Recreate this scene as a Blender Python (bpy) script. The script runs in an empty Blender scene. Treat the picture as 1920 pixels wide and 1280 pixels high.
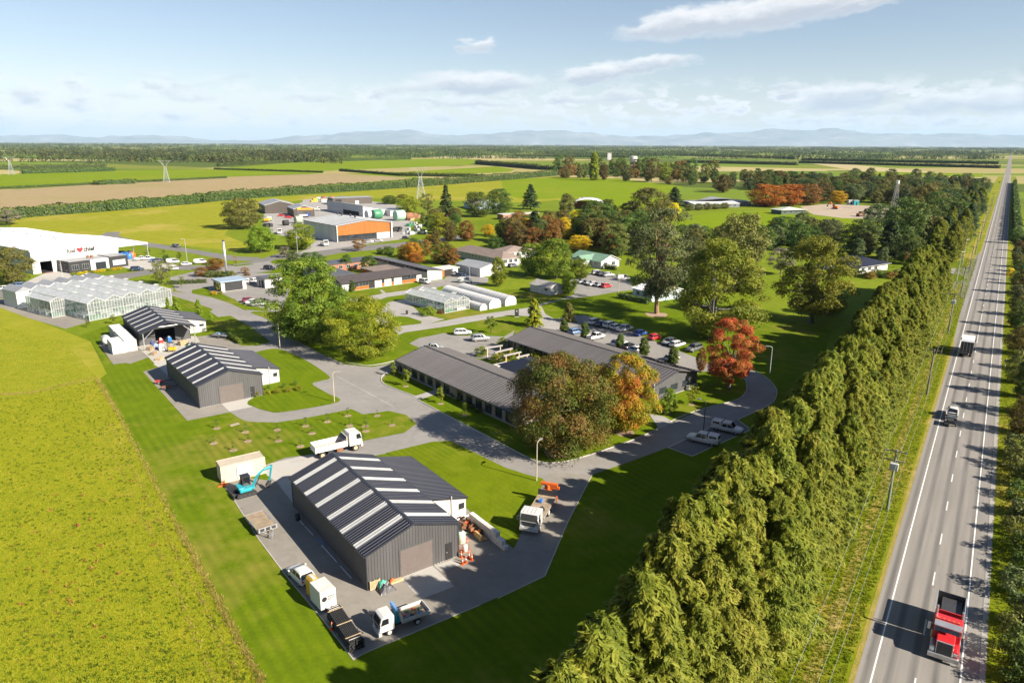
import bpy,bmesh,math,random
import numpy as np
from mathutils import Vector,Matrix
from mathutils.geometry import tessellate_polygon
# ------------------------------------------------------------------ camera
SC=bpy.context.scene
F,CX,CY,CAMH=1330.0,960.0,640.0,46.3
PITCH=math.atan(370/F);ROLL=math.atan(9/1920.0)
CAMR=Matrix.Rotation(math.pi/2-PITCH,3,'X') @ Matrix.Rotation(ROLL,3,'Z')
cam_data=bpy.data.cameras.new('camera');cam=bpy.data.objects.new('camera',cam_data)
SC.collection.objects.link(cam)
cam.matrix_world=Matrix.Translation((0,0,CAMH)) @ CAMR.to_4x4()
cam_data.sensor_width=36.0;cam_data.lens=36.0*F/1920.0
cam_data.clip_start=0.5;cam_data.clip_end=300000.0
SC.camera=cam
# ------------------------------------------------------------------ sun, exposure
SUN_EL=math.radians(31.6)
SUN_AZ=math.atan2(0.857,-0.515)  # clockwise from +Y
sun_vec=Vector((0.857*math.cos(SUN_EL),-0.515*math.cos(SUN_EL),math.sin(SUN_EL))).normalized()
sl=bpy.data.lights.new('sun','SUN');sl.energy=5.0;sl.angle=math.radians(0.5);sl.color=(1.0,0.90,0.76)
sun=bpy.data.objects.new('sun',sl);SC.collection.objects.link(sun)
sun.rotation_euler=sun_vec.to_track_quat('Z','Y').to_euler()
sun.location=(60,-40,120)
SC.view_settings.view_transform='Standard';SC.view_settings.look='None'
SC.view_settings.exposure=1.45;SC.view_settings.gamma=1.0;SC.view_settings.use_curve_mapping=False
SC.render.engine='CYCLES'
SC.cycles.volume_bounces=0;SC.cycles.transparent_max_bounces=10
SC.cycles.max_bounces=5;SC.cycles.diffuse_bounces=3;SC.cycles.glossy_bounces=2;SC.cycles.transmission_bounces=4
# ------------------------------------------------------------------ pixel -> place
def ray(px,py): return CAMR @ Vector(((px-CX)/F,-(py-CY)/F,-1.0))
def G(px,py,z=0.0):
 d=ray(px,py);t=(z-CAMH)/d.z
 return Vector((d.x*t,d.y*t,z))
def PROJ(v):
 q=CAMR.transposed() @ (Vector(v)-Vector((0,0,CAMH)))
 return (CX-F*q.x/q.z,CY+F*q.y/q.z)
def HGT(base,ty):  # height of a vertical line on ground point 'base' reaching image row ty
 lo,hi=0.0,200.0
 for _ in range(50):
  m=(lo+hi)/2
  if PROJ((base[0],base[1],m))[1]>ty:lo=m
  else:hi=m
 return lo
def ZF(ox,oy,s): return lambda x,y:(ox+x/s,oy+y/s)
# ------------------------------------------------------------------ world: Nishita sky with broken cloud
world=bpy.data.worlds.new('World');SC.world=world;world.use_nodes=True
wn,wl=world.node_tree.nodes,world.node_tree.links
wn.clear()
def WN(t,**k):
 n=wn.new(t)
 for a,b in k.items():setattr(n,a,b)
 return n
def wmath(op,a,b=None,c=None):
 n=WN('ShaderNodeMath',operation=op)
 for i,v in enumerate((a,b,c)):
  if v is None:continue
  if isinstance(v,(int,float)):n.inputs[i].default_value=v
  else:wl.new(v,n.inputs[i])
 return n.outputs[0]
def wsmooth(v,a,b,lo=0.0,hi=1.0):
 n=WN('ShaderNodeMapRange',interpolation_type='SMOOTHSTEP')
 wl.new(v,n.inputs[0])
 for i,q in enumerate((a,b,lo,hi)):n.inputs[i+1].default_value=q
 return n.outputs[0]
def wnoise(vec,scale,detail,rough=0.55,dist=0.0):
 n=WN('ShaderNodeTexNoise');wl.new(vec,n.inputs['Vector'])
 n.inputs['Scale'].default_value=scale;n.inputs['Detail'].default_value=detail
 n.inputs['Roughness'].default_value=rough;n.inputs['Distortion'].default_value=dist
 return n
def wmixc(fac,a,b):
 n=WN('ShaderNodeMix',data_type='RGBA')
 wl.new(fac,n.inputs[0])
 for i,v in ((6,a),(7,b)):
  if isinstance(v,tuple):n.inputs[i].default_value=v
  else:wl.new(v,n.inputs[i])
 return n.outputs[2]
sky=WN('ShaderNodeTexSky',sky_type='NISHITA',sun_disc=False)
sky.sun_elevation=SUN_EL;sky.sun_rotation=SUN_AZ;sky.altitude=50
sky.air_density=1.0;sky.dust_density=0.15;sky.ozone_density=1.5
tc=WN('ShaderNodeTexCoord');sep=WN('ShaderNodeSeparateXYZ');wl.new(tc.outputs['Generated'],sep.inputs[0])
az=wmath('ARCTAN2',sep.outputs[0],sep.outputs[1]);el=wmath('ARCSINE',sep.outputs[2])
comb=WN('ShaderNodeCombineXYZ');wl.new(az,comb.inputs[0]);wl.new(el,comb.inputs[1])
AE=comb.outputs[0]
# billowy distortion of the cloud outlines
st=WN('ShaderNodeVectorMath',operation='MULTIPLY');wl.new(AE,st.inputs[0]);st.inputs[1].default_value=(1.0,2.2,1.0)
nz=wnoise(st.outputs[0],26.0,8.0,0.62)
nzs=WN('ShaderNodeVectorMath',operation='SUBTRACT');wl.new(nz.outputs['Color'],nzs.inputs[0]);nzs.inputs[1].default_value=(0.5,0.5,0.5)
nzm=WN('ShaderNodeVectorMath',operation='MULTIPLY');wl.new(nzs.outputs[0],nzm.inputs[0]);nzm.inputs[1].default_value=(0.10,0.026,0.0)
dis=WN('ShaderNodeVectorMath',operation='ADD');wl.new(AE,dis.inputs[0]);wl.new(nzm.outputs[0],dis.inputs[1])
def AEpx(px,py):
 d=ray(px,py).normalized(); return math.atan2(d.x,d.y),math.asin(d.z)
CLOUDS=[  # centre px, half width px, half height px, tilt (deg), density
 (1300,42,150,34,6,1.0),(1450,20,200,38,8,1.0),(1610,2,150,20,10,.95),(1230,52,70,22,0,.9),
 (897,87,46,17,0,.8),(900,156,135,26,0,.95),(800,162,90,13,0,.7),(960,166,80,11,0,.7),
 (1120,138,85,24,6,.95),(1220,122,90,19,8,.9),(1555,184,105,32,5,1.),(1630,174,60,24,5,.9),
 (1480,165,42,10,0,.6),(1760,196,95,26,0,.9),(1880,188,95,30,5,.9),(1800,158,45,11,8,.5),(1660,205,210,12,0,.6),
 (300,143,34,9,0,.45),(385,153,44,13,10,.38),(230,176,45,9,0,.5),
 (345,180,70,12,0,.6),(590,182,60,12,0,.6),(40,172,40,9,0,.5),(1080,185,50,12,0,.7),
 (860,190,130,10,0,.7),(1160,180,60,14,0,.7)]
fac=None;shade=None
for (cx,cy,hw,hh,tl,dn) in CLOUDS:
 a0,e0=AEpx(cx,cy);a1,_=AEpx(cx+hw,cy);_,e1=AEpx(cx,cy-hh)
 mp=WN('ShaderNodeMapping',vector_type='TEXTURE');wl.new(dis.outputs[0],mp.inputs[0])
 mp.inputs['Location'].default_value=(a0,e0,0);mp.inputs['Rotation'].default_value=(0,0,math.radians(tl))
 mp.inputs['Scale'].default_value=(abs(a1-a0),abs(e1-e0),1)
 ln=WN('ShaderNodeVectorMath',operation='LENGTH');wl.new(mp.outputs[0],ln.inputs[0])
 m=wsmooth(ln.outputs['Value'],1.12,0.55,0.0,dn)
 fac=m if fac is None else wmath('MAXIMUM',fac,m)
 # lit upper side, greyer base
 sy=WN('ShaderNodeSeparateXYZ');wl.new(mp.outputs[0],sy.inputs[0])
 up=wsmooth(sy.outputs[1],0.75,-0.6,0.0,1.0)
 up=wmath('MULTIPLY',up,m)
 shade=up if shade is None else wmath('MAXIMUM',shade,up)
# streaky low cloud decks towards the horizon and a thin veil, everywhere round
den=wmath('ADD',wmath('MAXIMUM',sep.outputs[2],0.0),0.035)
pc=WN('ShaderNodeCombineXYZ');wl.new(wmath('DIVIDE',sep.outputs[0],den),pc.inputs[0]);wl.new(wmath('DIVIDE',sep.outputs[1],den),pc.inputs[1])
deck=wnoise(pc.outputs[0],0.62,9.0,0.6,0.3)
band=wsmooth(el,math.radians(5.2),math.radians(1.6))
dk=wmath('MULTIPLY',wsmooth(deck.outputs['Fac'],0.46,0.58),band)
st2=WN('ShaderNodeVectorMath',operation='MULTIPLY');wl.new(AE,st2.inputs[0]);st2.inputs[1].default_value=(1.0,2.3,1.0)
fine=wnoise(st2.outputs[0],24.0,8.0,0.58)
dk2=wmath('MULTIPLY',wsmooth(fine.outputs['Fac'],0.455,0.56),wsmooth(el,math.radians(5.2),math.radians(3.0),0.0,0.95))
veil=wsmooth(el,math.radians(7.0),math.radians(0.3),0.0,0.16)
lowf=wmath('MAXIMUM',wmath('MAXIMUM',wmath('MULTIPLY',dk,0.45),dk2),veil)
tot=wmath('MINIMUM',wmath('MAXIMUM',fac,lowf),0.96)
SKYK=0.050
detail=wsmooth(nz.outputs['Fac'],0.30,0.68,0.0,0.55)
lowsh=wmath('MULTIPLY',wsmooth(fine.outputs['Fac'],0.55,0.72),0.8)
sh=wmath('MINIMUM',wmath('ADD',wmath('MULTIPLY',wmath('MAXIMUM',shade,lowsh),0.95),wmath('MULTIPLY',detail,0.45)),1.0)
cc=wmixc(sh,(8.0,7.95,7.9,1),(4.2,4.5,5.1,1))
skyc=WN('ShaderNodeVectorMath',operation='MULTIPLY');wl.new(sky.outputs[0],skyc.inputs[0]);skyc.inputs[1].default_value=(0.94,0.86,0.87)
wc=wmixc(tot,skyc.outputs[0],cc)
bg=WN('ShaderNodeBackground');bg.inputs[1].default_value=SKYK;wl.new(wc,bg.inputs[0])
wo=WN('ShaderNodeOutputWorld');wl.new(bg.outputs[0],wo.inputs[0])
# ------------------------------------------------------------------ helpers: objects
C=SC.collection
RNG=np.random.default_rng(7);random.seed(7)
def tag(o,label=None,cat=None,group=None,kind=None):
 if label:o['label']=label
 if cat:o['category']=cat
 if group:o['group']=group
 if kind:o['kind']=kind
 return o
def thing(name,label,cat,loc=(0,0,0),rotz=0.0,group=None):
 o=bpy.data.objects.new(name,None);C.objects.link(o)
 o.empty_display_size=0.3
 o.location=loc;o.rotation_euler=(0,0,rotz)
 return tag(o,label,cat,group)
def link(name,me,mat=None,parent=None):
 o=bpy.data.objects.new(name,me);C.objects.link(o)
 if mat is not None and len(me.materials)==0:me.materials.append(mat)
 if parent is not None:o.parent=parent
 return o
def setmat(o,mat):  # material on the object, mesh data shared
 if len(o.data.materials)==0:o.data.materials.append(mat)
 o.material_slots[0].link='OBJECT';o.material_slots[0].material=mat
def copy_tree(o,parent=None):
 c=o.copy();C.objects.link(c);c.parent=parent
 for ch in o.children:copy_tree(ch,c)
 return c
class MB:
 def __init__(s):s.v=[];s.f=[]
 def add(s,vs,fs):
  k=len(s.v);s.v+=[tuple(v) for v in vs];s.f+=[tuple(k+i for i in f) for f in fs]; return s
 def box(s,x0,y0,z0,x1,y1,z1):
  return s.add([(x0,y0,z0),(x1,y0,z0),(x1,y1,z0),(x0,y1,z0),(x0,y0,z1),(x1,y0,z1),(x1,y1,z1),(x0,y1,z1)],
 [(0,3,2,1),(4,5,6,7),(0,1,5,4),(1,2,6,5),(2,3,7,6),(3,0,4,7)])
 def obox(s,c,sz,rz=0.0,ry=0.0):
  m=Matrix.Rotation(rz,3,'Z') @ Matrix.Rotation(ry,3,'Y');c=Vector(c);hx,hy,hz=[q/2 for q in sz]
  vs=[c+m @ Vector(p) for p in [(-hx,-hy,-hz),(hx,-hy,-hz),(hx,hy,-hz),(-hx,hy,-hz),(-hx,-hy,hz),(hx,-hy,hz),(hx,hy,hz),(-hx,hy,hz)]]
  return s.add(vs,[(0,3,2,1),(4,5,6,7),(0,1,5,4),(1,2,6,5),(2,3,7,6),(3,0,4,7)])
 def prism(s,poly,z0,z1):
  n=len(poly)
  if sum(poly[i][0]*poly[(i+1)%n][1]-poly[(i+1)%n][0]*poly[i][1] for i in range(n))<0:poly=poly[::-1]
  vs=[(p[0],p[1],z0) for p in poly]+[(p[0],p[1],z1) for p in poly]
  return s.add(vs,[tuple(range(n))[::-1],tuple(range(n,2*n))]+[(i,(i+1)%n,n+(i+1)%n,n+i) for i in range(n)])
 def xzprism(s,prof,y0,y1):  # profile in x,z extruded along y
  n=len(prof)
  if sum(prof[i][0]*prof[(i+1)%n][1]-prof[(i+1)%n][0]*prof[i][1] for i in range(n))>0:prof=prof[::-1]
  vs=[(p[0],y0,p[1]) for p in prof]+[(p[0],y1,p[1]) for p in prof]
  return s.add(vs,[tuple(range(n))[::-1],tuple(range(n,2*n))]+[(i,(i+1)%n,n+(i+1)%n,n+i) for i in range(n)])
 def loft(s,rings,caps=True):  # rings of equal vertex count
  n=len(rings[0]);k=len(s.v);s.v+=[tuple(v) for r in rings for v in r]
  for j in range(len(rings)-1):
   for i in range(n):
    a=k+j*n+i;b=k+j*n+(i+1)%n
    s.f.append((a,b,b+n,a+n))
  if caps:
   s.f.append(tuple(k+i for i in range(n))[::-1]);s.f.append(tuple(k+(len(rings)-1)*n+i for i in range(n)))
  return s
 def tube(s,p0,p1,r0,r1=None,n=8,caps=True):
  p0,p1=Vector(p0),Vector(p1);r1=r0 if r1 is None else r1
  d=p1-p0;q=d.to_track_quat('Z','Y') if d.length>1e-6 else Matrix.Identity(3).to_quaternion()
  rg=[]
  for p,r in ((p0,r0),(p1,r1)):
   rg.append([p+q @ Vector((r*math.cos(2*math.pi*i/n),r*math.sin(2*math.pi*i/n),0)) for i in range(n)])
  return s.loft(rg,caps)
 def path(s,pts,r,n=6):
  for a,b in zip(pts[:-1],pts[1:]):s.tube(a,b,r,r,n)
  return s
 def lathe(s,prof,n=16,c=(0,0,0),axis='Z'):
  rg=[]
  for r,z in prof:
   ring=[]
   for i in range(n):
    a=2*math.pi*i/n;x,y=r*math.cos(a),r*math.sin(a)
    ring.append((c[0]+x,c[1]+y,c[2]+z) if axis=='Z' else ((c[0]+x,c[1]+z,c[2]+y) if axis=='Y' else (c[0]+z,c[1]+x,c[2]+y)))
   rg.append(ring)
  return s.loft(rg)
 def quad(s,a,b,c,d): return s.add([a,b,c,d],[(0,1,2,3)])
 def rib(s,A,B,Cc,D,n,depth,nrm):  # ribbed sheet: ribs run A->D, profile steps A->B
  A,B,Cc,D,nrm=[Vector(q) for q in (A,B,Cc,D,nrm)]
  pr=[]
  for i in range(n):
   for fx,h in ((0,0),(.58,0),(.66,1),(.92,1)):pr.append(((i+fx)/n,h*depth))
  pr.append((1,0));k=len(s.v)
  for t,h in pr:
   s.v.append(tuple(A.lerp(B,t)+nrm*h));s.v.append(tuple(D.lerp(Cc,t)+nrm*h))
  for i in range(len(pr)-1):s.f.append((k+2*i,k+2*i+2,k+2*i+3,k+2*i+1))
  return s
 def mesh(s,name,mat=None,smooth=False):
  me=bpy.data.meshes.new(name);me.from_pydata(s.v,[],s.f)
  if mat:me.materials.append(mat)
  if smooth:
   for p in me.polygons:p.use_smooth=True
  me.update(); return me
 def obj(s,name,mat,parent=None,smooth=False):
  return link(name,s.mesh(name,mat,smooth),None,parent)
def bevel_obj(o,w,seg=2):
 m=o.modifiers.new('bevel','BEVEL');m.width=w;m.segments=seg;m.limit_method='ANGLE';m.angle_limit=math.radians(35)
 return o
def npmesh(name,V,Fq,mat=None,tint=None,smooth=False):  # numpy arrays, constant face size
 me=bpy.data.meshes.new(name);nv,nf,k=len(V),len(Fq),Fq.shape[1]
 me.vertices.add(nv);me.vertices.foreach_set('co',np.ascontiguousarray(V,dtype=np.float32).ravel())
 me.loops.add(nf*k);me.loops.foreach_set('vertex_index',np.ascontiguousarray(Fq,dtype=np.int32).ravel())
 me.polygons.add(nf);me.polygons.foreach_set('loop_start',np.arange(0,nf*k,k,dtype=np.int32))
 if tint is not None:
  a=me.attributes.new('tint','FLOAT','POINT');a.data.foreach_set('value',np.ascontiguousarray(tint,dtype=np.float32))
 me.update(calc_edges=True)
 if smooth:me.polygons.foreach_set('use_smooth',np.ones(nf,dtype=bool))
 if mat:me.materials.append(mat)
 return me
# ------------------------------------------------------------------ helpers: materials
MATS={}
class NT:
 def __init__(s,m):s.t=m.node_tree;s.n=s.t.nodes;s.l=s.t.links
 def new(s,t,**k):
  n=s.n.new(t)
  for a,b in k.items():setattr(n,a,b)
  return n
 def put(s,sock,v):
  if hasattr(v,'links') or isinstance(v,bpy.types.NodeSocket):s.l.new(v,sock)
  else:sock.default_value=v
 def noise(s,vec,scale,detail=4.0,rough=0.55):
  n=s.new('ShaderNodeTexNoise');s.l.new(vec,n.inputs['Vector']);n.inputs['Scale'].default_value=scale
  n.inputs['Detail'].default_value=detail;n.inputs['Roughness'].default_value=rough
  return n.outputs['Fac']
 def ramp(s,v,stops,interp='LINEAR'):
  n=s.new('ShaderNodeValToRGB');s.l.new(v,n.inputs[0]);e=n.color_ramp.elements;n.color_ramp.interpolation=interp
  while len(e)>1:e.remove(e[-1])
  e[0].position=stops[0][0];e[0].color=(*stops[0][1],1)
  for p,c in stops[1:]:
   q=e.new(p);q.color=(*c,1)
  return n.outputs[0]
 def rng(s,v,a,b,lo=0.0,hi=1.0):
  n=s.new('ShaderNodeMapRange');s.l.new(v,n.inputs[0])
  for i,q in enumerate((a,b,lo,hi)):n.inputs[i+1].default_value=q
  return n.outputs[0]
 def mix(s,f,a,b,blend='MIX'):
  n=s.new('ShaderNodeMix',data_type='RGBA',blend_type=blend)
  s.put(n.inputs[0],f)
  for i,v in ((6,a),(7,b)):
   s.put(n.inputs[i],(*v,1) if isinstance(v,tuple) and len(v)==3 else v)
  return n.outputs[2]
 def math(s,op,a,b=0.0):
  n=s.new('ShaderNodeMath',operation=op);s.put(n.inputs[0],a);s.put(n.inputs[1],b); return n.outputs[0]
 def pos(s): return s.new('ShaderNodeNewGeometry').outputs['Position']
 def objc(s): return s.new('ShaderNodeTexCoord').outputs['Object']
def newmat(name):
 m=bpy.data.materials.new(name);m.use_nodes=True;nt=NT(m);nt.n.clear()
 out=nt.new('ShaderNodeOutputMaterial');MATS[name]=m
 return m,nt,out
def pbsdf(nt,out,col,rough=0.6,metal=0.0,spec=None,bump=None,bstr=0.2,bdist=0.02):
 p=nt.new('ShaderNodeBsdfPrincipled');nt.put(p.inputs['Base Color'],(*col,1) if isinstance(col,tuple) and len(col)==3 else col)
 nt.put(p.inputs['Roughness'],rough);p.inputs['Metallic'].default_value=metal
 if spec is not None:p.inputs['Specular IOR Level'].default_value=spec
 if bump is not None:
  b=nt.new('ShaderNodeBump');nt.l.new(bump,b.inputs['Height']);b.inputs['Strength'].default_value=bstr;b.inputs['Distance'].default_value=bdist
  nt.l.new(b.outputs[0],p.inputs['Normal'])
 nt.l.new(p.outputs[0],out.inputs[0]); return p
def plain(name,col,rough=0.55,metal=0.0,var=0.12,scale=1.5,spec=None,fine=0.0,streak=False):
 """painted / plain surface with slight soiling and uneven tone"""
 if name in MATS: return MATS[name]
 m,nt,out=newmat(name);co=nt.objc()
 if streak:
  mp=nt.new('ShaderNodeMapping');nt.l.new(co,mp.inputs[0]);mp.inputs['Scale'].default_value=(1,1,.12);co2=mp.outputs[0]
 else:co2=co
 a=nt.noise(co2,scale,5.0,0.6);b=nt.noise(co,scale*9,3.0,0.6)
 f=nt.math('ADD',nt.math('MULTIPLY',a,.7),nt.math('MULTIPLY',b,.3))
 lo=tuple(c*(1-var*1.6) for c in col);hi=tuple(min(1,c*(1+var)) for c in col)
 c=nt.mix(nt.rng(f,.3,.7),lo,hi)
 oi=nt.new('ShaderNodeObjectInfo');hs=nt.new('ShaderNodeHueSaturation');nt.l.new(c,hs.inputs['Color']);nt.l.new(nt.rng(oi.outputs['Random'],0,1,.91,1.09),hs.inputs['Value']);c=hs.outputs[0]
 r=nt.rng(a,.3,.7,max(.03,rough-.06),min(1,rough+.08))
 pbsdf(nt,out,c,r,metal,spec,b if fine else None,fine or .1)
 return m
# ------------------------------------------------------------------ ground materials
def grass_mat(name,dark,mid,light,dry,dryamt=0.5,s=1.0,stripe=0.0,sang=126.5,sper=1.3,bstr=0.5):
 m,nt,out=newmat(name);p=nt.pos()
 n1=nt.noise(p,.035*s,4);n2=nt.noise(p,.3*s,5,.62);n3=nt.noise(p,2.6*s,4,.7);n4=nt.noise(p,11.*s,2,.6)
 f=nt.math('ADD',nt.math('MULTIPLY',n2,.4),nt.math('ADD',nt.math('MULTIPLY',n3,.35),nt.math('MULTIPLY',n4,.25)))
 c=nt.ramp(f,[(.36,dark),(.5,mid),(.64,light)])
 dm=nt.rng(nt.math('ADD',nt.math('MULTIPLY',n1,.7),nt.math('MULTIPLY',n2,.3)),.52,.66,0.,dryamt)
 c=nt.mix(dm,c,dry)
 if stripe:
  mp=nt.new('ShaderNodeMapping');nt.l.new(p,mp.inputs[0]);mp.inputs['Rotation'].default_value=(0,0,-math.radians(sang))
  w=nt.new('ShaderNodeTexWave',bands_direction='Y');nt.l.new(mp.outputs[0],w.inputs[0])
  w.inputs['Scale'].default_value=2*math.pi/(20*sper);w.inputs['Distortion'].default_value=1.6;w.inputs['Detail'].default_value=2;w.inputs['Detail Scale'].default_value=.25
  patch=nt.rng(nt.noise(p,.06,2),.42,.6,.15,1.)
  c=nt.mix(nt.math('MULTIPLY',nt.rng(w.outputs[0],.2,.9,0,stripe),patch),c,nt.mix(.5,dark,(0.03,.05,.01)))
 pbsdf(nt,out,c,.95,0,.04,nt.math('ADD',n3,n4),bstr,.08)
 return m
M_lawn=grass_mat('lawn_grass',(0.0634,0.1074,0.0026),(0.0986,0.1452,0.004),(0.132,0.1716,0.0062),(0.2112,0.176,0.0352),.8,1.,.34)
M_lawn2=grass_mat('lawn_grass_striped',(0.0748,0.1074,0.0026),(0.11,0.1496,0.004),(0.1452,0.176,0.0062),(0.1848,0.176,0.0264),.3,1.,.45,130.,1.0)
M_pasture=grass_mat('pasture_grass',(0.1485,0.171,0.0108),(0.207,0.216,0.0162),(0.252,0.2385,0.0252),(0.324,0.2565,0.063),.8,.6)
M_meadow=grass_mat('meadow_grass',(0.1426,0.1656,0.0083),(0.207,0.2162,0.011),(0.2622,0.2438,0.0166),(0.3312,0.2576,0.046),.6,.7,bstr=.9)
M_verge=grass_mat('verge_grass',(0.099,0.1395,0.0054),(0.153,0.1845,0.0081),(0.207,0.207,0.0144),(0.324,0.234,0.054),.9,1.4,bstr=.9)
M_fieldg=grass_mat('field_green',(0.1056,0.1672,0.0044),(0.1364,0.1936,0.0053),(0.1672,0.2068,0.0088),(0.2112,0.2024,0.0264),.5,.3)
M_fieldy=grass_mat('field_yellow_green',(0.1615,0.204,0.0255),(0.204,0.238,0.034),(0.238,0.255,0.0425),(0.2805,0.255,0.0765),.7,.3)
M_fieldb=grass_mat('field_ploughed',(0.2214,0.1722,0.0902),(0.2706,0.2091,0.1148),(0.3116,0.246,0.1394),(0.205,0.205,0.0656),.55,.3)
M_fieldt=grass_mat('field_tan',(0.304,0.256,0.136),(0.352,0.296,0.16),(0.384,0.328,0.184),(0.24,0.24,0.08),.4,.3)
def ground_mat():
 m,nt,out=newmat('plain_of_fields');p=nt.pos()
 mp=nt.new('ShaderNodeMapping');nt.l.new(p,mp.inputs[0]);mp.inputs['Rotation'].default_value=(0,0,math.radians(-33));mp.inputs['Scale'].default_value=(1/520.,1/260.,1)
 v=nt.new('ShaderNodeTexVoronoi',distance='CHEBYCHEV');nt.l.new(mp.outputs[0],v.inputs['Vector']);v.inputs['Scale'].default_value=1.0;v.inputs['Randomness'].default_value=.75
 sp=nt.new('ShaderNodeSeparateColor');nt.l.new(v.outputs['Color'],sp.inputs[0])
 far=nt.ramp(sp.outputs[0],[(0,(.09,.14,.01)),(.22,(.12,.18,.012)),(.4,(.15,.17,.02)),(.55,(.06,.09,.012)),(.72,(.30,.25,.10)),(.82,(.09,.12,.015)),(.95,(.36,.30,.14))],'CONSTANT')
 n2=nt.noise(p,.02,5,.6);n3=nt.noise(p,.4,5,.7)
 far=nt.mix(nt.rng(n2,.3,.7,0,.35),far,(.12,.14,.025))
 near=nt.ramp(nt.math('ADD',nt.math('MULTIPLY',n2,.45),nt.math('MULTIPLY',n3,.55)),[(.34,(.08,.122,.004)),(.5,(.12,.165,.006)),(.66,(.175,.195,.012))])
 sx=nt.new('ShaderNodeVectorMath',operation='LENGTH');nt.l.new(p,sx.inputs[0])
 c=nt.mix(nt.rng(sx.outputs['Value'],620,760),near,far)
 pbsdf(nt,out,c,.95,0,.1,n3,.4,.08); return m
M_ground=ground_mat()
def asphalt_mat(name,base,var=.16,grain=28.,patch=.22,warm=(1,.955,.90),speck=.25):
 m,nt,out=newmat(name);p=nt.pos()
 n1=nt.noise(p,.12,5,.6);n2=nt.noise(p,.9,5,.65);n3=nt.noise(p,grain,2,.7)
 c0=tuple(base*w for w in warm)
 f=nt.math('ADD',nt.math('MULTIPLY',n1,.5),nt.math('ADD',nt.math('MULTIPLY',n2,.3),nt.math('MULTIPLY',n3,speck)))
 c=nt.ramp(f,[(.32,tuple(q*(1-patch) for q in c0)),(.52,c0),(.72,tuple(q*(1+patch) for q in c0))])
 st=nt.noise(p,.33,7,.72);c=nt.mix(nt.rng(st,.57,.70,0,.38),c,tuple(q*.5 for q in c0));s2=nt.noise(p,.55,6,.7);c=nt.mix(nt.rng(s2,.60,.72,0,.3),c,tuple(q*k for q,k in zip(c0,(1.3,1.2,1.05))))
 pbsdf(nt,out,c,.88,0,.25,n3,.35,.02); return m
M_asph=asphalt_mat('campus_asphalt',.215,warm=(1,.95,.885))
M_asphd=asphalt_mat('asphalt_darker',.15,warm=(1,.96,.92))
M_gravel=asphalt_mat('yard_gravel',.19,grain=9.,patch=.28,warm=(1,.92,.80),speck=.4)
M_path=asphalt_mat('path_pale',.28,grain=14.)
M_conc=asphalt_mat('concrete_slab',.36,patch=.12,warm=(1,.96,.88))
M_kerb=asphalt_mat('kerb_concrete',.38,patch=.2,warm=(1,.96,.88))
M_dirt=asphalt_mat('bare_dirt',.29,grain=5.,patch=.3,warm=(1,.82,.62),speck=.4)
M_mulch=asphalt_mat('bark_mulch',.22,grain=9.,patch=.4,warm=(1,.72,.48),speck=.5)
M_paint=plain('road_paint_white',(.62,.62,.60),.6,var=.12,scale=.7)
def road_mat():
 m,nt,out=newmat('highway_chipseal');p=nt.pos()
 mp=nt.new('ShaderNodeMapping');nt.l.new(p,mp.inputs[0]);mp.inputs['Rotation'].default_value=(0,0,-math.atan2(.8274,.5616))
 # x along the road, y across it
 st=nt.new('ShaderNodeMapping');nt.l.new(mp.outputs[0],st.inputs[0]);st.inputs['Scale'].default_value=(.045,1.1,1)
 st2=nt.new('ShaderNodeMapping');nt.l.new(mp.outputs[0],st2.inputs[0]);st2.inputs['Scale'].default_value=(.25,1.6,1)
 n1=nt.noise(st.outputs[0],1.0,5,.6);n2=nt.noise(st2.outputs[0],1.0,6,.7);n3=nt.noise(p,24,2,.7);n4=nt.noise(p,.05,3)
 sy=nt.new('ShaderNodeSeparateXYZ');nt.l.new(mp.outputs[0],sy.inputs[0])
 w=nt.math('SINE',nt.math('MULTIPLY',nt.math('ADD',sy.outputs[1],.3),2*math.pi/1.75))  # wheel tracks
 tr=nt.math('MULTIPLY',nt.rng(w,.1,1.,0,1.),nt.rng(n1,.3,.58,.15,1.))
 c=nt.ramp(nt.math('ADD',nt.math('MULTIPLY',n1,.55),nt.math('MULTIPLY',n3,.45)),[(.32,(.165,.154,.14)),(.5,(.21,.197,.18)),(.68,(.25,.234,.212))])
 c=nt.mix(nt.math('MULTIPLY',tr,.85),c,(.085,.082,.08))
 c=nt.mix(nt.rng(n2,.60,.70,0,.55),c,(.085,.085,.085))  # tar bleed
 c=nt.mix(nt.rng(n4,.5,.62,0,.25),c,(.16,.152,.145))
 pbsdf(nt,out,c,.85,0,.25,n3,.3,.02); return m
M_road=road_mat()
# ------------------------------------------------------------------ sheets
LAYER=[0.0]
def catmull(pts,closed,sub=5):
 n=len(pts);out=[]
 rng_=range(n) if closed else range(n-1)
 for i in rng_:
  g= lambda k:pts[k%n] if closed else pts[min(max(k,0),n-1)]
  p0,p1,p2,p3=g(i-1),g(i),g(i+1),g(i+2)
  for j in range(sub):
   t=j/sub
   out.append(.5*((2*p1)+(p2-p0)*t+(2*p0-5*p1+4*p2-p3)*t*t+(3*p1-p0-3*p2+p3)*t**3))
 if not closed:out.append(pts[-1])
 return out
def flat(name,pts,mat,z,smooth=False,sub=4):
 P=[Vector((p[0],p[1],0)) for p in pts]
 if smooth:P=catmull(P,True,sub)
 tri=tessellate_polygon([P])
 V=[(p.x,p.y,z) for p in P];Fs=[]
 for t in tri:
  a,b,c=[Vector(V[i]) for i in t]
  Fs.append(t if (b-a).cross(c-a).z>0 else t[::-1])
 mb=MB();mb.add(V,Fs);o=mb.obj(name,mat)
 return tag(o,kind='structure')
def pxs(pts): return [G(*p) for p in pts]
def sheet(name,pts,mat,z,smooth=False,sub=4): return flat(name,pxs(pts),mat,z,smooth,sub)
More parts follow.
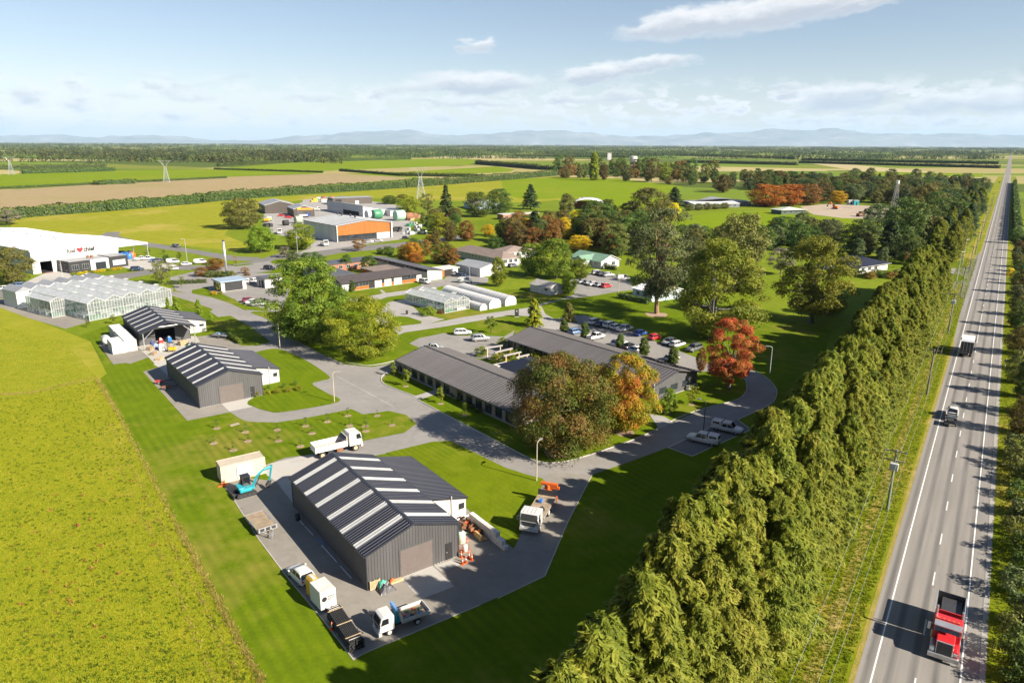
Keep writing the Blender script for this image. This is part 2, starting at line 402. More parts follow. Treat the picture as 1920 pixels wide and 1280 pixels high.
def strip(name,pts,w,h,mat,z0=0.0,smooth=False,kind='structure'):  # kerb / line along a polyline (world points)
 P=[Vector((p[0],p[1],0)) for p in pts]
 if smooth:P=catmull(P,False,5)
 L,R=[],[]
 for i,p in enumerate(P):
  d=(P[min(i+1,len(P)-1)]-P[max(i-1,0)]).normalized();nn=Vector((-d.y,d.x,0))*(w/2)
  L.append(p+nn);R.append(p-nn)
 mb=MB();n=len(P)
 if h>0:
  vs=[(*a.xy,z0) for a in R]+[(*a.xy,z0) for a in L]+[(*a.xy,z0+h) for a in R]+[(*a.xy,z0+h) for a in L]
  fs=[]
  for i in range(n-1):
   fs+=[(2*n+i,2*n+i+1,3*n+i+1,3*n+i),(i,i+1,2*n+i+1,2*n+i),(n+i+1,n+i,3*n+i,3*n+i+1)]
  fs+=[(0,2*n,3*n,n),(n-1,2*n-1,4*n-1,3*n-1)]
  mb.add(vs,fs)
 else:
  mb.add([(*a.xy,z0) for a in R]+[(*a.xy,z0) for a in L],[(i,i+1,n+i+1,n+i) for i in range(n-1)])
 o=mb.obj(name,mat)
 return tag(o,kind=kind) if kind else o
ground=MB().add([(-90000,-3000,0),(90000,-3000,0),(90000,90000,0),(-90000,90000,0)],[(0,1,2,3)]).obj('ground',M_ground)
tag(ground,kind='structure')
z3=ZF(180,540,3.097);zc=ZF(180,570,8);zo=ZF(700,600,3.097);zw=ZF(0,400,5.818);zi=ZF(480,350,6.857)
zm=ZF(580,460,6.857);zg=ZF(840,430,5.647);zgl=ZF(740,520,7.385);zk=ZF(360,430,7.385);z2=ZF(840,640,2.667)
z1=ZF(380,800,2.667);zb=ZF(600,700,5.053);zt=ZF(760,330,3.2);z8=ZF(0,230,2);z9=ZF(960,230,2);z6=ZF(740,420,3.2);z5=ZF(1420,440,3.048)
z40=ZF(0,380,4)
# fields of the plain
sheet('pasture_left',[z40(160,120),z40(600,65),z40(1200,20),(480,372),(700,357),(960,337),(1040,331),(1120,338),(1200,352),(1240,362),(1100,372),(980,380),(900,378),(700,372),(560,376),(470,395),(440,420),(420,440),(470,460),(440,470),(330,460),(200,450),(100,440),(20,428),(20,405)],M_pasture,.010)
sheet('ploughed_field',[(0,357),(170,346.5),(350,335.5),(450,331),(635,325),(715,330),(775,334),(700,341),(635,345),(375,364),(50,389),(0,393)],M_fieldb,.012)
sheet('green_field',[(0,327),(215,320),(400,317),(605,322),(605,325),(350,334),(0,354)],M_fieldg,.014)
sheet('green_field',[(412,315.5),(550,305),(700,300),(850,297),(905,300),(875,310),(640,319),(608,321)],M_fieldg,.016)
sheet('green_field',[(640,326),(750,323),(930,312),(965,318),(955,322),(780,332),(720,330)],M_fieldg,.018)
sheet('yellow_paddock',[z9(-40,212),z9(200,205),z9(400,210),z9(640,240),z9(560,290),z9(640,315),z9(400,330),z9(240,280),z9(60,290),z9(-30,270)],M_fieldg,.020)
sheet('sports_field',[z9(600,365),z9(760,335),z9(980,330),z9(1150,352),z9(1420,365),z9(1400,400),z9(1300,420),z9(1000,450),z9(760,480),z9(620,430)],M_fieldg,.022)
sheet('tan_field',[z9(1100,150),z9(1300,160),z9(1600,188),z9(1770,195),z9(1760,222),z9(1640,218),z9(1500,200),z9(1300,182)],M_fieldt,.024)
sheet('green_field',[z9(1280,182),z9(1770,192),z9(1765,205),z9(1500,200),z9(1300,196)],M_fieldg,.030)
sheet('tan_field',[z8(1580,130),z8(1920,122),z8(2150,120),z8(2200,128),z8(1920,132),z8(1700,136)],M_fieldt,.036)
# site lawns and the rough meadow
MEADOW=[(-60,752),(60,738),(180,712),(215,760),(330,985),(492,1284),(500,1330),(-80,1330)]
sheet('site_lawn',[(180,700),(120,640),(230,600),(420,560),(700,560),(1000,540),(1300,560),(1560,620),(1500,800),(1300,1000),(1080,1330),(500,1330),(330,985)],M_lawn,.006)
sheet('meadow',MEADOW,M_meadow,.010)
sheet('lawn',[(-40,560),(60,597),(170,640),(200,700),(185,712),(60,740),(-60,752)],M_pasture,.011)
sheet('mown_meadow_edge',[(180,709),(185,711),(334,985),(497,1284),(490,1284),(330,988)],M_pasture,.014)
# ------------------------------------------------------------------ highway
RD=Vector((.5616,.8274,0));RN=Vector((.8274,-.5616,0))
def RP(al,of,z=0.0): return RD*al+RN*of+Vector((0,0,z))
def rdstrip(name,a0,a1,o0,o1,mat,z,kind='structure'):
 o=MB().add([RP(a0,o0,z),RP(a0,o1,z),RP(a1,o1,z),RP(a1,o0,z)],[(0,1,2,3)]).obj(name,mat); return tag(o,kind=kind)
flat('verge',[RP(-40,-12),RP(-40,-4),RP(1400,-4),RP(1400,-12)],M_verge,.012)
flat('verge',[RP(-40,3),RP(-40,12),RP(1400,12),RP(1400,3)],M_verge,.0125)
road=rdstrip('highway',-40,5200,-4.35,4.9,M_road,.020)
rdstrip('highway_shoulder',-40,1400,4.15,5.4,M_path,.016)
M_dryg=grass_mat('dry_verge_grass',(0.17,0.1615,0.0255),(0.255,0.2125,0.051),(0.3145,0.2465,0.0765),(0.34,0.255,0.1105),.9,1.4,bstr=.9)
rdstrip('verge_track',-40,700,-8.2,-7.1,M_dryg,.018)
rdstrip('verge_edge',-40,700,-4.8,-4.2,M_dryg,.0165)
sheet('highway_flare',[(1788,640),(1806,560),(1790,545),(1775,520),(1780,505),(1816,500),(1838,470),(1832,560),(1808,640)],M_road,.017)
sheet('side_road',[(1700,512),(1780,503),(1818,503),(1820,532),(1790,530),(1700,534)],M_asph,.0185)
sheet('traffic_island_grass',[z5(1095,192),z5(1200,182),z5(1160,150),z5(1100,170)],M_lawn,.028)
sheet('traffic_island_grass',[z5(1090,228),z5(1160,228),z5(1200,260),z5(1130,268),z5(1090,275)],M_lawn,.028)
rdstrip('edge_line',-40,1500,-3.2,-3.06,M_paint,.024)
rdstrip('edge_line',-40,1500,3.46,3.60,M_paint,.024)
dash0=RD.dot(G(1735,1175.6))
dm=MB()
nd=-8
while True:
 a=dash0+nd*10-1.5
 if a>560:break
 if not (205<a<240):dm.add([RP(a,.1,.024),RP(a,.24,.024),RP(a+3,.24,.024),RP(a+3,.1,.024)],[(0,1,2,3)])
 nd+=1
dm.add([RP(205,.1,.024),RP(205,.24,.024),RP(240,.24,.024),RP(240,.1,.024)],[(0,1,2,3)])
tag(dm.obj('centre_line',M_paint),kind='structure')
# ------------------------------------------------------------------ campus roads and yards
A=[(318,546),(360,550.5),(399,557.5),(433,569),(455,580),(500,595),(532,622),(593,659),(648,683),(697,688),(760,676),(800,664),(830,668),(768,696),(719,707),
 (724,721),(777,742),(855,787),(971,850),(1016,862),(1065,863),(1110,852),(1177,820),(1256,790),(1290,775),(1384,749),(1400,732),(1400,715),(1380,702),(1320,690),(1340,672),
 (1400,686),(1419,698),(1440,711),(1455,730),(1453,749),(1440,760),(1384,786),(1252,839),(1162,872),(1110,889),(1040,905),(990,893),(949,878),(896,852),(840,828),
 (810,829),(723,850),(640,866),(560,866),(497,882),(470,850),(480,800),(448,783),(432,773),(395,770),(376,765),(480,735),(540,735),(560,690),(490,668),(440,690),(430,660),(400,640),(402,625),(480,640),(470,612),(410,595),(395,585),(360,572),(310,560)]
sheet('campus_road',A,M_asph,.012)
sheet('yard_gravel',[(415,905),(436,933),(485,1010),(541,1085),(601,1156),(663,1238),(691,1220),(900,1134),(1022,1079),(1065,977),(1110,890),(1030,885),(1012,920),(962,1027),(905,978),(878,955),(780,875),(700,868),(560,868),(500,900),(440,892)],M_gravel,.016)
sheet('concrete_apron',[z1(305,190),z1(570,130),z1(620,150),z1(640,300),z1(450,380),z1(370,275),z1(320,240)],M_conc,.022)
sheet('concrete_apron',[z1(987,750),z1(1150,694),z1(1258,797),z1(1090,862)],M_conc,.022)
sheet('concrete_apron',[z1(1158,694),z1(1250,662),z1(1290,690),z1(1190,720)],M_conc,.024)
# middle shed
sheet('yard_gravel',[z3(273,485),z3(395,450),z3(420,420),z3(980,600),z3(960,640),z3(870,650),z3(780,720),z3(530,770)],M_gravel,.018)
sheet('concrete_apron',[z3(725,668),z3(868,637),z3(912,688),z3(775,716)],M_conc,.024)
sheet('concrete_apron',[z3(868,640),z3(925,632),z3(900,652),z3(880,655)],M_conc,.026)
sheet('concrete_apron',[z3(330,440),z3(410,440),z3(430,520),z3(370,465)],M_conc,.026)
# rear shed yard
sheet('concrete_yard',[zc(620,640),zc(780,790),zc(940,950),zc(1090,920),zc(1250,700),zc(1560,560),zc(1500,480),zc(900,480)],M_conc,.022)
sheet('yard_gravel',[zc(40,600),zc(160,760),zc(260,905),zc(430,880),zc(520,895),zc(640,850),zc(780,800),zc(640,640),zc(500,560),zc(200,480)],M_gravel,.018)
sheet('yard_gravel',[zc(1440,500),zc(1790,455),zc(2050,560),zc(2300,640),zc(1900,660),zc(1560,610)],M_gravel,.020)
# parking bays beside the middle shed lawn
for i in range(6):
 a=Vector(z3(1270+i*26,562+i*19));b=Vector(z3(1405+i*32,545+i*22))
 strip('bay_line',pxs([a,b]),.08,0,M_path,.017)
strip('kerb_line',pxs([z3(1395,510),z3(1520,575),z3(1730,690)]),.3,0,M_path,.0175)
# lawn islands over the asphalt
LZ=.034
def island(name,pts,mat=None,smooth=True,kerb=False,z=LZ):
 o=sheet(name,pts,mat or M_lawn,z,smooth,4); return o
island('lawn',[z3(885,655),z3(925,692),z3(1000,715),z3(1090,719),z3(1410,660),z3(1340,608),z3(1256,556),z3(1320,535),z3(1355,512),z3(1220,420),z3(1120,372),z3(1040,352),z3(930,372),z3(925,400),z3(1000,450),z3(1060,540)],smooth=True)
island('lawn',[z3(690,170),z3(690,225),z3(720,250),z3(760,300),z3(850,335),z3(940,335),z3(1014,312),z3(900,225),z3(780,160)],smooth=False)
island('lawn',[z3(440,45),z3(560,80),z3(681,124),z3(640,150),z3(600,170),z3(500,160),z3(440,140)],smooth=False)
island('orchard_lawn',[z3(778,735),z3(830,762),z3(900,776),z3(1050,780),z3(1200,758),z3(1483,702),z3(1550,733),z3(1700,713),z3(1800,735),z3(1862,788),z3(1790,840),z3(1560,885),z3(1290,960),z3(1100,985),z3(900,1060),z3(600,1000),z3(450,800)],smooth=False)
island('lawn_striped',[(723,849),(810,828),(845,826),(885,846),(949,877),(990,890),(1019,897),(1006,935),(964,1027),(930,1000),(885,962),(830,900),(790,870)],M_lawn2,False)
island('office_lawn',[zo(60,330),zo(48,345),zo(75,378),zo(240,441),zo(360,410),zo(300,300),zo(210,265),zo(120,290)],smooth=False)
island('office_lawn',[zo(265,464),zo(480,580),zo(900,800),zo(960,822),zo(1060,826),zo(1200,800),zo(1480,705),zo(1650,628),zo(1580,540),zo(1500,400),zo(800,400),zo(360,420)],smooth=False)
island('office_lawn',[zo(1610,540),zo(1740,590),zo(1860,540),zo(2120,430),zo(2160,370),zo(2150,330),zo(2060,290),zo(1900,300),zo(1700,430)],smooth=False)
island('tree_lawn',[(530,618),(560,638),(593,657),(648,681),(697,686),(750,672),(793,657),(760,640),(720,610),(600,590),(520,585),(470,585),(500,598)],smooth=True)
sheet('footpath',[zo(238,442),zo(262,464),zo(400,420),zo(362,404)],M_path,.040)
sheet('footpath',[zo(1600,545),zo(1660,632),zo(1745,592),zo(1690,560)],M_path,.040)
sheet('parking_bay',[z2(1100,530),z2(1220,573),z2(1515,440),z2(1450,392),z2(1330,420)],M_asphd,.020)
for a,b in (((1100,530),(1220,573)),((1220,573),(1515,440)),((1515,440),(1450,392)),((1100,530),(1320,425))):
 strip('bay_line',pxs([z2(*a),z2(*b)]),.1,0,M_paint,.026)
# kerbs
strip('kerb',pxs([zo(200,200),zo(110,240),zo(0,262),zo(-60,262),zo(-160,245)]),.16,.12,M_kerb,0,True)
strip('kerb',pxs([zo(120,283),zo(60,318),zo(46,345),zo(75,378),zo(240,442)]),.16,.12,M_kerb,0,True)
strip('kerb',pxs([zo(262,465),zo(480,581),zo(700,695),zo(880,790),zo(960,822),zo(1060,827),zo(1200,800),zo(1480,706),zo(1655,632)]),.16,.12,M_kerb,0,True)
strip('kerb',pxs([z2(1110,402),z2(1200,362),z2(1300,330),z2(1450,290),z2(1492,245),z2(1490,200)]),.16,.12,M_kerb,0,True)
strip('kerb',pxs([z2(1545,152),z2(1600,188),z2(1642,240),z2(1635,290),z2(1600,322),z2(1450,392)]),.16,.12,M_kerb,0,True)
strip('edging',pxs([z2(722,664),z2(600,900),z2(485,1172),z2(250,1283)]),.12,.06,M_kerb,0)
strip('edging',pxs([z1(1387,890),z1(830,1122),z1(752,1160),z1(590,950),z1(430,760),z1(280,560),z1(150,355)]),.1,.05,M_kerb,0)
# office car parks and park roads
sheet('car_park',[zo(195,190),zo(200,140),zo(265,105),zo(410,75),zo(480,90),zo(560,90),zo(760,95),zo(820,60),zo(760,240),zo(400,190),zo(290,210)],M_asph,.014)
sheet('car_park',[(1000,640),(1010,600),(1040,598),(1095,590),(1180,620),(1240,645),(1310,672),(1345,690),(1330,700),(1300,700)],M_asph,.016)
sheet('park_road',[z6(-60,700),z6(40,640),z6(200,600),z6(400,560),z6(600,530),z6(780,505),z6(880,490),z6(905,540),z6(980,580),z6(1000,640),z6(960,680),z6(890,630),z6(860,600),z6(870,560),z6(700,545),z6(300,615),z6(60,650)],M_path,.018)
sheet('park_road',[z6(870,490),z6(1000,455),z6(1200,430),z6(1340,405),z6(1430,395),z6(1420,350),z6(1300,300),z6(1180,290),z6(1050,330),z6(1080,420),z6(1000,450),z6(860,480)],M_asph,.017)
sheet('service_yard',[z6(-120,560),z6(-40,470),z6(60,450),z6(160,540),z6(300,570),z6(200,600),z6(40,640),z6(-60,700)],M_path,.016)
sheet('footpath',[zm(900,575),zm(930,570),zm(990,615),zm(950,625)],M_path,.040)
sheet('service_lane',[zm(480,690),zm(700,650),zm(1000,610),zm(1260,575),zm(1260,630),zm(940,690),zm(700,720),zm(520,720)],M_path,.0185)
sheet('yard',[z6(40,420),z6(70,380),z6(150,350),z6(300,330),z6(330,290),z6(560,320),z6(560,350),z6(460,370),z6(330,390),z6(290,372),z6(160,400)],M_asph,.017)
# street past the factories
sheet('factory_street',[z40(-100,690),z40(0,655),z40(200,615),z40(400,580),z40(560,575),z40(800,545),z40(1000,520),z40(1280,470),z40(1700,470),z40(1900,440),(520,476),(600,466),(740,456),(840,444),(880,440),(880,446),(840,452),(740,465),(640,474),(580,485),z40(2150,440),z40(1900,470),z40(1700,500),z40(1300,505),z40(1030,555),z40(880,590),z40(700,610),z40(400,640),z40(200,680),z40(0,715),z40(-100,740)],M_asphd,.013)
sheet('link_road',[z40(740,250),z40(800,222),z40(900,218),z40(890,250),z40(1000,280),z40(1200,312),z40(1600,375),z40(1800,405),z40(1950,410),z40(1950,440),z40(1700,430),z40(1400,372),z40(1100,330),z40(900,290)],M_asphd,.014)
sheet('forecourt',[z40(200,590),z40(400,500),z40(520,530),z40(560,570),z40(270,605)],M_conc,.017)
sheet('forecourt',[z40(900,480),z40(960,420),z40(1200,430),z40(1330,470),z40(1200,500),z40(1000,500)],M_conc,.017)
sheet('glasshouse_yard',[z40(-100,740),z40(0,720),z40(260,690),z40(400,640),z40(1300,640),z40(1280,770),z40(700,885),z40(490,945),z40(200,860),z40(0,785),z40(-100,760)],M_gravel,.016)
sheet('campus_entry',[(330,545),(318,520),(380,505),(430,500),(500,490),(560,484),(560,500),(520,515),(545,540),(520,600),(470,590),(440,560),(400,560)],M_asph,.015)
sheet('forecourt',[zi(560,860),zi(640,800),zi(760,700),zi(1000,720),zi(1750,650),zi(1990,620),zi(1920,670),zi(1550,720),zi(1010,800)],M_path,.017)
sheet('depot_yard',[zi(100,350),zi(600,200),zi(600,170),zi(1000,130),zi(1500,190),zi(1900,250),zi(2000,460),zi(1960,640),zi(1740,660),zi(1000,730),zi(380,640),zi(200,600),zi(100,500)],M_path,.015)
sheet('dirt_lot',[z9(1080,315),z9(1180,305),z9(1340,312),z9(1440,325),z9(1430,350),z9(1400,362),z9(1240,358),z9(1130,345)],M_dirt,.026)
island('lawn',[zk(0,840),zk(220,800),zk(240,860),zk(420,890),zk(560,960),zk(720,1045),zk(1000,1090),zk(1080,1140),zk(720,1110),zk(540,1030),zk(290,945),zk(0,885)],smooth=False)
island('lawn',[zk(890,605),zk(1100,575),zk(1250,510),zk(1300,600),zk(1150,610)],smooth=False)
island('lawn',[zk(560,500),zk(800,475),zk(860,485),zk(600,515)],smooth=False)
island('lawn',[zk(1080,450),zk(1160,415),zk(1340,405),zk(1350,470),zk(1120,475)],smooth=False)
island('lawn',[zm(425,640),zm(500,600),zm(700,590),zm(870,588),zm(925,625),zm(760,655),zm(500,690)],smooth=False)
island('lawn',[zm(920,590),zm(1000,545),zm(1300,495),zm(1440,480),zm(1440,510),zm(1250,575),zm(980,615)],smooth=False)
island('lawn',[zm(925,690),zm(1000,665),zm(1250,630),zm(1250,665),zm(1050,692)],smooth=False)
island('lawn',[zgl(555,545),zgl(700,510),zgl(1060,445),zgl(1180,465),zgl(1400,430),zgl(1420,445),zgl(1000,535),zgl(750,572),zgl(620,570)],smooth=False)
island('lawn',[zgl(-100,560),zgl(60,535),zgl(180,545),zgl(380,610),zgl(360,640),zgl(120,670),zgl(-60,690)],smooth=False)
# ------------------------------------------------------------------ foliage materials
def leaf_mat(name,stops,noise_scale=.35,trans=.25,objvar=.18,mixn=.5):
 """stops: colour ramp driven by per-leaf tint mixed with a soft patch noise"""
 m,nt,out=newmat(name)
 at=nt.new('ShaderNodeAttribute',attribute_name='tint')
 n=nt.noise(nt.pos(),noise_scale,3,.6)
 f=nt.math('ADD',nt.math('MULTIPLY',at.outputs['Fac'],1-mixn),nt.math('MULTIPLY',nt.rng(n,.3,.7),mixn))
 c=nt.ramp(f,stops)
 oi=nt.new('ShaderNodeObjectInfo');hs=nt.new('ShaderNodeHueSaturation');nt.l.new(c,hs.inputs['Color'])
 nt.l.new(nt.rng(oi.outputs['Random'],0,1,.5-objvar*.12,.5+objvar*.12),hs.inputs['Hue'])
 nt.l.new(nt.rng(oi.outputs['Random'],0,1,1-objvar,1+objvar),hs.inputs['Value'])
 d=nt.new('ShaderNodeBsdfPrincipled');nt.l.new(hs.outputs[0],d.inputs['Base Color']);d.inputs['Roughness'].default_value=.62;d.inputs['Specular IOR Level'].default_value=.22
 t=nt.new('ShaderNodeBsdfTranslucent');nt.l.new(hs.outputs[0],t.inputs[0])
 mx=nt.new('ShaderNodeMixShader');mx.inputs[0].default_value=trans
 nt.l.new(d.outputs[0],mx.inputs[1]);nt.l.new(t.outputs[0],mx.inputs[2]);nt.l.new(mx.outputs[0],out.inputs[0])
 return m
LM={
 'cypress':leaf_mat('leaf_cypress',[(.10,(.07,.10,.011)),(.42,(.165,.195,.018)),(.75,(.255,.265,.028)),(.95,(.38,.33,.065))],.25,.38,.07),
 'darkcon':leaf_mat('leaf_dark_conifer',[(0.2,(0.0275,0.0525,0.0175)),(0.6,(0.0562,0.0875,0.025)),(0.95,(0.0938,0.125,0.0375))],.3,.15),
 'oak':leaf_mat('leaf_oak',[(0.15,(0.066,0.102,0.0096)),(0.5,(0.12,0.168,0.0144)),(0.85,(0.204,0.228,0.024)),(1,(0.288,0.264,0.036))],.3,.3),
 'yellowgreen':leaf_mat('leaf_yellow_green',[(.1,(.085,.12,.008)),(.45,(.17,.20,.012)),(.8,(.30,.29,.018)),(1,(.40,.34,.03))],.25,.32),
 'maplebrown':leaf_mat('leaf_maple_brown',[(.08,(.042,.07,.008)),(.38,(.09,.11,.014)),(.58,(.15,.10,.022)),(.88,(.20,.085,.026))],.26,.28,.04,mixn=.6),
 'mapleorange':leaf_mat('leaf_maple_orange',[(.08,(.09,.14,.012)),(.36,(.22,.23,.016)),(.56,(.40,.26,.02)),(.78,(.40,.13,.02)),(1,(.38,.07,.02))],.24,.3,.04,mixn=.65),
 'maplered':leaf_mat('leaf_maple_red',[(.1,(.17,.15,.02)),(.35,(.34,.14,.03)),(.65,(.42,.075,.025)),(1,(.40,.15,.04))],.3,.3,.04,mixn=.55),
 'gum':leaf_mat('leaf_gum',[(0.15,(0.0585,0.0845,0.0286)),(0.55,(0.1105,0.1365,0.0455)),(0.95,(0.1885,0.2015,0.078))],.3,.2),
 'poplar':leaf_mat('leaf_poplar',[(0.1,(0.0978,0.1323,0.0138)),(0.5,(0.1898,0.2185,0.0207)),(0.85,(0.276,0.276,0.0299)),(1,(0.414,0.345,0.0345))],.22,.38,mixn=.6),
 'green':leaf_mat('leaf_green',[(0.15,(0.0438,0.0775,0.015)),(0.55,(0.0813,0.1225,0.02)),(0.95,(0.1438,0.1812,0.0312))],.3,.25),
 'olive':leaf_mat('leaf_olive',[(0.15,(0.09,0.102,0.024)),(0.55,(0.15,0.156,0.0336)),(0.95,(0.228,0.216,0.054))],.3,.25),
 'yellow':leaf_mat('leaf_bright_yellow',[(.1,(.36,.27,.012)),(.5,(.58,.43,.015)),(1,(.70,.52,.03))],.4,.35),
 'orange':leaf_mat('leaf_orange',[(.1,(.20,.10,.015)),(.5,(.40,.15,.018)),(1,(.50,.23,.03))],.35,.3),
 'rust':leaf_mat('leaf_rust',[(.1,(.12,.09,.02)),(.5,(.22,.12,.025)),(1,(.32,.17,.04))],.35,.28),
 'bronze':leaf_mat('leaf_bronze',[(0.1,(0.0805,0.0747,0.0207)),(0.5,(0.1323,0.1092,0.0253)),(1,(0.1955,0.1437,0.0345))],.35,.25),
 'grey':leaf_mat('leaf_grey',[(.1,(.12,.11,.075)),(.5,(.19,.17,.12)),(1,(.27,.24,.17))],.35,.2),
 'lime':leaf_mat('leaf_lime',[(.1,(.10,.16,.012)),(.5,(.17,.235,.018)),(1,(.27,.31,.03))],.3,.32),
 'hedge':leaf_mat('leaf_hedge',[(0.15,(0.042,0.066,0.0168)),(0.55,(0.078,0.108,0.024)),(0.95,(0.132,0.156,0.036))],.15,.2),
 'farwood':leaf_mat('leaf_far_wood',[(.1,(.028,.045,.014)),(.45,(.05,.072,.018)),(.75,(.09,.10,.026)),(.95,(.17,.14,.04))],.012,.15,mixn=.6),
 'meadow':leaf_mat('leaf_meadow',[(.05,(.13,.20,.011)),(.4,(.26,.325,.016)),(.7,(.37,.36,.022)),(.95,(.48,.40,.06))],.55,.5,0.,.5),
 'clump':leaf_mat('leaf_clump',[(.1,(.10,.155,.009)),(.6,(.17,.215,.013)),(1,(.25,.27,.02))],.5,.45,0.),
 'straw':leaf_mat('leaf_straw',[(.1,(.20,.19,.03)),(.5,(.36,.29,.07)),(1,(.46,.36,.12))],.5,.4,0.),
 'dock':leaf_mat('leaf_dock',[(.1,(.24,.11,.03)),(.6,(.33,.18,.04)),(1,(.36,.28,.05))],1.,.3,0.),
 'vergegrass':leaf_mat('leaf_verge',[(.05,(.11,.17,.008)),(.45,(.19,.25,.012)),(.8,(.30,.30,.025)),(1,(.42,.34,.07))],.2,.5,0.),
}
def bark_mat(name,a,b):
 m,nt,out=newmat(name);p=nt.objc()
 n=nt.noise(p,3.,5,.65);pbsdf(nt,out,nt.ramp(n,[(.35,a),(.65,b)]),.9,0,.2,n,.5,.05); return m
BK={'brown':bark_mat('bark_brown',(.06,.045,.032),(.14,.105,.075)),'gum':bark_mat('bark_gum',(.13,.07,.045),(.40,.27,.18)),'grey':bark_mat('bark_grey',(.10,.095,.085),(.22,.20,.18)),'pale':bark_mat('bark_pale',(.25,.23,.19),(.42,.39,.33))}
# ------------------------------------------------------------------ tree shapes (unit height meshes)
def unit(v): return v/np.maximum(np.linalg.norm(v,axis=1,keepdims=True),1e-9)
def leaves(P,N,size,rng,aspect=1.5,jit=.6,tint=None,along=None):
 """one folded leaf-cluster quad per point"""
 n=len(P);N=unit(N+rng.normal(0,jit,(n,3)))
 T=rng.normal(0,1,(n,3)) if along is None else along+rng.normal(0,.35,(n,3))
 T=unit(T-N*np.sum(T*N,1,keepdims=True));B=np.cross(N,T)
 s=(size*rng.uniform(.6,1.4,n))[:,None]
 V=np.empty((n,4,3));h=s*.5
 V[:,0]=P-T*h*aspect;V[:,1]=P+B*h*.62+N*h*.15;V[:,2]=P+T*h*aspect;V[:,3]=P-B*h*.62-N*h*.1
 t=rng.uniform(0,1,n) if tint is None else np.clip(tint+rng.normal(0,.16,n),0,1)
 return V.reshape(-1,3),np.arange(n*4).reshape(-1,4),np.repeat(t,4)
ENV={  # crown envelope radius at normalised crown height
 'round': lambda t:np.sqrt(np.clip(1-(2*t-1)**2,0,1))**.9,
 'wide': lambda t:np.clip(1-np.abs(2*t-.9)**2.6,0,1)**.6,
 'egg': lambda t:np.sqrt(np.clip(1-(np.where(t<.38,(t-.38)/.38,(t-.38)/.62))**2,0,1)),
 'cone': lambda t:np.clip(1.02-t,0,1)**.8*np.clip(t*12,.3,1),
 'column': lambda t:np.clip(1-np.abs(2*t-.85)**3.0,0,1)**.7,
 'open': lambda t:np.sqrt(np.clip(1-(np.where(t<.6,(t-.6)/.6,(t-.6)/.4))**2,0,1)),
}
def crown_tree(seed,env='round',R=.42,base=.16,nlobe=60,nleaf=9000,lsize=.026,lobe=.26,gap=.0,inner=.12,trunk_r=.022,limbs=9,squash=.8,irregular=.15):
 rng=np.random.default_rng(seed)
 E=ENV[env]
 t=(np.arange(nlobe)+.5)/nlobe;t=np.clip(t+rng.normal(0,.04,nlobe),.03,.97)
 ang=np.arange(nlobe)*2.39996+rng.normal(0,.4,nlobe)
 rad=E(t)*R*rng.uniform(.52,.86,nlobe);k=rng.random(nlobe)<inner;rad[k]*=rng.uniform(.2,.6,k.sum())
 ph=rng.uniform(0,6.28,3);asym=1+irregular*(np.sin(ang+ph[0])+.6*np.sin(2*ang+ph[1])+.5*np.sin(5*t*3+ph[2]))*.6
 Cn=np.stack([rad*asym*np.cos(ang),rad*asym*np.sin(ang),base+t*(1-base)],1)
 lr=lobe*R*rng.uniform(.65,1.35,nlobe)*(1-.35*t);Cn[:,2]=np.minimum(Cn[:,2],1-lr*squash*.9);Cn[:,2]=np.maximum(Cn[:,2],base+lr*.3)
 if gap:keep=rng.random(nlobe)>gap;Cn,lr,t=Cn[keep],lr[keep],t[keep]
 w=lr**2;w /= w.sum();li=rng.choice(len(Cn),nleaf,p=w)
 d=unit(rng.normal(0,1,(nleaf,3)));flip=(d[:,2]<-.25)&(rng.random(nleaf)<.75);d[flip,2]*=-1
 rr=np.where(rng.random(nleaf)<.78,rng.uniform(.80,1.10,nleaf),rng.uniform(.3,.8,nleaf))
 P=Cn[li]+d*(lr[li]*rr)[:,None]*np.array([1,1,squash])
 P+=rng.normal(0,lsize*.35,P.shape)
 ax=np.stack([P[:,0]/R,P[:,1]/R,(P[:,2]-(base+1)/2)],1)
 N=unit(d+.35*ax+np.array([0,0,.25]))
 lt=rng.uniform(.15,.85,len(Cn))
 V,Q,T=leaves(P,N,lsize,rng,1.25,.45,lt[li])
 crown=npmesh('crown',V,Q,None,T)
 mb=MB();top=base+(1-base)*.55
 pts=[(0,0,-.01),(rng.normal(0,.006),rng.normal(0,.006),base*.6),(rng.normal(0,.012),rng.normal(0,.012),base+.1),(rng.normal(0,.03),rng.normal(0,.03),top)]
 rs=[trunk_r*1.35,trunk_r,trunk_r*.8,trunk_r*.3]
 for i in range(3):mb.tube(pts[i],pts[i+1],rs[i],rs[i+1],8)
 for j in rng.choice(len(Cn),min(limbs,len(Cn)),replace=False):
  s=Vector(pts[1]).lerp(Vector(pts[3]),rng.uniform(.15,.75));e=Vector(Cn[j]);mid=s.lerp(e,.5)+Vector((0,0,-.03))
  r=trunk_r*rng.uniform(.3,.5);mb.tube(s,mid,r,r*.7,5);mb.tube(mid,e,r*.7,r*.25,5)
 return mb.mesh('trunk'),crown
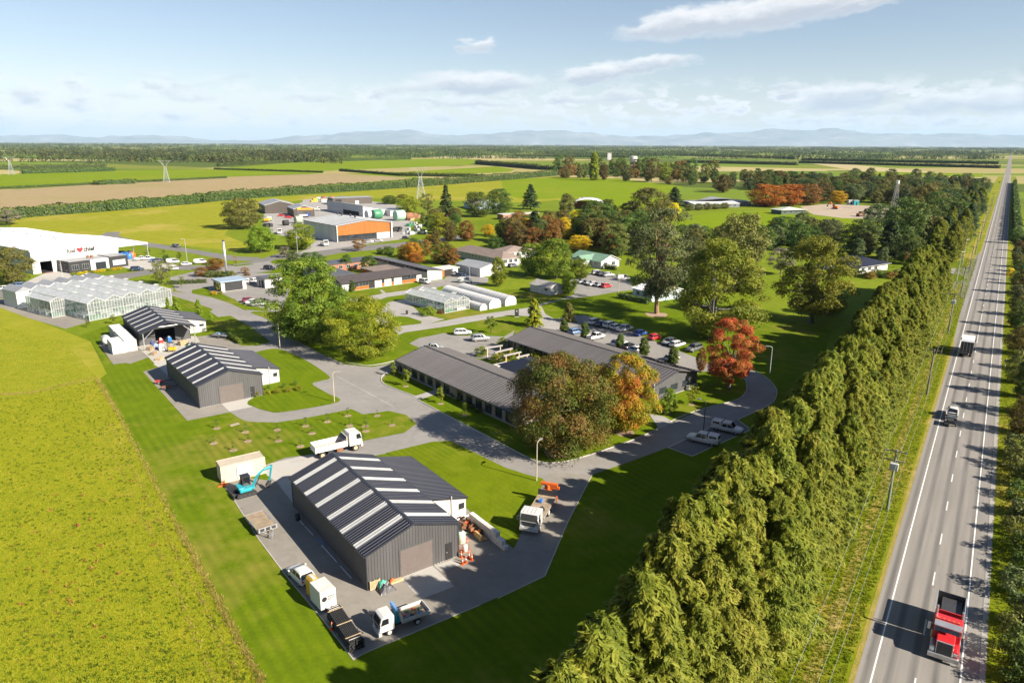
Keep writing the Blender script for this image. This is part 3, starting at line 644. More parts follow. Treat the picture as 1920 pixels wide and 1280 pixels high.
def conifer(seed,R=.30,base=.04,nbr=120,per=85,spray=.028,droop=.35,power=.8,layer=0,aspect=2.6,trunk_r=.018,lift=.15,topr=.03):
 rng=np.random.default_rng(seed);Ps,Ds,Ns,Ts=[],[],[],[];mb=MB()
 mb.tube((0,0,-.01),(0,0,.55),trunk_r*1.3,trunk_r*.7,7);mb.tube((0,0,.55),(0,0,.97),trunk_r*.7,trunk_r*.12,6)
 for b in range(nbr):
  t=(b+rng.uniform(0,1))/nbr
  if layer:t=(math.floor(t*layer)+.5+rng.normal(0,.12))/layer
  t=min(max(t,0),.99);z=base+t*(.97-base)
  L=(R*(1-t)**power+topr)*rng.uniform(.6,1.12);a=b*2.39996+rng.normal(0,.5)
  u=rng.uniform(0,1,per)**.62
  dirv=np.array([math.cos(a),math.sin(a),0.]);side=np.array([-math.sin(a),math.cos(a),0.])
  zz=z+L*(lift*u*1.4-droop*u**2.2)
  wd=L*.34*np.sin(np.pi*np.clip(u*.85+.12,0,1))
  s=rng.normal(0,.55,per);s=np.clip(s,-1.2,1.2)
  P=dirv*(L*u)[:,None]+side*(wd*s)[:,None];P[:,2]=zz-np.abs(s)*wd*.3+rng.normal(0,.010,per)
  D=dirv+side*(s*.8)[:,None];D[:,2]+=lift-droop*1.3*u
  N=np.tile([0,0,1.],(per,1))+dirv*.55+side*s[:,None]*.3
  Ps.append(P);Ds.append(D);Ns.append(N);Ts.append(np.clip(rng.uniform(.2,.75)+.25*(u-.5),0,1))
  if b%4==0:mb.tube((0,0,z),tuple(dirv*L*.8+np.array([0,0,z+L*(lift-droop*.6)])),trunk_r*.22,trunk_r*.05,4)
 P,D,N,T=map(np.concatenate,(Ps,Ds,Ns,Ts))
 V,Q,T=leaves(P,N,spray,rng,aspect,.38,T,unit(D))
 return mb.mesh('trunk'),npmesh('crown',V,Q,None,T)
PROTO={}
def proto(key,fn,**k):
 if key not in PROTO:PROTO[key]=fn(**k)
 return PROTO[key]
for i in range(4):proto(('cypress',i),conifer,seed=40+i,R=.28 if i%2 else .33,base=.03,nbr=230,per=230,spray=.0145,droop=.30,power=.58,lift=.36,aspect=2.5,topr=.02)
for i in range(2):proto(('cedar',i),conifer,seed=60+i,R=.33,base=.08,nbr=110,per=60,spray=.036,droop=.18,power=.85,layer=14,lift=.12,aspect=1.8)
for i in range(2):proto(('cypress_lo',i),conifer,seed=50+i,R=.36,base=.03,nbr=55,per=26,spray=.075,droop=.4,power=.6,lift=.2,aspect=1.8)
for i in range(3):proto(('round',i),crown_tree,seed=10+i,env='round',R=.46,base=.05,nlobe=85,nleaf=11500,lsize=.028,lobe=.27)
for i in range(2):proto(('wide',i),crown_tree,seed=20+i,env='wide',R=.5,base=.09,nlobe=85,nleaf=11500,lsize=.029,lobe=.25,irregular=.25)
for i in range(2):proto(('egg',i),crown_tree,seed=24+i,env='egg',R=.36,base=.06,nlobe=80,nleaf=10500,lsize=.028,lobe=.28,irregular=.25)
proto(('column',0),crown_tree,seed=30,env='column',R=.2,base=.04,nlobe=70,nleaf=11000,lsize=.036,lobe=.36,limbs=3)
for i in range(2):proto(('open',i),crown_tree,seed=33+i,env='open',R=.44,base=.2,nlobe=60,nleaf=4200,lsize=.030,lobe=.22,gap=.15,trunk_r=.018,limbs=16,irregular=.35)
for i in range(3):proto(('lo',i),crown_tree,seed=70+i,env='egg',R=.42,base=.06,nlobe=34,nleaf=1300,lsize=.07,lobe=.32,limbs=2)
proto(('sapling',0),crown_tree,seed=80,env='egg',R=.30,base=.30,nlobe=18,nleaf=420,lsize=.075,lobe=.34,limbs=5,trunk_r=.014)
proto(('sapling',1),crown_tree,seed=81,env='open',R=.30,base=.35,nlobe=14,nleaf=160,lsize=.07,lobe=.3,limbs=6,trunk_r=.016,gap=.2)
proto(('shrub',0),crown_tree,seed=85,env='wide',R=.75,base=.0,nlobe=30,nleaf=1500,lsize=.085,lobe=.3,limbs=4,trunk_r=.03)
# large individual crowns
proto(('bigmaple',0),crown_tree,seed=101,env='wide',R=.62,base=.05,nlobe=170,nleaf=56000,lsize=.0175,lobe=.21,squash=.85,irregular=.22)
proto(('bigmaple',1),crown_tree,seed=102,env='egg',R=.46,base=.06,nlobe=130,nleaf=42000,lsize=.0175,lobe=.22,irregular=.3)
proto(('bigoak',0),crown_tree,seed=103,env='wide',R=.60,base=.07,nlobe=130,nleaf=32000,lsize=.019,lobe=.20,squash=.6,irregular=.3)
proto(('bigoak',1),crown_tree,seed=104,env='round',R=.52,base=.05,nlobe=150,nleaf=34000,lsize=.019,lobe=.20,squash=.6,irregular=.25)
proto(('gum',0),crown_tree,seed=105,env='open',R=.42,base=.17,nlobe=110,nleaf=24000,lsize=.0155,lobe=.22,gap=.12,inner=.2,trunk_r=.021,limbs=34,irregular=.4)
proto(('bigpoplar',0),crown_tree,seed=106,env='egg',R=.44,base=.08,nlobe=120,nleaf=34000,lsize=.017,lobe=.21,gap=.0,irregular=.4,limbs=16)
proto(('bigpoplar',1),crown_tree,seed=107,env='egg',R=.40,base=.12,nlobe=90,nleaf=26000,lsize=.0175,lobe=.22,gap=.05,irregular=.45,limbs=20)
proto(('redmaple',0),crown_tree,seed=108,env='round',R=.42,base=.12,nlobe=90,nleaf=26000,lsize=.018,lobe=.2,gap=.1,irregular=.3,limbs=14)
CNT={}
def tree(key,base,h,mat,label,bark='brown',wid=1.0,name=None,rz=None,group=None,cat='tree',dz=0.0):
 """wid: horizontal scale relative to the prototype proportion"""
 tm,cm=PROTO[key]
 CNT[key]=CNT.get(key,0)+1
 r=thing(name or 'tree',label,cat,(base[0],base[1],dz),(CNT[key]*2.4)%6.28 if rz is None else rz,group)
 r.scale=(h*wid,h*wid,h)
 t=link('trunk',tm,None,r);setmat(t,BK[bark])
 c=link('crown',cm,None,r);setmat(c,LM[mat])
 return r
def treepx(key,bx,by,ty,mat,label,hw=None,**k):
 """base pixel, pixel row of the top, half width of the crown in pixels"""
 b=G(bx,by);h=HGT(b,ty)
 if hw:
  dist=(CAMR.transposed() @ (Vector((b.x,b.y,h*.55))-Vector((0,0,CAMH)))).z
  rw=hw*-dist/F;cm=PROTO[key][1]
  if key not in RAD:RAD[key]=radius_of(cm)
  k['wid']=rw/(RAD[key]*h)
 return tree(key,b,h,mat,label,**k)
RAD={}
def radius_of(me):
 n=len(me.vertices);a=np.empty(n*3,dtype=np.float32);me.vertices.foreach_get('co',a);a=a.reshape(-1,3)
 return float(np.percentile(np.hypot(a[:,0],a[:,1]),97))
# ------------------------------------------------------------------ hedges: box of clipped foliage
def hedge_mesh(L,W,H,nleaf,ls,seed,rough=.12,top=.25,bumps=.18):
 rng=np.random.default_rng(seed)
 a_top,a_side,a_end=L*W,L*H,W*H;tot=a_top+2*a_side+2*a_end
 k=rng.choice(5,nleaf,p=[a_top/tot,a_side/tot,a_side/tot,a_end/tot,a_end/tot])
 u,v=rng.random(nleaf),rng.random(nleaf);P=np.empty((nleaf,3));N=np.zeros((nleaf,3))
 P[:,0]=np.select([k<=2,k==3],[u*L,0],L);P[:,1]=np.select([k==0,k==1,k==2],[v*W-W/2,-W/2,W/2],u*W-W/2)
 P[:,2]=np.select([k==0],[H],v*H)
 N[:,0]=np.select([k==3,k==4],[-1,1],0);N[:,1]=np.select([k==1,k==2],[-1,1],0);N[:,2]=(k==0)
 ph=rng.uniform(0,6.28,4)
 bump=(np.sin(P[:,0]/(W*.9)+ph[0])+np.sin(P[:,0]/(W*.37)+ph[1])+np.sin(P[:,0]/(W*2.3)+ph[2]))/3
 P[:,2]*=1+bump*bumps;sh=1-top*(P[:,2]/H)**2;P[:,1]*=sh
 P+=rng.normal(0,rough*min(W,H),P.shape)*.5;P[:,2]=np.maximum(P[:,2],.02)
 N[:,2]+=.3
 return leaves(P,N,ls,rng,1.2,.5)
HED=[0]
def hedge(p0,p1,H,W,label,mat='hedge',dens=1.0,ls=None,name='hedge',group=None,bumps=.18,core=True):
 a,b=Vector((p0[0],p0[1],0)),Vector((p1[0],p1[1],0));d=b-a;L=d.length
 HED[0]+=1;ls=ls or max(.35,min(1.6,H*.16))
 n=int(min(22000,max(500,(L*W+2*L*H)/(ls*ls)*1.6*dens)))
 r=thing(name,label,'hedge',a,math.atan2(d.y,d.x),group)
 V,Q,T=hedge_mesh(L,W,H,n,ls,300+HED[0],bumps=bumps)
 o=link('foliage',npmesh('foliage',V,Q,None,T),None,r);setmat(o,LM[mat])
 if core:
  s=link('hedge_core',MB().box(W*.25,-W*.3,0,L-W*.25,W*.3,H*.8).mesh('hedge_core'),None,r);setmat(s,LM['darkcon'])  # added solid box in dark leaf colour, filling the inside of the hedge
 return r
# ------------------------------------------------------------------ building materials
M_char=plain('charcoal_steel',(.075,.075,.078),.5,.0,.08,.8)
M_charroof=plain('dark_blue_grey_roof_steel',(.015,.017,.029),.45,.0,.14,.5,spec=.3)
M_charwall=plain('grey_corrugated_steel',(.082,.081,.083),.5,.0,.13,.6,streak=True)
M_skyl=plain('translucent_roof_sheet',(.38,.385,.375),.55,.0,.12,.6)
M_whitep=plain('white_painted_steel',(.52,.50,.46),.5,.0,.08,.6,streak=True)
M_white=plain('white_paint',(.50,.495,.475),.55,.0,.08,.5,streak=True)
M_whiter=plain('white_roof_steel',(.60,.60,.595),.45,.0,.05,.12)
M_greyw=plain('pale_grey_panel',(.42,.44,.46),.55,.0,.08,.3,streak=True)
M_concw=plain('precast_concrete',(.46,.46,.45),.8,.0,.14,.5,streak=True)
M_block=plain('concrete_block',(.56,.53,.48),.85,.0,.18,1.8)
M_door=plain('roller_door_taupe',(.125,.105,.097),.5,.0,.08,.8)
M_black=plain('black_cladding',(.022,.022,.024),.5,.0,.12,.8)
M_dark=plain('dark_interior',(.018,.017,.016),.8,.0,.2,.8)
M_trim=plain('dark_trim',(.028,.03,.038),.45,.0,.08,1.)
M_alu=plain('aluminium',(.55,.56,.57),.35,.7,.06,1.)
M_galv=plain('galvanised_steel',(.48,.49,.50),.42,.6,.12,1.2)
M_greyroof=plain('grey_roof_steel',(.25,.26,.275),.5,.1,.10,.3)
M_officeroof=plain('office_roof_steel',(.088,.083,.085),.42,.15,.07,.25)
M_brownroof=plain('brown_tile_roof',(.20,.155,.13),.75,.0,.14,.6)
M_greenroof=plain('green_roof_steel',(.14,.24,.17),.5,.0,.12,.4)
M_redp=plain('red_paint',(.42,.035,.03),.4,.0,.1,1.)
M_brick=plain('red_brick',(.30,.13,.08),.85,.0,.2,2.)
M_wooddeck=plain('weathered_timber',(.30,.23,.155),.85,.0,.25,1.5)
M_tan=plain('raw_timber',(.46,.34,.20),.8,.0,.2,2.)
M_polyc=plain('tunnel_film',(.46,.46,.45),.45,.0,.10,.6)
M_green=plain('green_plastic',(.05,.19,.10),.45,.0,.1,1.)
M_teal=plain('teal_paint',(.02,.27,.33),.38,.0,.08,1.2)
M_blue=plain('blue_plastic',(.03,.14,.42),.4,.0,.1,1.)
M_orange=plain('orange_paint',(.62,.12,.02),.45,.0,.1,1.5)
M_yellow=plain('yellow_plastic',(.68,.38,.02),.45,.0,.1,1.5)
M_rust=plain('rusty_steel',(.24,.11,.055),.8,.2,.3,3.)
M_rubber=plain('tyre_rubber',(.022,.022,.022),.8,.0,.15,3.)
M_steel=plain('dark_steel',(.06,.06,.065),.5,.4,.15,2.)
def wood_mat(name,a,b,per=.35):
 m,nt,out=newmat(name);p=nt.objc()
 mp=nt.new('ShaderNodeMapping');nt.l.new(p,mp.inputs[0]);mp.inputs['Scale'].default_value=(1/per,1/per,.06)
 n=nt.noise(mp.outputs[0],1.0,4,.7);n2=nt.noise(p,.4,3)
 c=nt.mix(nt.rng(n2,.3,.7,0,.4),nt.ramp(n,[(.3,a),(.7,b)]),b);pbsdf(nt,out,c,.75,0,.25); return m
M_cedar=wood_mat('cedar_boards',(.20,.07,.016),(.32,.125,.03))
M_timber=wood_mat('grey_timber_boards',(.14,.115,.09),(.27,.225,.175))
def glass_mat(name,col,alpha,rough=.08):
 m,nt,out=newmat(name)
 g=nt.new('ShaderNodeBsdfPrincipled');g.inputs['Base Color'].default_value=(*col,1);g.inputs['Roughness'].default_value=rough;g.inputs['Specular IOR Level'].default_value=.6
 t=nt.new('ShaderNodeBsdfTransparent');t.inputs[0].default_value=(.86,.92,.90,1)
 n=nt.noise(nt.objc(),.8,3);mx=nt.new('ShaderNodeMixShader');nt.l.new(nt.rng(n,.3,.7,alpha-.12,alpha+.12),mx.inputs[0])
 nt.l.new(t.outputs[0],mx.inputs[1]);nt.l.new(g.outputs[0],mx.inputs[2]);nt.l.new(mx.outputs[0],out.inputs[0]); return m
M_pane=glass_mat('glasshouse_glass',(.30,.33,.33),.36)
M_panew=glass_mat('whitewashed_glass',(.50,.52,.53),.72,.25)
M_win=plain('window_glass',(.025,.032,.04),.06,.0,.2,.6,spec=.7)
def rot2(p,a): return Vector((p[0]*math.cos(a)-p[1]*math.sin(a),p[0]*math.sin(a)+p[1]*math.cos(a),0))
def local(root_loc,a,w):  # world -> local xy
 d=Vector((w[0]-root_loc[0],w[1]-root_loc[1],0)); return rot2(d,-a)
def window(par,x,y,z,w,h,axis='x',side=-1,frame=M_alu,nm='window',glass=None,bars=1,t=.07):
 """window standing proud of a wall whose face is at y (axis x) or x (axis y); side = outward sign"""
 def bx(mb,a0,a1,z0,z1,d0,d1):
  d0,d1=sorted((d0*side,d1*side))
  if axis=='x':mb.box(a0,y+d0,z0,a1,y+d1,z1)
  else:mb.box(x+d0,a0,z0,x+d1,a1,z1)
 c=x if axis=='x' else y;f=MB();b=.06
 bx(f,c,c+w,z,z+b,.002,t);bx(f,c,c+w,z+h-b,z+h,.002,t);bx(f,c,c+b,z+b,z+h-b,.002,t);bx(f,c+w-b,c+w,z+b,z+h-b,.002,t)
 for i in range(1,bars):q=c+w*i/bars;bx(f,q-b/2,q+b/2,z+b,z+h-b,.002,t)
 o=f.obj(nm,frame,par);g=MB();bx(g,c+b,c+w-b,z+b,z+h-b,.002,.03);g.obj('pane',glass or M_win,o)
 return o
def plate(par,nm,mat,x0,x1,z0,z1,y,axis='x',side=-1,t=.06,ribs=0):
 mb=MB()
 a,b=sorted((y+side*.003,y+side*t))
 if axis=='x':mb.box(x0,a,z0,x1,b,z1)
 else:mb.box(a,x0,z0,b,x1,z1)
 if ribs:
  for i in range(ribs):
   q=z0+(z1-z0)*(i+.5)/ribs;hh=(z1-z0)/ribs*.28;c,d=sorted((y+side*t,y+side*(t+.035)))
   if axis=='x':mb.box(x0+.02,c,q-hh,x1-.02,d,q+hh)
   else:mb.box(c,x0+.02,q-hh,d,x1-.02,q+hh)
 return mb.obj(nm,mat,par)
def gable_walls(par,W,L,e,r,mat,pitch=.34,d=.04,open_front=False,rx=None,nm='wall'):
 """ribbed steel walls of a gable shed, front gable at y=0; eave e, ridge r at rx"""
 rx=W/2 if rx is None else rx;n= lambda q:max(2,int(q/pitch))
 if not open_front:
  MB().rib((0,0,0),(rx,0,0),(rx,0,r),(0,0,e),n(rx),d,(0,-1,0)).rib((rx,0,0),(W,0,0),(W,0,e),(rx,0,r),n(W-rx),d,(0,-1,0)).obj(nm,mat,par)
 MB().rib((W,L,0),(rx,L,0),(rx,L,r),(W,L,e),n(W-rx),d,(0,1,0)).rib((rx,L,0),(0,L,0),(0,L,e),(rx,L,r),n(rx),d,(0,1,0)).obj(nm,mat,par)
 MB().rib((0,L,0),(0,0,0),(0,0,e),(0,L,e),n(L),d,(-1,0,0)).obj(nm,mat,par)
 MB().rib((W,0,0),(W,L,0),(W,L,e),(W,0,e),n(L),d,(1,0,0)).obj(nm,mat,par)
def roof_slope(par,y0,y1,xe,ze,xr,zr,mat,strips,sw,pitch=.44,d=.055,smat=None,th=.06):
 """roof slope from eave (xe,ze) to ridge (xr,zr) between y0,y1 made of ribbed sheets with pale strips at the given y centres"""
 nrm=Vector((-(zr-ze),0,(xr-xe)));nrm=nrm.normalized() if nrm.z>0 else (-nrm).normalized()
 segs=[];y=y0
 for c in sorted(strips):segs+=[(y,c-sw/2,0),(c-sw/2,c+sw/2,1)];y=c+sw/2
 segs.append((y,y1,0))
 for a,b,k in segs:
  if b-a<.02:continue
  lift=nrm*(.012 if k else 0)
  A,B,Cc,D=[Vector(q)+lift for q in ((xe,a,ze),(xe,b,ze),(xr,b,zr),(xr,a,zr))]
  mb=MB().rib(A,B,Cc,D,max(2,int((b-a)/pitch)),d*(.7 if k else 1),nrm)
  mb.quad(A-nrm*th,D-nrm*th,Cc-nrm*th,B-nrm*th)
  mb.obj('skylight_strip' if k else 'roof_sheet',smat or M_skyl if k else mat,par)
 # fascia along the eave
 s=1 if xe>xr else -1
 MB().box(min(xe,xe+s*.12),y0,ze-.16,max(xe,xe+s*.12),y1,ze-.01).obj('gutter',M_trim,par)
def barge(par,xe,ze,xr,zr,y,mat=M_trim,w=.22,t=.06):
 o=MB();o.add([(xe,y,ze-w*.7),(xr,y,zr-w*.7),(xr,y,zr+.06),(xe,y,ze+.06),(xe,y+t,ze-w*.7),(xr,y+t,zr-w*.7),(xr,y+t,zr+.06),(xe,y+t,ze+.06)],
 [(0,1,2,3),(4,7,6,5),(0,4,5,1),(3,2,6,7),(0,3,7,4),(1,5,6,2)])
 return o.obj('barge_board',mat,par)
def gable_roof(par,W,L,e,r,mat,strips,sw,oh=.22,pitch=.44,d=.055,rx=None,smat=None,front=.15,cap=True):
 rx=W/2 if rx is None else rx;sl=(r-e)/rx;s2=(r-e)/(W-rx)
 roof_slope(par,-front,L+.15,-oh,e-sl*oh+.05,rx,r+.05,mat,strips,sw,pitch,d,smat)
 roof_slope(par,-front,L+.15,W+oh,e-s2*oh+.05,rx,r+.05,mat,strips,sw,pitch,d,smat)
 for y in (-front-.05,L+.15):barge(par,-oh,e-sl*oh+.05,rx,r+.05,y);barge(par,W+oh,e-s2*oh+.05,rx,r+.05,y)
 if cap:MB().add([(rx-.28,-front-.05,r+.05-.28*sl+.05),(rx,-front-.05,r+.12),(rx+.28,-front-.05,r+.05-.28*s2+.05),(rx-.28,L+.2,r+.05-.28*sl+.05),(rx,L+.2,r+.12),(rx+.28,L+.2,r+.05-.28*s2+.05)],[(0,1,4,3),(1,2,5,4)]).obj('ridge_cap',M_trim,par)
def lean_to(par,x0,x1,y0,y1,z0,z1,wmat,rmat,pitch=.44):
 n= lambda q:max(2,int(q/.3))
 MB().rib((x0,y0,0),(x1,y0,0),(x1,y0,z1),(x0,y0,z0),n(x1-x0),.025,(0,-1,0)).obj('extension_wall',wmat,par)
 MB().rib((x1,y0,0),(x1,y1,0),(x1,y1,z1),(x1,y0,z1),n(y1-y0),.025,(1,0,0)).obj('extension_wall',wmat,par)
 MB().rib((x1,y1,0),(x0,y1,0),(x0,y1,z0),(x1,y1,z1),n(x1-x0),.025,(0,1,0)).obj('extension_wall',wmat,par)
 roof_slope(par,y0-.1,y1+.1,x1+.2,z1-.03,x0-.05,z0+.04,rmat,[],1,pitch)
 barge(par,x1+.2,z1-.03,x0,z0+.04,y0-.16);barge(par,x1+.2,z1-.03,x0,z0+.04,y1+.1)
# ------------------------------------------------------------------ the three steel sheds
def shed(label,Aw,rot,W,L,e,r,nst,sw,ext=None,door=None,pdoor=None,name='steel_shed',open_front=False,canopy=0.0,wall=M_charwall):
 t=thing(name,label,'shed',Aw,rot)
 st=[L*(i+.62)/(nst+.15) for i in range(nst)] if not canopy else [-canopy+(L+canopy)*(i+.8)/(nst+.5) for i in range(nst)]
 gable_walls(t,W,L,e,r,wall,open_front=open_front)
 gable_roof(t,W,L,e,r,M_charroof,st,sw,front=.15+canopy)
 for x in (0,W):
  for y in (0,L):MB().box(x-.06,y-.06,0,x+.06,y+.06,e-.05).obj('corner_flashing',M_trim,t)
 MB().box(-.03,-.03,0,W+.03,L+.03,.06).obj('floor_slab',M_conc,t)
 if ext:lean_to(t,W,ext[0],ext[1],ext[2],e-.12,ext[3],M_whitep,M_charroof)
 if door:
  plate(t,'roller_door',M_door,door[0],door[1],.06,door[2],0,t=.05,ribs=22)
  f=MB();f.box(door[0]-.12,-.075,0,door[0],-.003,door[2]+.12);f.box(door[1],-.075,0,door[1]+.12,-.003,door[2]+.12);f.box(door[0],-.075,door[2],door[1],-.003,door[2]+.12);f.obj('door_frame',M_char,t)
 if pdoor:
  o=plate(t,'door',M_black,pdoor[0],pdoor[1],.06,pdoor[2],0,t=.06);MB().box(pdoor[0]+.08,-.12,1.0,pdoor[0]+.2,-.062,1.06).obj('handle',M_alu,o)
 return t
ROT_N=math.radians(36.3)
near=shed('large charcoal steel shed with pale roof strips beside the crane trucks',(-15.4,66.3,0),ROT_N,11.5,22.6,4.25,6.15,6,.95,ext=(17.1,7.1,22.0,2.75),door=(4.0,8.05,3.35),pdoor=(9.75,10.65,2.15))
window(near,16.0,7.1,1.35,.8,.8,'x',-1,M_trim);MB().tube((14.9,6.98,0),(14.9,6.98,3.6),.06,.06,8).obj('downpipe',M_whitep,near)
ROT_S=math.radians(38.3)
mid=shed('charcoal steel shed with white extension beside the curved driveway and lawn',(-56.4,120.4,0),ROT_S,11.5,22.6,4.2,6.1,6,.8,ext=(16.9,5.8,21.6,2.8),door=(3.6,7.9,3.3),pdoor=(9.2,10.0,2.15))
window(mid,15.7,5.8,1.3,.8,.75,'x',-1,M_trim);MB().tube((14.9,5.68,0),(14.9,5.68,3.5),.06,.06,8).obj('downpipe',M_whitep,mid)
CA=Vector((-84.6,156.6,0));backs=None
backs=shed('open fronted charcoal shed with propped canopy next to white containers',CA+rot2((0,5.0),ROT_S),ROT_S,11.4,16.6,4.2,6.0,5,.55,ext=(16.6,5.2,16.2,2.8),open_front=True,canopy=5.0)
# its front wall: two leaves and a deep opening, canopy posts and braces
MB().rib((0,0,0),(3.6,0,0),(3.6,0,5.35),(0,0,4.2),12,.025,(0,-1,0)).rib((8.0,0,0),(11.4,0,0),(11.4,0,4.2),(8.0,0,5.3),12,.025,(0,-1,0)).add([(3.6,0,3.6),(8.0,0,3.6),(8.0,0,5.3),(5.7,0,6.0),(3.6,0,5.35)],[(0,1,2,3,4)]).obj('front_wall',M_char,backs)
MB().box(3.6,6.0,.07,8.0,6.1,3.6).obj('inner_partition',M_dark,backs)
MB().box(3.4,-.1,3.55,8.2,-.01,3.75).obj('lintel',M_galv,backs)
for x in (.15,11.25):
 p=MB();p.tube((x,-4.9,0),(x,-4.9,4.1),.11,.11,8);s=1 if x<5 else -1
 p.obj('post',M_galv,backs);MB().tube((x,-4.9,2.6),(x+s*2.3,-4.9,4.7),.08,.08,6).obj('brace',M_galv,backs)
 MB().tube((x,-4.9,3.2),(x,-.2,3.0),.05,.05,6).obj('brace',M_char,backs)
MB().tube((3.0,-5.0,5.15),(8.4,-5.0,5.15),.09,.09,6).obj('tie_beam',M_galv,backs)
window(backs,15.0,5.2,1.5,1.1,.55,'x',-1,M_trim);window(backs,11.8,5.2,1.3,1.0,1.0,'x',-1,M_trim)
# ------------------------------------------------------------------ office: two seamed-roof wings, link block, courtyard
def seam_roof(par,L,xe,ze,xr,zr,y0,mat,pitch=.78,nm='roof_panel'):
 """standing seam panels, each one an object; shared mesh"""
 nrm=Vector((-(zr-ze),0,(xr-xe)));nrm=nrm.normalized() if nrm.z>0 else (-nrm).normalized()
 n=int(round(L/pitch));p=L/n
 mb=MB();e,r=Vector((xe,0,ze)),Vector((xr,0,zr));up=nrm
 a,b,c,d=e,e+Vector((0,p,0)),r+Vector((0,p,0)),r
 th=up*.09
 mb.add([a,b,c,d,a-th,b-th,c-th,d-th],[(0,1,2,3) if xe<xr else (3,2,1,0),(4,7,6,5),(0,4,5,1),(2,6,7,3)])
 mb.add([e+Vector((0,-.035,0)),e+Vector((0,.035,0)),r+Vector((0,.035,0)),r+Vector((0,-.035,0)),e+Vector((0,-.025,0))+up*.11,e+Vector((0,.025,0))+up*.11,r+Vector((0,.025,0))+up*.11,r+Vector((0,-.025,0))+up*.11],
 [(4,5,6,7),(0,1,5,4),(1,2,6,5),(2,3,7,6),(3,0,4,7)])
 me=mb.mesh(nm,mat)
 for i in range(n):o=link(nm,me,None,par);o.location=(0,y0+i*p,0)
# local frame: x across the wing (front eave at x=0), y along towards the far end (angle 128.5 deg)
OFR=math.radians(39.3)
olA=Vector((-.9,115.2,0))  # near end hidden behind the maples
ol=thing('office_wing','long office wing with dark seamed roof and timber walls facing the campus road','building',olA+rot2((-.6,-3.4),OFR),OFR)
WL,LL,eL,rL,rxL=12.2,38.6,2.75,4.5,6.6
seam_roof(ol,LL+1.0,-.75,eL-.05,rxL,rL,-.5,M_officeroof);seam_roof(ol,LL+1.0,WL+.5,eL+.2,rxL,rL,-.5,M_officeroof)
MB().box(rxL-.12,-.55,rL-.02,rxL+.12,LL+.55,rL+.09).obj('ridge_cap',M_trim,ol)
MB().box(-.9,-.5,eL-.2,-.76,LL+.5,eL-.03).obj('gutter',M_trim,ol)
MB().box(.12,.12,0,WL-.1,LL-.1,eL-.05).obj('wall_core',M_black,ol)
y=0.0;k=0
while y<LL-.8:  # alternating timber piers and dark windows
 w=1.0 if k%2==0 else 1.9
 if 16<y<19 and k%2==0:w=2.6
 if k%2==0:
  for q in range(int(w/.25)):MB().box(.0,y+q*.25+.008,.12,.10,y+(q+1)*.25-.008,eL-.1).obj('wall_board',M_timber,ol)
 else:
  window(ol,.118,y,.35,w,2.2,'y',-1,M_trim,bars=2)
 y+=w;k+=1
for s_ in (0.0,LL-.1):
 pts=[(0,0),(WL,0),(WL,eL),(rxL,rL-.12),(0,eL-.1)]
 MB().xzprism(pts,s_ if s_ else -.02,s_+.1).obj('gable_wall',M_timber,ol)
MB().box(-.3,-.2,0,WL+.2,LL+.2,.08).obj('plinth',M_conc,ol)
orA=Vector((26.6,125.4,0))
orr=thing('office_wing','long office wing with dark seamed roof beside the rows of parked cars','building',orA,math.radians(39.8))
WR,LR,eR,rR,rxR=13.2,43.0,2.95,4.7,6.6
seam_roof(orr,LR+.6,-.7,eR,rxR,rR,-.6,M_officeroof);seam_roof(orr,LR+.6,WR+.6,eR,rxR,rR,-.6,M_officeroof)
MB().box(rxR-.12,-.65,rR-.02,rxR+.12,LR+.02,rR+.09).obj('ridge_cap',M_trim,orr)
MB().box(-.85,-.6,eR-.16,-.71,LR,eR+.01).obj('gutter',M_trim,orr)
MB().box(.12,.12,0,WR-.1,LR-.1,eR-.05).obj('wall_core',M_black,orr)
for s_ in (-.02,LR-.1):MB().xzprism([(0,0),(WR,0),(WR,eR),(rxR,rR-.12),(0,eR-.05)],s_,s_+.1).obj('gable_wall',M_char if s_<0 else M_black,orr)
for i in range(12):window(orr,.118,.6+i*3.4,.5,2.4,2.0,'y',-1,M_trim,bars=2)
for i in range(13):MB().box(.0,i*3.4+.02,.1,.1,i*3.4+.5,eR-.1).obj('wall_board',M_timber,orr)
for xx in (1.6,5.0,8.6):window(orr,xx,-.02,.9,2.0,1.2,'x',-1,M_trim,bars=2)
for xx in (9.5,11.4):MB().box(xx,-.95,.1,xx+.9,-.2,1.0).obj('heat_pump',M_alu,orr)
MB().tube((-.35,-.3,0),(-.35,-.3,3.5),.09,.09,8).obj('downpipe',M_whitep,orr)
MB().box(-.2,-.2,0,WR+.2,LR,.08).obj('plinth',M_conc,orr)
# link block between the wings
lk=thing('office_link_block','low dark roofed block joining the two office wings behind the maples','building',olA+rot2((12.3,8.0),OFR),OFR)
MB().xzprism([(0,0),(9.6,0),(9.6,2.9),(0,2.9)],0,11.0).obj('wall',M_black,lk)
mbk=MB();mbk.add([(-.2,-.3,2.95),(9.8,-.3,2.95),(9.8,11.3,2.95),(-.2,11.3,2.95),(4.8,2.5,4.3),(4.8,8.0,4.3)],[(0,1,4),(1,2,5,4),(2,3,5),(3,0,4,5),(0,3,2,1)]);mbk.obj('hip_roof',M_charroof,lk)
MB().box(8.6,1.6,3.3,9.3,2.3,4.3).obj('roof_vent',M_alu,lk)
MB().box(-.3,9.6,2.96,3.2,11.4,3.1).obj('flat_canopy',M_whitep,lk)
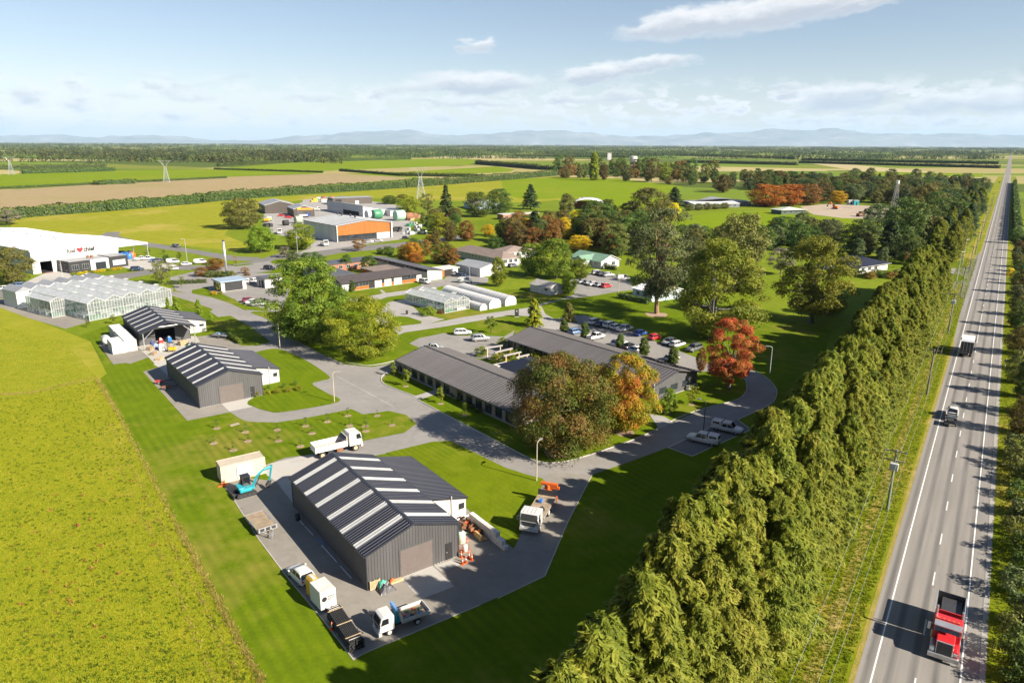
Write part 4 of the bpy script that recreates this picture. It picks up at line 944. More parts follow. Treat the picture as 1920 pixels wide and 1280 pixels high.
# pergola beams over the courtyard
for i,(a,b) in enumerate((((548,745),(640,730)),((605,770),(700,748)),((660,790),(752,770)),((735,800),(800,785)))):
 pa,pb=G(*z6(*a),2.4),G(*z6(*b),2.4)
 pg=thing('pergola_beam','pale timber pergola beam on posts over the courtyard garden, %s from the car park'%('first','second','third','fourth')[i],'pergola',(pa.x,pa.y,0),math.atan2(pb.y-pa.y,pb.x-pa.x))
 Lp=(pb-pa).length
 MB().box(-.3,-.16,2.3,Lp+.3,.16,2.6).obj('beam',M_path,pg)
 for x in (.3,Lp-.3):MB().box(x-.12,-.12,0,x+.12,.12,2.3).obj('post',M_tan,pg)
# ------------------------------------------------------------------ shipping containers
def container(label,loc,rot,L,W,H,mat,group=None,door_end=True,side_door=False,name='shipping_container'):
 t=thing(name,label,'container',loc,rot,group)
 MB().rib((0,0,.05),(L,0,.05),(L,0,H),(0,0,H),int(L/.28),.035,(0,-1,0)).obj('side_panel',mat,t)
 MB().rib((L,W,.05),(0,W,.05),(0,W,H),(L,W,H),int(L/.28),.035,(0,1,0)).obj('side_panel',mat,t)
 MB().rib((0,.05,H-.02),(L,.05,H-.02),(L,W-.05,H-.02),(0,W-.05,H-.02),int(L/.3),.03,(0,0,1)).obj('roof_panel',mat,t)
 MB().rib((0,W,.05),(0,0,.05),(0,0,H),(0,W,H),8,.03,(-1,0,0)).obj('end_panel',mat,t)
 f=MB()
 for x in (-.05,L-.07):
  for yy in (-.05,W-.07):f.box(x,yy,0,x+.12,yy+.12,H+.02)
 for yy in (-.05,W-.07):f.box(.07,yy,0,L-.07,yy+.12,.16);f.box(.07,yy,H-.1,L-.07,yy+.12,H+.02)
 f.obj('frame',mat,t)
 for k in (0,1):
  d=MB().box(L-.02,.07+k*(W/2-.06),.16,L+.04,W/2-.01+k*(W/2-.06),H-.1).obj('door',mat,t)
  for q in (.3,.8):MB().tube((L+.07,.1+k*W/2+q*.9,.2),(L+.07,.1+k*W/2+q*.9,H-.15),.025,.025,6).obj('lock_bar',M_galv,d)
 if side_door:plate(t,'roller_door',M_greyw,L*.34,L*.70,.2,H-.35,-.04,t=.05,ribs=12)
 return t
M_cream=plain('cream_container_paint',(.50,.43,.325),.5,.0,.1,.8,streak=True)
M_dirtywhite=plain('dirty_white_paint',(.52,.51,.46),.55,.0,.16,.6,streak=True)
cA=G(*z1(98,284));cB=G(*z1(310,232))
container('cream shipping container with roller door in its side behind the digger',(cA.x,cA.y,0),math.atan2(cB.y-cA.y,cB.x-cA.x),6.06,2.44,2.55,M_cream,side_door=True)
RC=math.radians(128.2)
container('shortest white container in front of the white tank by the open shed',(-88.25,155.2,0),RC,6.06,2.44,2.5,M_white)
container('long dirty white container against the side wall of the open shed',(-86.5,157.2,0),RC,12.0,2.44,2.65,M_dirtywhite)
container('white container farthest from the yard, behind the long one',(-94.3,167.0,0),RC,6.06,2.44,2.6,M_white)
tk=thing('storage_tank','white horizontal storage tank lying beside the containers','tank',(-95.8,161.5,0),RC)
MB().lathe([(0.0,-1.6),(.6,-1.55),(.95,-1.3),(1.0,-1.0),(1.0,1.0),(.95,1.3),(.6,1.55),(0.0,1.6)],18,(1.0,0,1.15),'X').obj('tank_body',M_white,tk,True)
for x in (0.1,1.9):MB().box(x-.1,-.8,0,x+.1,.8,.45).obj('cradle',M_galv,tk)
# ------------------------------------------------------------------ glasshouses
def glasshouse(label,loc,rot,spans,sw,L,e,r,pane=M_pane,roofp=M_panew,base=0.0,vents=True,basemat=M_greyw,bay=1.6,name='glasshouse',mul=.8):
 """spans ridges along y, each sw wide in x; gables at y=0"""
 t=thing(name,label,'greenhouse',loc,rot);W=spans*sw
 def y0(i): return 0.0
 fr=MB()
 for i in range(spans+1):  # posts and gutters
  x=i*sw;ya=y0(min(i,spans-1));yb=y0(max(i-1,0));ys=min(ya,yb) if 0<i<spans else (ya if i==0 else yb)
  n=max(2,int((L-ys)/3.2))
  for j in range(n+1):y=ys+(L-ys)*j/n;fr.box(x-.06,y-.06,0,x+.06,y+.06,e)
  fr.box(x-.1,ys,e-.06,x+.1,L,e+.04)
 fr.obj('frame',M_white,t)
 for i in range(spans):
  xa,xb,xm=i*sw,(i+1)*sw,(i+.5)*sw;ys=y0(i)
  for (xe,sg) in ((xa,1),(xb,-1)):  # roof panes, one sheet per bay
   n=max(2,int((L-ys)/2.4));b=MB()
   for j in range(n):
    ya,yb=ys+(L-ys)*j/n+.03,ys+(L-ys)*(j+1)/n-.03
    MB().add([(xe+sg*.1,ya,e+.04),(xe+sg*.1,yb,e+.04),(xm,yb,r),(xm,ya,r)],[(0,1,2,3)]).obj('roof_pane',roofp,t)
   m=int((L-ys)/.8)
   for j in range(m+1):
    y=ys+(L-ys)*j/m;b.add([(xe+sg*.1,y-.025,e+.05),(xe+sg*.1,y+.025,e+.05),(xm,y+.025,r+.03),(xm,y-.025,r+.03)],[(0,1,2,3)])
   b.box(xm-.05,ys,r-.01,xm+.05,L,r+.06) if sg==1 else None
   b.obj('glazing_bars',M_white,t)
  for ye,s in ((ys,-1),(L,1)):  # gables
   g=MB();n=int(sw/mul);inn=MB()
   for j in range(n+1):
    x=xa+sw*j/n;zt_=e+(r-e)*(1-abs(x-xm)/(sw/2));g.box(x-.03,ye-.04,0,x+.03,ye+.04,max(zt_,.3))
   for zz in (base+.05,e*.5,e-.05):g.box(xa,ye-.035,zz-.03,xb,ye+.035,zz+.03)
   g.add([(xa,ye-.05,e),(xm,ye-.05,r),(xm,ye-.05,r+.1),(xa,ye-.05,e+.1),(xb,ye-.05,e),(xb,ye-.05,e+.1),(xa,ye+.05,e+.1),(xm,ye+.05,r+.1),(xb,ye+.05,e+.1)],[(0,1,2,3),(1,4,5,2),(3,2,7,6),(2,5,8,7)])
   g.obj('gable_frame',M_white,t)
   for j in range(n):
    x0_,x1_=xa+sw*j/n+.03,xa+sw*(j+1)/n-.03;z0_=e+(r-e)*(1-abs(x0_-xm)/(sw/2));z1_=e+(r-e)*(1-abs(x1_-xm)/(sw/2))
    MB().add([(x0_,ye,base),(x1_,ye,base),(x1_,ye,z1_),(x0_,ye,z0_)],[(0,1,2,3)]).obj('pane',pane,t)
  if vents:
   n=max(1,int((L-ys)/6.5))
   for j in range(n):
    y=ys+(L-ys)*(j+.5)/n-.9;v=MB()
    v.add([(xm+.05,y,r+.06),(xm+.05,y+1.8,r+.06),(xm+.85,y+1.8,r+.28),(xm+.85,y,r+.28),(xm+.05,y,r+.02),(xm+.05,y+1.8,r+.02),(xm+.85,y+1.8,r+.2),(xm+.85,y,r+.2)],[(0,3,2,1),(4,5,6,7),(0,1,5,4),(1,2,6,5),(2,3,7,6),(3,0,4,7)]);v.obj('roof_vent',M_white,t)
 for x,i in ((0,0),(W,spans-1)):  # side walls
  ys=y0(i);n=max(2,int((L-ys)/bay));g=MB()
  for j in range(n+1):y=ys+(L-ys)*j/n;g.box(x-.04,y-.03,0,x+.04,y+.03,e)
  for zz in (base,e*.62):g.box(x-.035,ys,zz,x+.035,L,zz+.06)
  g.obj('side_frame',M_white,t)
  for j in range(n):ya,yb=ys+(L-ys)*j/n+.03,ys+(L-ys)*(j+1)/n-.03;MB().add([(x,ya,base),(x,yb,base),(x,yb,e),(x,ya,e)],[(0,1,2,3)]).obj('pane',pane,t)
  if base:MB().box(x-.08,ys,0,x+.08,L,base).obj('base_wall',basemat,t)
 for j in range(int(L/4)):  # benches and planting inside
  for i in range(spans):
   mb=MB().box(i*sw+.6,j*4+.8,.0,(i+1)*sw-.6,j*4+3.4,.8);mb.obj('bench',M_greyw if (i+j)%3 else M_green,t)
 MB().box(-.1,-.1,0,W+.1,L+.1,.05).obj('floor_slab',M_conc,t)
 return t
RG=math.radians(57.0)
bg1=G(*zw(980,1175))
glasshouse('large white framed glasshouse with sawtooth roof next to the factory street',(bg1.x,bg1.y,0),RG,5,4.75,32.0,4.7,5.9,mul=.68)
pa_=Vector((bg1.x,bg1.y,0))+rot2((-3.75,12.0),RG)
glasshouse('narrow single span glasshouse attached to the side of the large glasshouse',pa_,RG,1,3.6,14.0,4.5,5.3,mul=.6,vents=False)
hh_=thing('header_house','grey sawtooth roofed block behind the large glasshouse','building',Vector((bg1.x,bg1.y,0))+rot2((-3.6,32.1),RG),RG)
for i in range(6):
 x0_=i*4.56;MB().add([(x0_,0,4.8),(x0_+2.28,0,6.0),(x0_+4.56,0,4.8),(x0_,8.6,4.8),(x0_+2.28,8.6,6.0),(x0_+4.56,8.6,4.8)],[(0,3,4,1),(1,4,5,2),(0,1,2),(3,5,4)]).obj('roof_ridge',M_greyroof,hh_)
MB().box(0,0,0,27.36,8.5,4.78).obj('wall',M_greyw,hh_)
ROTG=math.radians(43.5)
sgp=G(*zgl(695,500));glasshouse('small clear glasshouse on a grey base wall beside the tunnel houses',(sgp.x,sgp.y,0),ROTG,2,4.5,19.0,3.0,4.1,base=.9,mul=.9)
def tunnel(label,px,rot,W,L,H,seed):
 p=G(*px);t=thing('tunnel_house',label,'greenhouse',(p.x,p.y,0),rot);n=12;nb=int(L/1.4)
 def arc(y,s=1.0):
  o=[(0,y,0)]
  for i in range(n+1):a=math.pi*(1-i/n);o.append((W/2+W/2*s*math.cos(a),y,H*.42+(H*.58)*s*math.sin(a)))
  return o+[(W,y,0)]
 rings=[]
 for j in range(nb*4+1):rings.append(arc(L*j/(nb*4),1.0-(.03 if j%4==2 else .018 if j%4 else 0)))
 mb=MB();k=len(rings[0]);mb.v=[v for r_ in rings for v in r_]
 for j in range(len(rings)-1):
  for i in range(k-1):mb.f.append((j*k+i,j*k+i+1,(j+1)*k+i+1,(j+1)*k+i))
 mb.obj('film_cover',M_polyc,t,True)
 for j in range(nb+1):
  MB().path([(v[0],v[1],v[2]+.02) for v in arc(L*j/nb)],.03,5).obj('hoop',M_galv,t)
 for y,d in ((0,-.02),(L,.02)):MB().add(arc(y+d),[tuple(range(k))[::-1] if d<0 else tuple(range(k))]).obj('end_wall',M_white,t)
 MB().box(W/2-.6,-.08,0,W/2+.6,-.03,2.0).obj('door',M_whitep,t)
 return t
RT=math.radians(38.5+90-90)
tunnel('white plastic tunnel house in the middle, longer than the low one',zgl(1310,440),RT,4.3,25.0,2.9,1)
tunnel('white plastic tunnel house farthest from the small glasshouse',zgl(1530,400),RT,4.2,25.0,2.9,2)
tunnel('low short white tunnel tucked against the small glasshouse',zgl(1180,465),RT,2.6,9.0,1.8,3)
# ------------------------------------------------------------------ generic small buildings
def gable_building(label,loc,rot,W,L,e,r,wmat,rmat,cat='building',name='building',wins=(),ribs=.6,oh=.5,group=None,doors=(),rx=None,hip=0.0,ribd=.02):
 """gable front at y=0 (x across); wins: (face, start, z, w, h, n, gap)   face in 'front','left','right'"""
 t=thing(name,label,cat,loc,rot,group);rx=W/2 if rx is None else rx
 MB().xzprism([(0,0),(W,0),(W,e),(rx,r if not hip else e+.01),(0,e)],0,L).obj('wall',wmat,t)
 sl=(r-e)/rx;s2=(r-e)/(W-rx);z0,z2=e-sl*oh,e-s2*oh
 if hip:
  h=hip
  mb=MB().add([(-oh,-oh,e),(W+oh,-oh,e),(W+oh,L+oh,e),(-oh,L+oh,e),(rx,h,r),(rx,L-h,r)],[(0,1,4),(1,2,5,4),(2,3,5),(3,0,4,5),(0,3,2,1)]);mb.obj('roof',rmat,t)
  MB().box(-oh-.06,-oh-.06,e-.12,W+oh+.06,-oh,e).box(-oh-.06,L+oh,e-.12,W+oh+.06,L+oh+.06,e).box(-oh-.06,-oh,e-.12,-oh,L+oh,e).box(W+oh,-oh,e-.12,W+oh+.06,L+oh,e).obj('gutter',M_white,t)
 else:
  n=max(2,int((L+2*oh*.7)/ribs))
  for xe,ze,sg in ((-oh,z0,1),(W+oh,z2,-1)):
   nrm=Vector((-(r-ze),0,rx-xe));nrm=(nrm if nrm.z>0 else -nrm).normalized();up=nrm*.06
   A,B,Cc,D=[Vector(q)+up for q in ((xe,-oh*.7,ze),(xe,L+oh*.7,ze),(rx,L+oh*.7,r),(rx,-oh*.7,r))]
   MB().rib(A,B,Cc,D,n,ribd,nrm).quad(A-up*.9,D-up*.9,Cc-up*.9,B-up*.9).obj('roof_slope',rmat,t)
  barge(t,-oh,z0+.06,rx,r+.06,-oh*.7-.06,M_white if wmat is not M_black else M_trim);barge(t,W+oh,z2+.06,rx,r+.06,-oh*.7-.06,M_white if wmat is not M_black else M_trim)
 addwins(t,W,L,wins,doors); return t
def addwins(t,W,L,wins,doors=()):
 for (face,s,z,w,h,n,gap) in wins:
  for i in range(n):
   q=s+i*(w+gap)
   if face=='front':window(t,q,0,z,w,h,'x',-1,M_white if h<1.6 else M_trim,bars=2 if w>1.3 else 1)
   elif face=='left':window(t,0,q,z,w,h,'y',-1,M_white if h<1.6 else M_trim,bars=2 if w>1.3 else 1)
   elif face=='right':window(t,W,q,z,w,h,'y',1,M_white,bars=1)
 for (face,s,w,h,mat) in doors:
  if face=='front':plate(t,'door',mat,s,s+w,.05,h,0)
  else:plate(t,'door',mat,s,s+w,.05,h,0,'y',-1)
def flat_building(label,loc,rot,W,L,H,wmat,rmat,name='building',wins=(),doors=(),over=.3,cat='building',slope=0.0):
 t=thing(name,label,cat,loc,rot)
 MB().box(0,0,0,W,L,H).obj('wall',wmat,t)
 MB().add([(-over,-over,H+.003),(W+over,-over,H+.003),(W+over,L+over,H+slope+.003),(-over,L+over,H+slope+.003),(-over,-over,H+.22),(W+over,-over,H+.22),(W+over,L+over,H+slope+.22),(-over,L+over,H+slope+.22)],[(0,3,2,1),(4,5,6,7),(0,1,5,4),(1,2,6,5),(2,3,7,6),(3,0,4,7)]).obj('roof',rmat,t)
 addwins(t,W,L,wins,doors); return t
# ------------------------------------------------------------------ white warehouse
WA=Vector((-173.5,254.1,0));RW=math.radians(56)
wh=thing('warehouse','large white warehouse with red heart sign and open roller door','warehouse',WA,RW)
MB().add([(0,0,0),(2.6,0,0),(2.6,0,5.6),(6.6,0,5.6),(6.6,0,0),(31,0,0),(31,0,9.3),(0,0,9.3)],[(0,1,2,7),(2,3,6,7),(3,4,5,6)]).obj('front_wall',M_white,wh)
MB().rib((0,78,0),(0,0,0),(0,0,8.6),(0,78,8.6),90,.05,(-1,0,0)).obj('side_wall',M_greyw,wh)
MB().box(31,7,0,31.1,78,8.6).obj('side_wall',M_greyw,wh);MB().box(0,78,0,31,78.1,8.6).obj('rear_wall',M_greyw,wh)
MB().box(31,0,0,31.1,7,8.6).obj('side_wall',M_white,wh)
MB().rib((-.3,.2,8.6),(-.3,78,8.6),(15.5,78,10.3),(15.5,.2,10.3),90,.04,Vector((-.107,0,.994))).obj('roof_slope',M_whiter,wh)
MB().rib((31.3,.2,8.6),(31.3,78,8.6),(15.5,78,10.3),(15.5,.2,10.3),90,.04,Vector((.107,0,.994))).obj('roof_slope',M_whiter,wh)
MB().add([(-.35,-.06,8.2),(15.5,-.06,9.0),(31.35,-.06,8.2),(31.35,-.06,9.4),(15.5,-.06,10.6),(-.35,-.06,9.4),(-.35,.2,9.4),(15.5,.2,10.6),(31.35,.2,9.4)],[(0,1,4,5),(1,2,3,4),(5,4,7,6),(4,3,8,7)]).obj('parapet',M_white,wh)
MB().box(15.2,.2,10.25,15.8,78,10.36).obj('ridge_cap',M_greyw,wh)
for i in range(9):MB().lathe([(.28,0),(.28,.35),(.42,.42),(.42,.62),(.2,.8),(0,.82)],10,(15.5+(.9 if i%2 else -.9),12+i*6,10.2)).obj('roof_vent',M_galv,wh)
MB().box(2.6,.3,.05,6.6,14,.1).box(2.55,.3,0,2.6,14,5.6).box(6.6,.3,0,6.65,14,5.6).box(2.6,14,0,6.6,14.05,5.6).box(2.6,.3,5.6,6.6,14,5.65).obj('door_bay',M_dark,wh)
plate(wh,'roller_door',M_greyw,2.6,6.6,4.2,5.6,.02,t=.05,ribs=8)
for i in range(7):MB().box(2.7+i*.56,-1.6-.1,.03,2.95+i*.56,-.2,.05).obj('floor_marking',M_redp,wh)
# canopy on the right
MB().rib((31.1,7,8.5),(31.1,44,8.5),(47.3,44,5.9),(47.3,7,5.9),40,.04,Vector((.158,0,.987))).quad((31.1,7,8.4),(47.3,7,5.8),(47.3,44,5.8),(31.1,44,8.4)).obj('canopy_roof',M_whiter,wh)
MB().box(31.1,6.9,5.3,47.3,7.0,5.95).add([(31.1,6.94,5.9),(47.3,6.94,5.9),(31.1,6.94,8.5)],[(0,1,2)]).obj('canopy_fascia',M_white,wh)
for x in (32.5,47.0):
 for yy in (7.3,19,31,43.5):MB().box(x-.15,yy-.15,0,x+.15,yy+.15,5.9 if x>40 else 8.2).obj('post',M_galv,wh)
# sign lettering and heart
def text_mesh(s,size,depth=.03):
 cu=bpy.data.curves.new('txt','FONT');cu.body=s;cu.size=size;cu.extrude=depth;cu.offset=size*.03;cu.resolution_u=3
 ob=bpy.data.objects.new('txt',cu);C.objects.link(ob);dg=bpy.context.evaluated_depsgraph_get()
 me=bpy.data.meshes.new_from_object(ob.evaluated_get(dg));bpy.data.objects.remove(ob);bpy.data.curves.remove(cu); return me
def lettering(par,s,size,loc,mat,rx=math.pi/2,rz=0.0,nm='sign_lettering',sx=1.0):
 o=link(nm,text_mesh(s,size),mat,par);o.location=loc;o.rotation_euler=(rx,0,rz);o.scale=(sx,1,1); return o
M_signg=plain('sign_grey',(.10,.095,.095),.6);M_signd=plain('sign_dark_grey',(.02,.018,.02),.6);M_heart=plain('sign_red',(.60,.02,.03),.5)
lettering(wh,'fuel',2.2,(12.2,-.1,6.2),M_signg);lettering(wh,'chief',2.2,(18.2,-.1,6.2),M_signd)
hp=[]
for i in range(26):
 a=2*math.pi*i/26;hp.append((16.95+.072*16*math.sin(a)**3,6.95+.072*(13*math.cos(a)-5*math.cos(2*a)-2*math.cos(3*a)-math.cos(4*a))))
MB().xzprism(hp,-.12,-.07).obj('sign_heart',M_heart,wh)
# dark office block in front
of_=thing('front_office','low dark office block with grey entrance in front of the white warehouse','building',WA+rot2((8.2,-9.0),RW),RW)
MB().box(0,0,0,7.6,8.98,4.1).obj('wall',M_black,of_);MB().box(7.6,.4,0,14.6,8.98,4.0).obj('entrance_wall',M_greyw,of_);MB().box(14.6,-.3,0,21.4,8.98,4.3).obj('wall',M_black,of_)
MB().box(.2,.2,4.101,7.5,8.9,4.25).obj('roof',M_greyroof,of_);MB().box(7.7,.6,4.001,14.5,8.9,4.15).obj('roof',M_greyroof,of_);MB().box(14.8,-.1,4.301,21.2,8.9,4.4).obj('roof',M_greyroof,of_)
for xx in (1.0,4.6):window(of_,xx,0,1.0,2.4,1.9,'x',-1,M_alu,bars=3)
for yy in (1.6,5.2):window(of_,0,yy,.7,1.8,2.2,'y',-1,M_alu,bars=2)
window(of_,9.6,.4,.1,3.8,2.7,'x',-1,M_trim,bars=4);window(of_,15.6,-.3,.9,4.8,2.0,'x',-1,M_alu,bars=4,glass=M_greyw)
for xx in (9.2,10.6):MB().box(xx,5,4.15,xx+.8,5.8,5.0).obj('roof_unit',M_rust,of_)
# ------------------------------------------------------------------ cedar fronted warehouse and the depot behind
ci=thing('cedar_warehouse','concrete warehouse with orange cedar gable and glazed front','warehouse',(-85.0,344.2,0),math.radians(41.2))
for i in range(14):MB().box(0,i*2.55+.02,0,.25,(i+1)*2.55-.02,7.9).obj('concrete_panel',M_concw,ci)
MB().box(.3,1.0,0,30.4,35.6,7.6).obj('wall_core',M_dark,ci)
MB().xzprism([(.4,3.0),(30.3,3.0),(30.3,7.8),(17,9.6),(.4,7.8)],.3,.9).obj('cedar_gable',M_cedar,ci)
for i in range(12):window(ci,.6+i*1.8,.72,.1,1.75,2.8,'x',-1,M_trim,bars=1)
MB().box(22.4,.5,0,30.3,.95,3.0).obj('concrete_panel',M_concw,ci);MB().box(0,-.2,0,.4,1.2,8.0).obj('end_pier',M_concw,ci);MB().box(30.3,-.6,0,31.0,3.0,8.0).obj('end_pier',M_concw,ci)
roof_slope(ci,0.0,36.2,-.3,7.95,17,9.8,M_greyroof,[4.5,10.5,16.5,22.5,28.5,33.5],1.1,.8,.05,M_skyl);roof_slope(ci,0.0,36.2,31.2,7.95,17,9.8,M_greyroof,[4.5,10.5,16.5,22.5,28.5,33.5],1.1,.8,.05,M_skyl)
barge(ci,-.3,7.95,17,9.8,-.08,M_greyroof,.5);barge(ci,31.2,7.95,17,9.8,-.08,M_greyroof,.5)
for i in range(4):MB().lathe([(.4,0),(.4,.8),(.7,.9),(.7,1.3),(.2,1.6),(0,1.6)],10,(17+(i%2)*1.2,12+i*7,9.6)).obj('roof_vent',M_steel,ci)
M_brownwall=plain('dark_brown_steel',(.062,.05,.042),.55,.0,.08,.5,streak=True)
gable_building('dark brown steel depot shed with plain gable, farthest left',(-167.4,485.6,0),math.radians(27),20.0,28.0,5.6,8.2,M_brownwall,M_greyroof,'shed','depot_shed',oh=.3,ribs=1.2)
ds=gable_building('smaller dark depot shed with orange lettering on its gable',(-141.1,462.6,0),math.radians(27.5),13.2,22.0,5.2,7.2,M_brownwall,M_greyroof,'shed','depot_shed',oh=.3,ribs=1.2)
M_signo=plain('sign_orange',(.75,.30,.02),.6)
MB().box(2.4,-.12,4.5,12.4,-.02,4.75).box(2.4,-.12,5.0,5.0,-.02,6.1).obj('sign_band',M_signo,ds);plate(ds,'roller_door',M_char,2.0,5.6,.1,3.6,0,ribs=8);window(ds,7.5,0,1.0,2.2,1.4)
for i in range(9):MB().box(5.3+i*.78,-.12,4.9,5.9+i*.78,-.02,5.75).obj('sign_letter',M_signo,ds)
wj=thing('white_depot_building','white depot building with long blue grey side wall and open truck bay','building',(-97.3,467.2,0),math.radians(38))
MB().xzprism([(0,0),(16.5,0),(16.5,4.0),(0,7.0)],0,56).obj('wall',M_white,wj)
MB().add([(-.5,-.5,7.0),(17,-.5,4.1),(17,56.5,4.1),(-.5,56.5,7.0),(-.5,-.5,7.3),(17,-.5,4.4),(17,56.5,4.4),(-.5,56.5,7.3)],[(0,1,5,4),(1,2,6,5),(2,3,7,6),(3,0,4,7),(4,5,6,7)]).obj('roof',M_greyroof,wj)
MB().rib((-.1,56,2.9),(-.1,0,2.9),(-.1,0,7.2),(-.1,56,7.2),60,.05,(-1,0,0)).obj('side_cladding',M_greyw,wj);plate(wj,'bay_shade_plate',M_dark,6,30,.1,2.8,0,'y',-1)  # near-black plate on the wall stands for the shade inside the open bay
addwins(wj,16.5,56,[('front',2.4,1.6,2.4,1.2,4,.8)]);
flat_building('white flat roofed annexe beside the white depot building',Vector((-97.3,467.2,0))+rot2((16.6,-6),math.radians(38)),math.radians(38),12,20,3.6,M_white,M_greyroof,wins=[('front',1.5,1.2,1.6,1.0,3,1.4)])
flat_building('long low dark brown depot building at the back of the yard',(-139.7,559.8,0),math.radians(31.5),32,12,5.0,M_brownwall,M_greyroof,doors=[('front',2,5,4,M_dark),('front',18,3,2.6,M_whitep)])
# ------------------------------------------------------------------ low campus buildings
RM=math.radians(41.0);MO=Vector((-54.7,224.3,0))
lm=thing('classroom_block','long low white building with dark tiled roof facing the small glasshouse','building',MO,RM)
MB().box(0,0,0,30.5,9.0,2.85).obj('wall',M_white,lm)
MB().add([(-.6,-.8,2.86),(31,-.8,2.86),(31,9.6,2.86),(-.6,9.6,2.86),(-.6,4.6,4.6),(27,4.6,4.6)],[(0,1,5,4),(1,2,5),(2,3,4,5),(0,4,3),(0,3,2,1)]).obj('roof',plain('dark_tile_roof',(.055,.046,.046),.7,.0,.14,.8),lm)
x=1.0
for w,kind in ((1.6,'w'),(3.4,'p'),(3.6,'p'),(2.2,'d'),(2.6,'w'),(1.0,'p'),(2.6,'w'),(1.0,'p'),(3.0,'w'),(6.0,'p'),(1.6,'w')):
 if kind=='p':
  MB().box(x,-.03,.1,x+w,-.003,1.2).obj('timber_panel',M_cedar,lm);window(lm,x,0,1.25,w,1.35,'x',-1,M_timber,bars=max(1,int(w/1.2)))
 elif kind=='d':plate(lm,'door',M_dark,x,x+w,.1,2.5,0)
 x+=w+.05
for i in range(4):window(lm,0,.8+i*2.0,1.2,1.5,1.2,'y',-1,M_white)
lg=thing('corridor_block','long narrow block with clerestory windows and white end wall','building',MO+rot2((32.4,-1.0),RM),RM)
MB().box(0,0,0,6.2,40,3.0).obj('wall',M_white,lg)
MB().add([(-.3,-.4,3.9),(6.5,-.4,3.1),(6.5,40,3.1),(-.3,40,3.9),(-.3,-.4,4.1),(6.5,-.4,3.3),(6.5,40,3.3),(-.3,40,4.1)],[(0,3,2,1),(4,5,6,7),(0,1,5,4),(1,2,6,5),(2,3,7,6),(3,0,4,7)]).obj('roof',M_officeroof,lg)
MB().box(0,0,3.0,6.2,39.9,3.1).add([(0,0,3.1),(6.2,0,3.1),(0,0,3.9)],[(0,1,2)]).obj('parapet',M_white,lg)
for i in range(13):window(lg,-.02,1+i*3.0,3.05,2.6,.75,'y',-1,M_trim)
flat_building('flat brown roofed link behind the long low white building',MO+rot2((20,9.7),RM),RM,12.2,14,2.6,M_cedar,M_brownroof)
flat_building('low block with grey brown roof and white end behind the plane tree',MO+rot2((4.5,14),RM),RM,8.0,24,2.7,M_white,M_officeroof,wins=[('front',1,1,2,1.2,2,1)])
flat_building('rear low block with dark flat roof near the street verge',MO+rot2((13.5,36),RM),RM,22,9,2.8,M_brick,M_officeroof,wins=[('front',1,1,1.6,1.2,6,1.6)])
bq=MO+rot2((39.2,2.0),RM)
flat_building('low white open carport with timber framed bays',bq,RM,9,6,2.6,M_dark,M_whitep,doors=[('front',.3,2.2,2.4,M_cedar),('front',6.3,2.2,2.4,M_white)])
RB=math.radians(39.0);BO=Vector((-4.1,275.5,0))
gable_building('long white building with brown hipped roof and row of small windows',BO,RB,9.5,33,3.0,5.1,M_white,M_brownroof,hip=5.0,wins=[('left',3,1.5,.7,.8,11,1.6),('front',1,1.2,1.6,1.3,3,1.0)])
gable_building('second brown roofed wing set at right angles behind the first',BO+rot2((10.2,12),RB),RB,17,9,3.0,5.0,M_white,M_brownroof,hip=3.5,wins=[('front',1,1.2,1.6,1.3,5,1.4)])
ws=gable_building('pale grey steel shed with shallow gable beside the parked van',(-11.6,252.6,0),math.radians(41),10.5,14.5,3.1,4.3,M_whitep,M_greyroof,'shed','steel_shed',oh=.3,wins=[('front',7.4,1.4,1.3,.9,1,0)],doors=[('left',2.0,1.1,2.2,M_greyw),('left',5,2.4,2.7,M_greyw),('left',8.6,1.2,2.2,M_greyw),('front',2.0,1.2,2.1,M_greyw)])
gable_building('small white shed with grey gable roof beside the lime tree',(11.9,221.0,0),math.radians(41),6.2,9.2,2.5,3.7,M_white,plain('weathered_grey_roof',(.27,.255,.24),.7,.0,.2,.6),'shed','garden_shed',oh=.4,wins=[('left',1.0,1.2,1.4,.9,1,0)],doors=[('left',4.2,.9,2.0,M_whitep)])
gh=gable_building('green roofed grey weatherboard house above the car park',(34.2,271.5,0),math.radians(38),10.0,17.0,2.9,4.9,M_greyw,M_greenroof,'house','house',oh=.6,wins=[('left',2,1.0,1.8,1.3,3,2.0),('front',1.4,.9,1.8,1.4,2,2.6)])
MB().add([(-4.5,5.2,2.9),(-4.5,8.0,4.6),(-4.5,10.8,2.9),(5.0,8.0,4.6),(1.0,5.2,2.95),(1.0,10.8,2.95)],[(0,4,3,1),(1,3,5,2)]).obj('cross_gable_roof',M_greenroof,gh)
MB().add([(-4.2,5.6,0),(-4.2,10.4,0),(-4.2,10.4,2.95),(-4.2,8.0,4.4),(-4.2,5.6,2.95),(0,5.6,0),(0,5.6,2.95),(0,10.4,0),(0,10.4,2.95)],[(0,4,3,2,1),(0,5,6,4),(1,2,8,7)]).obj('cross_gable_wall',M_greyw,gh)
window(gh,-4.2,6.6,1.0,2.4,1.4,'y',-1,M_white,bars=3)
ut=thing('utility_building','small pale utility building with wide dark doors below the steel flue','building',(-93.4,223.8,0),math.radians(43))
MB().box(0,0,0,8.2,6.4,3.1).obj('wall',M_block,ut);plate(ut,'garage_door',M_black,1.2,7.0,.15,2.9,0,t=.08);plate(ut,'louvre',M_black,.6,5.8,.3,2.6,0,'y',-1,t=.08,ribs=10)
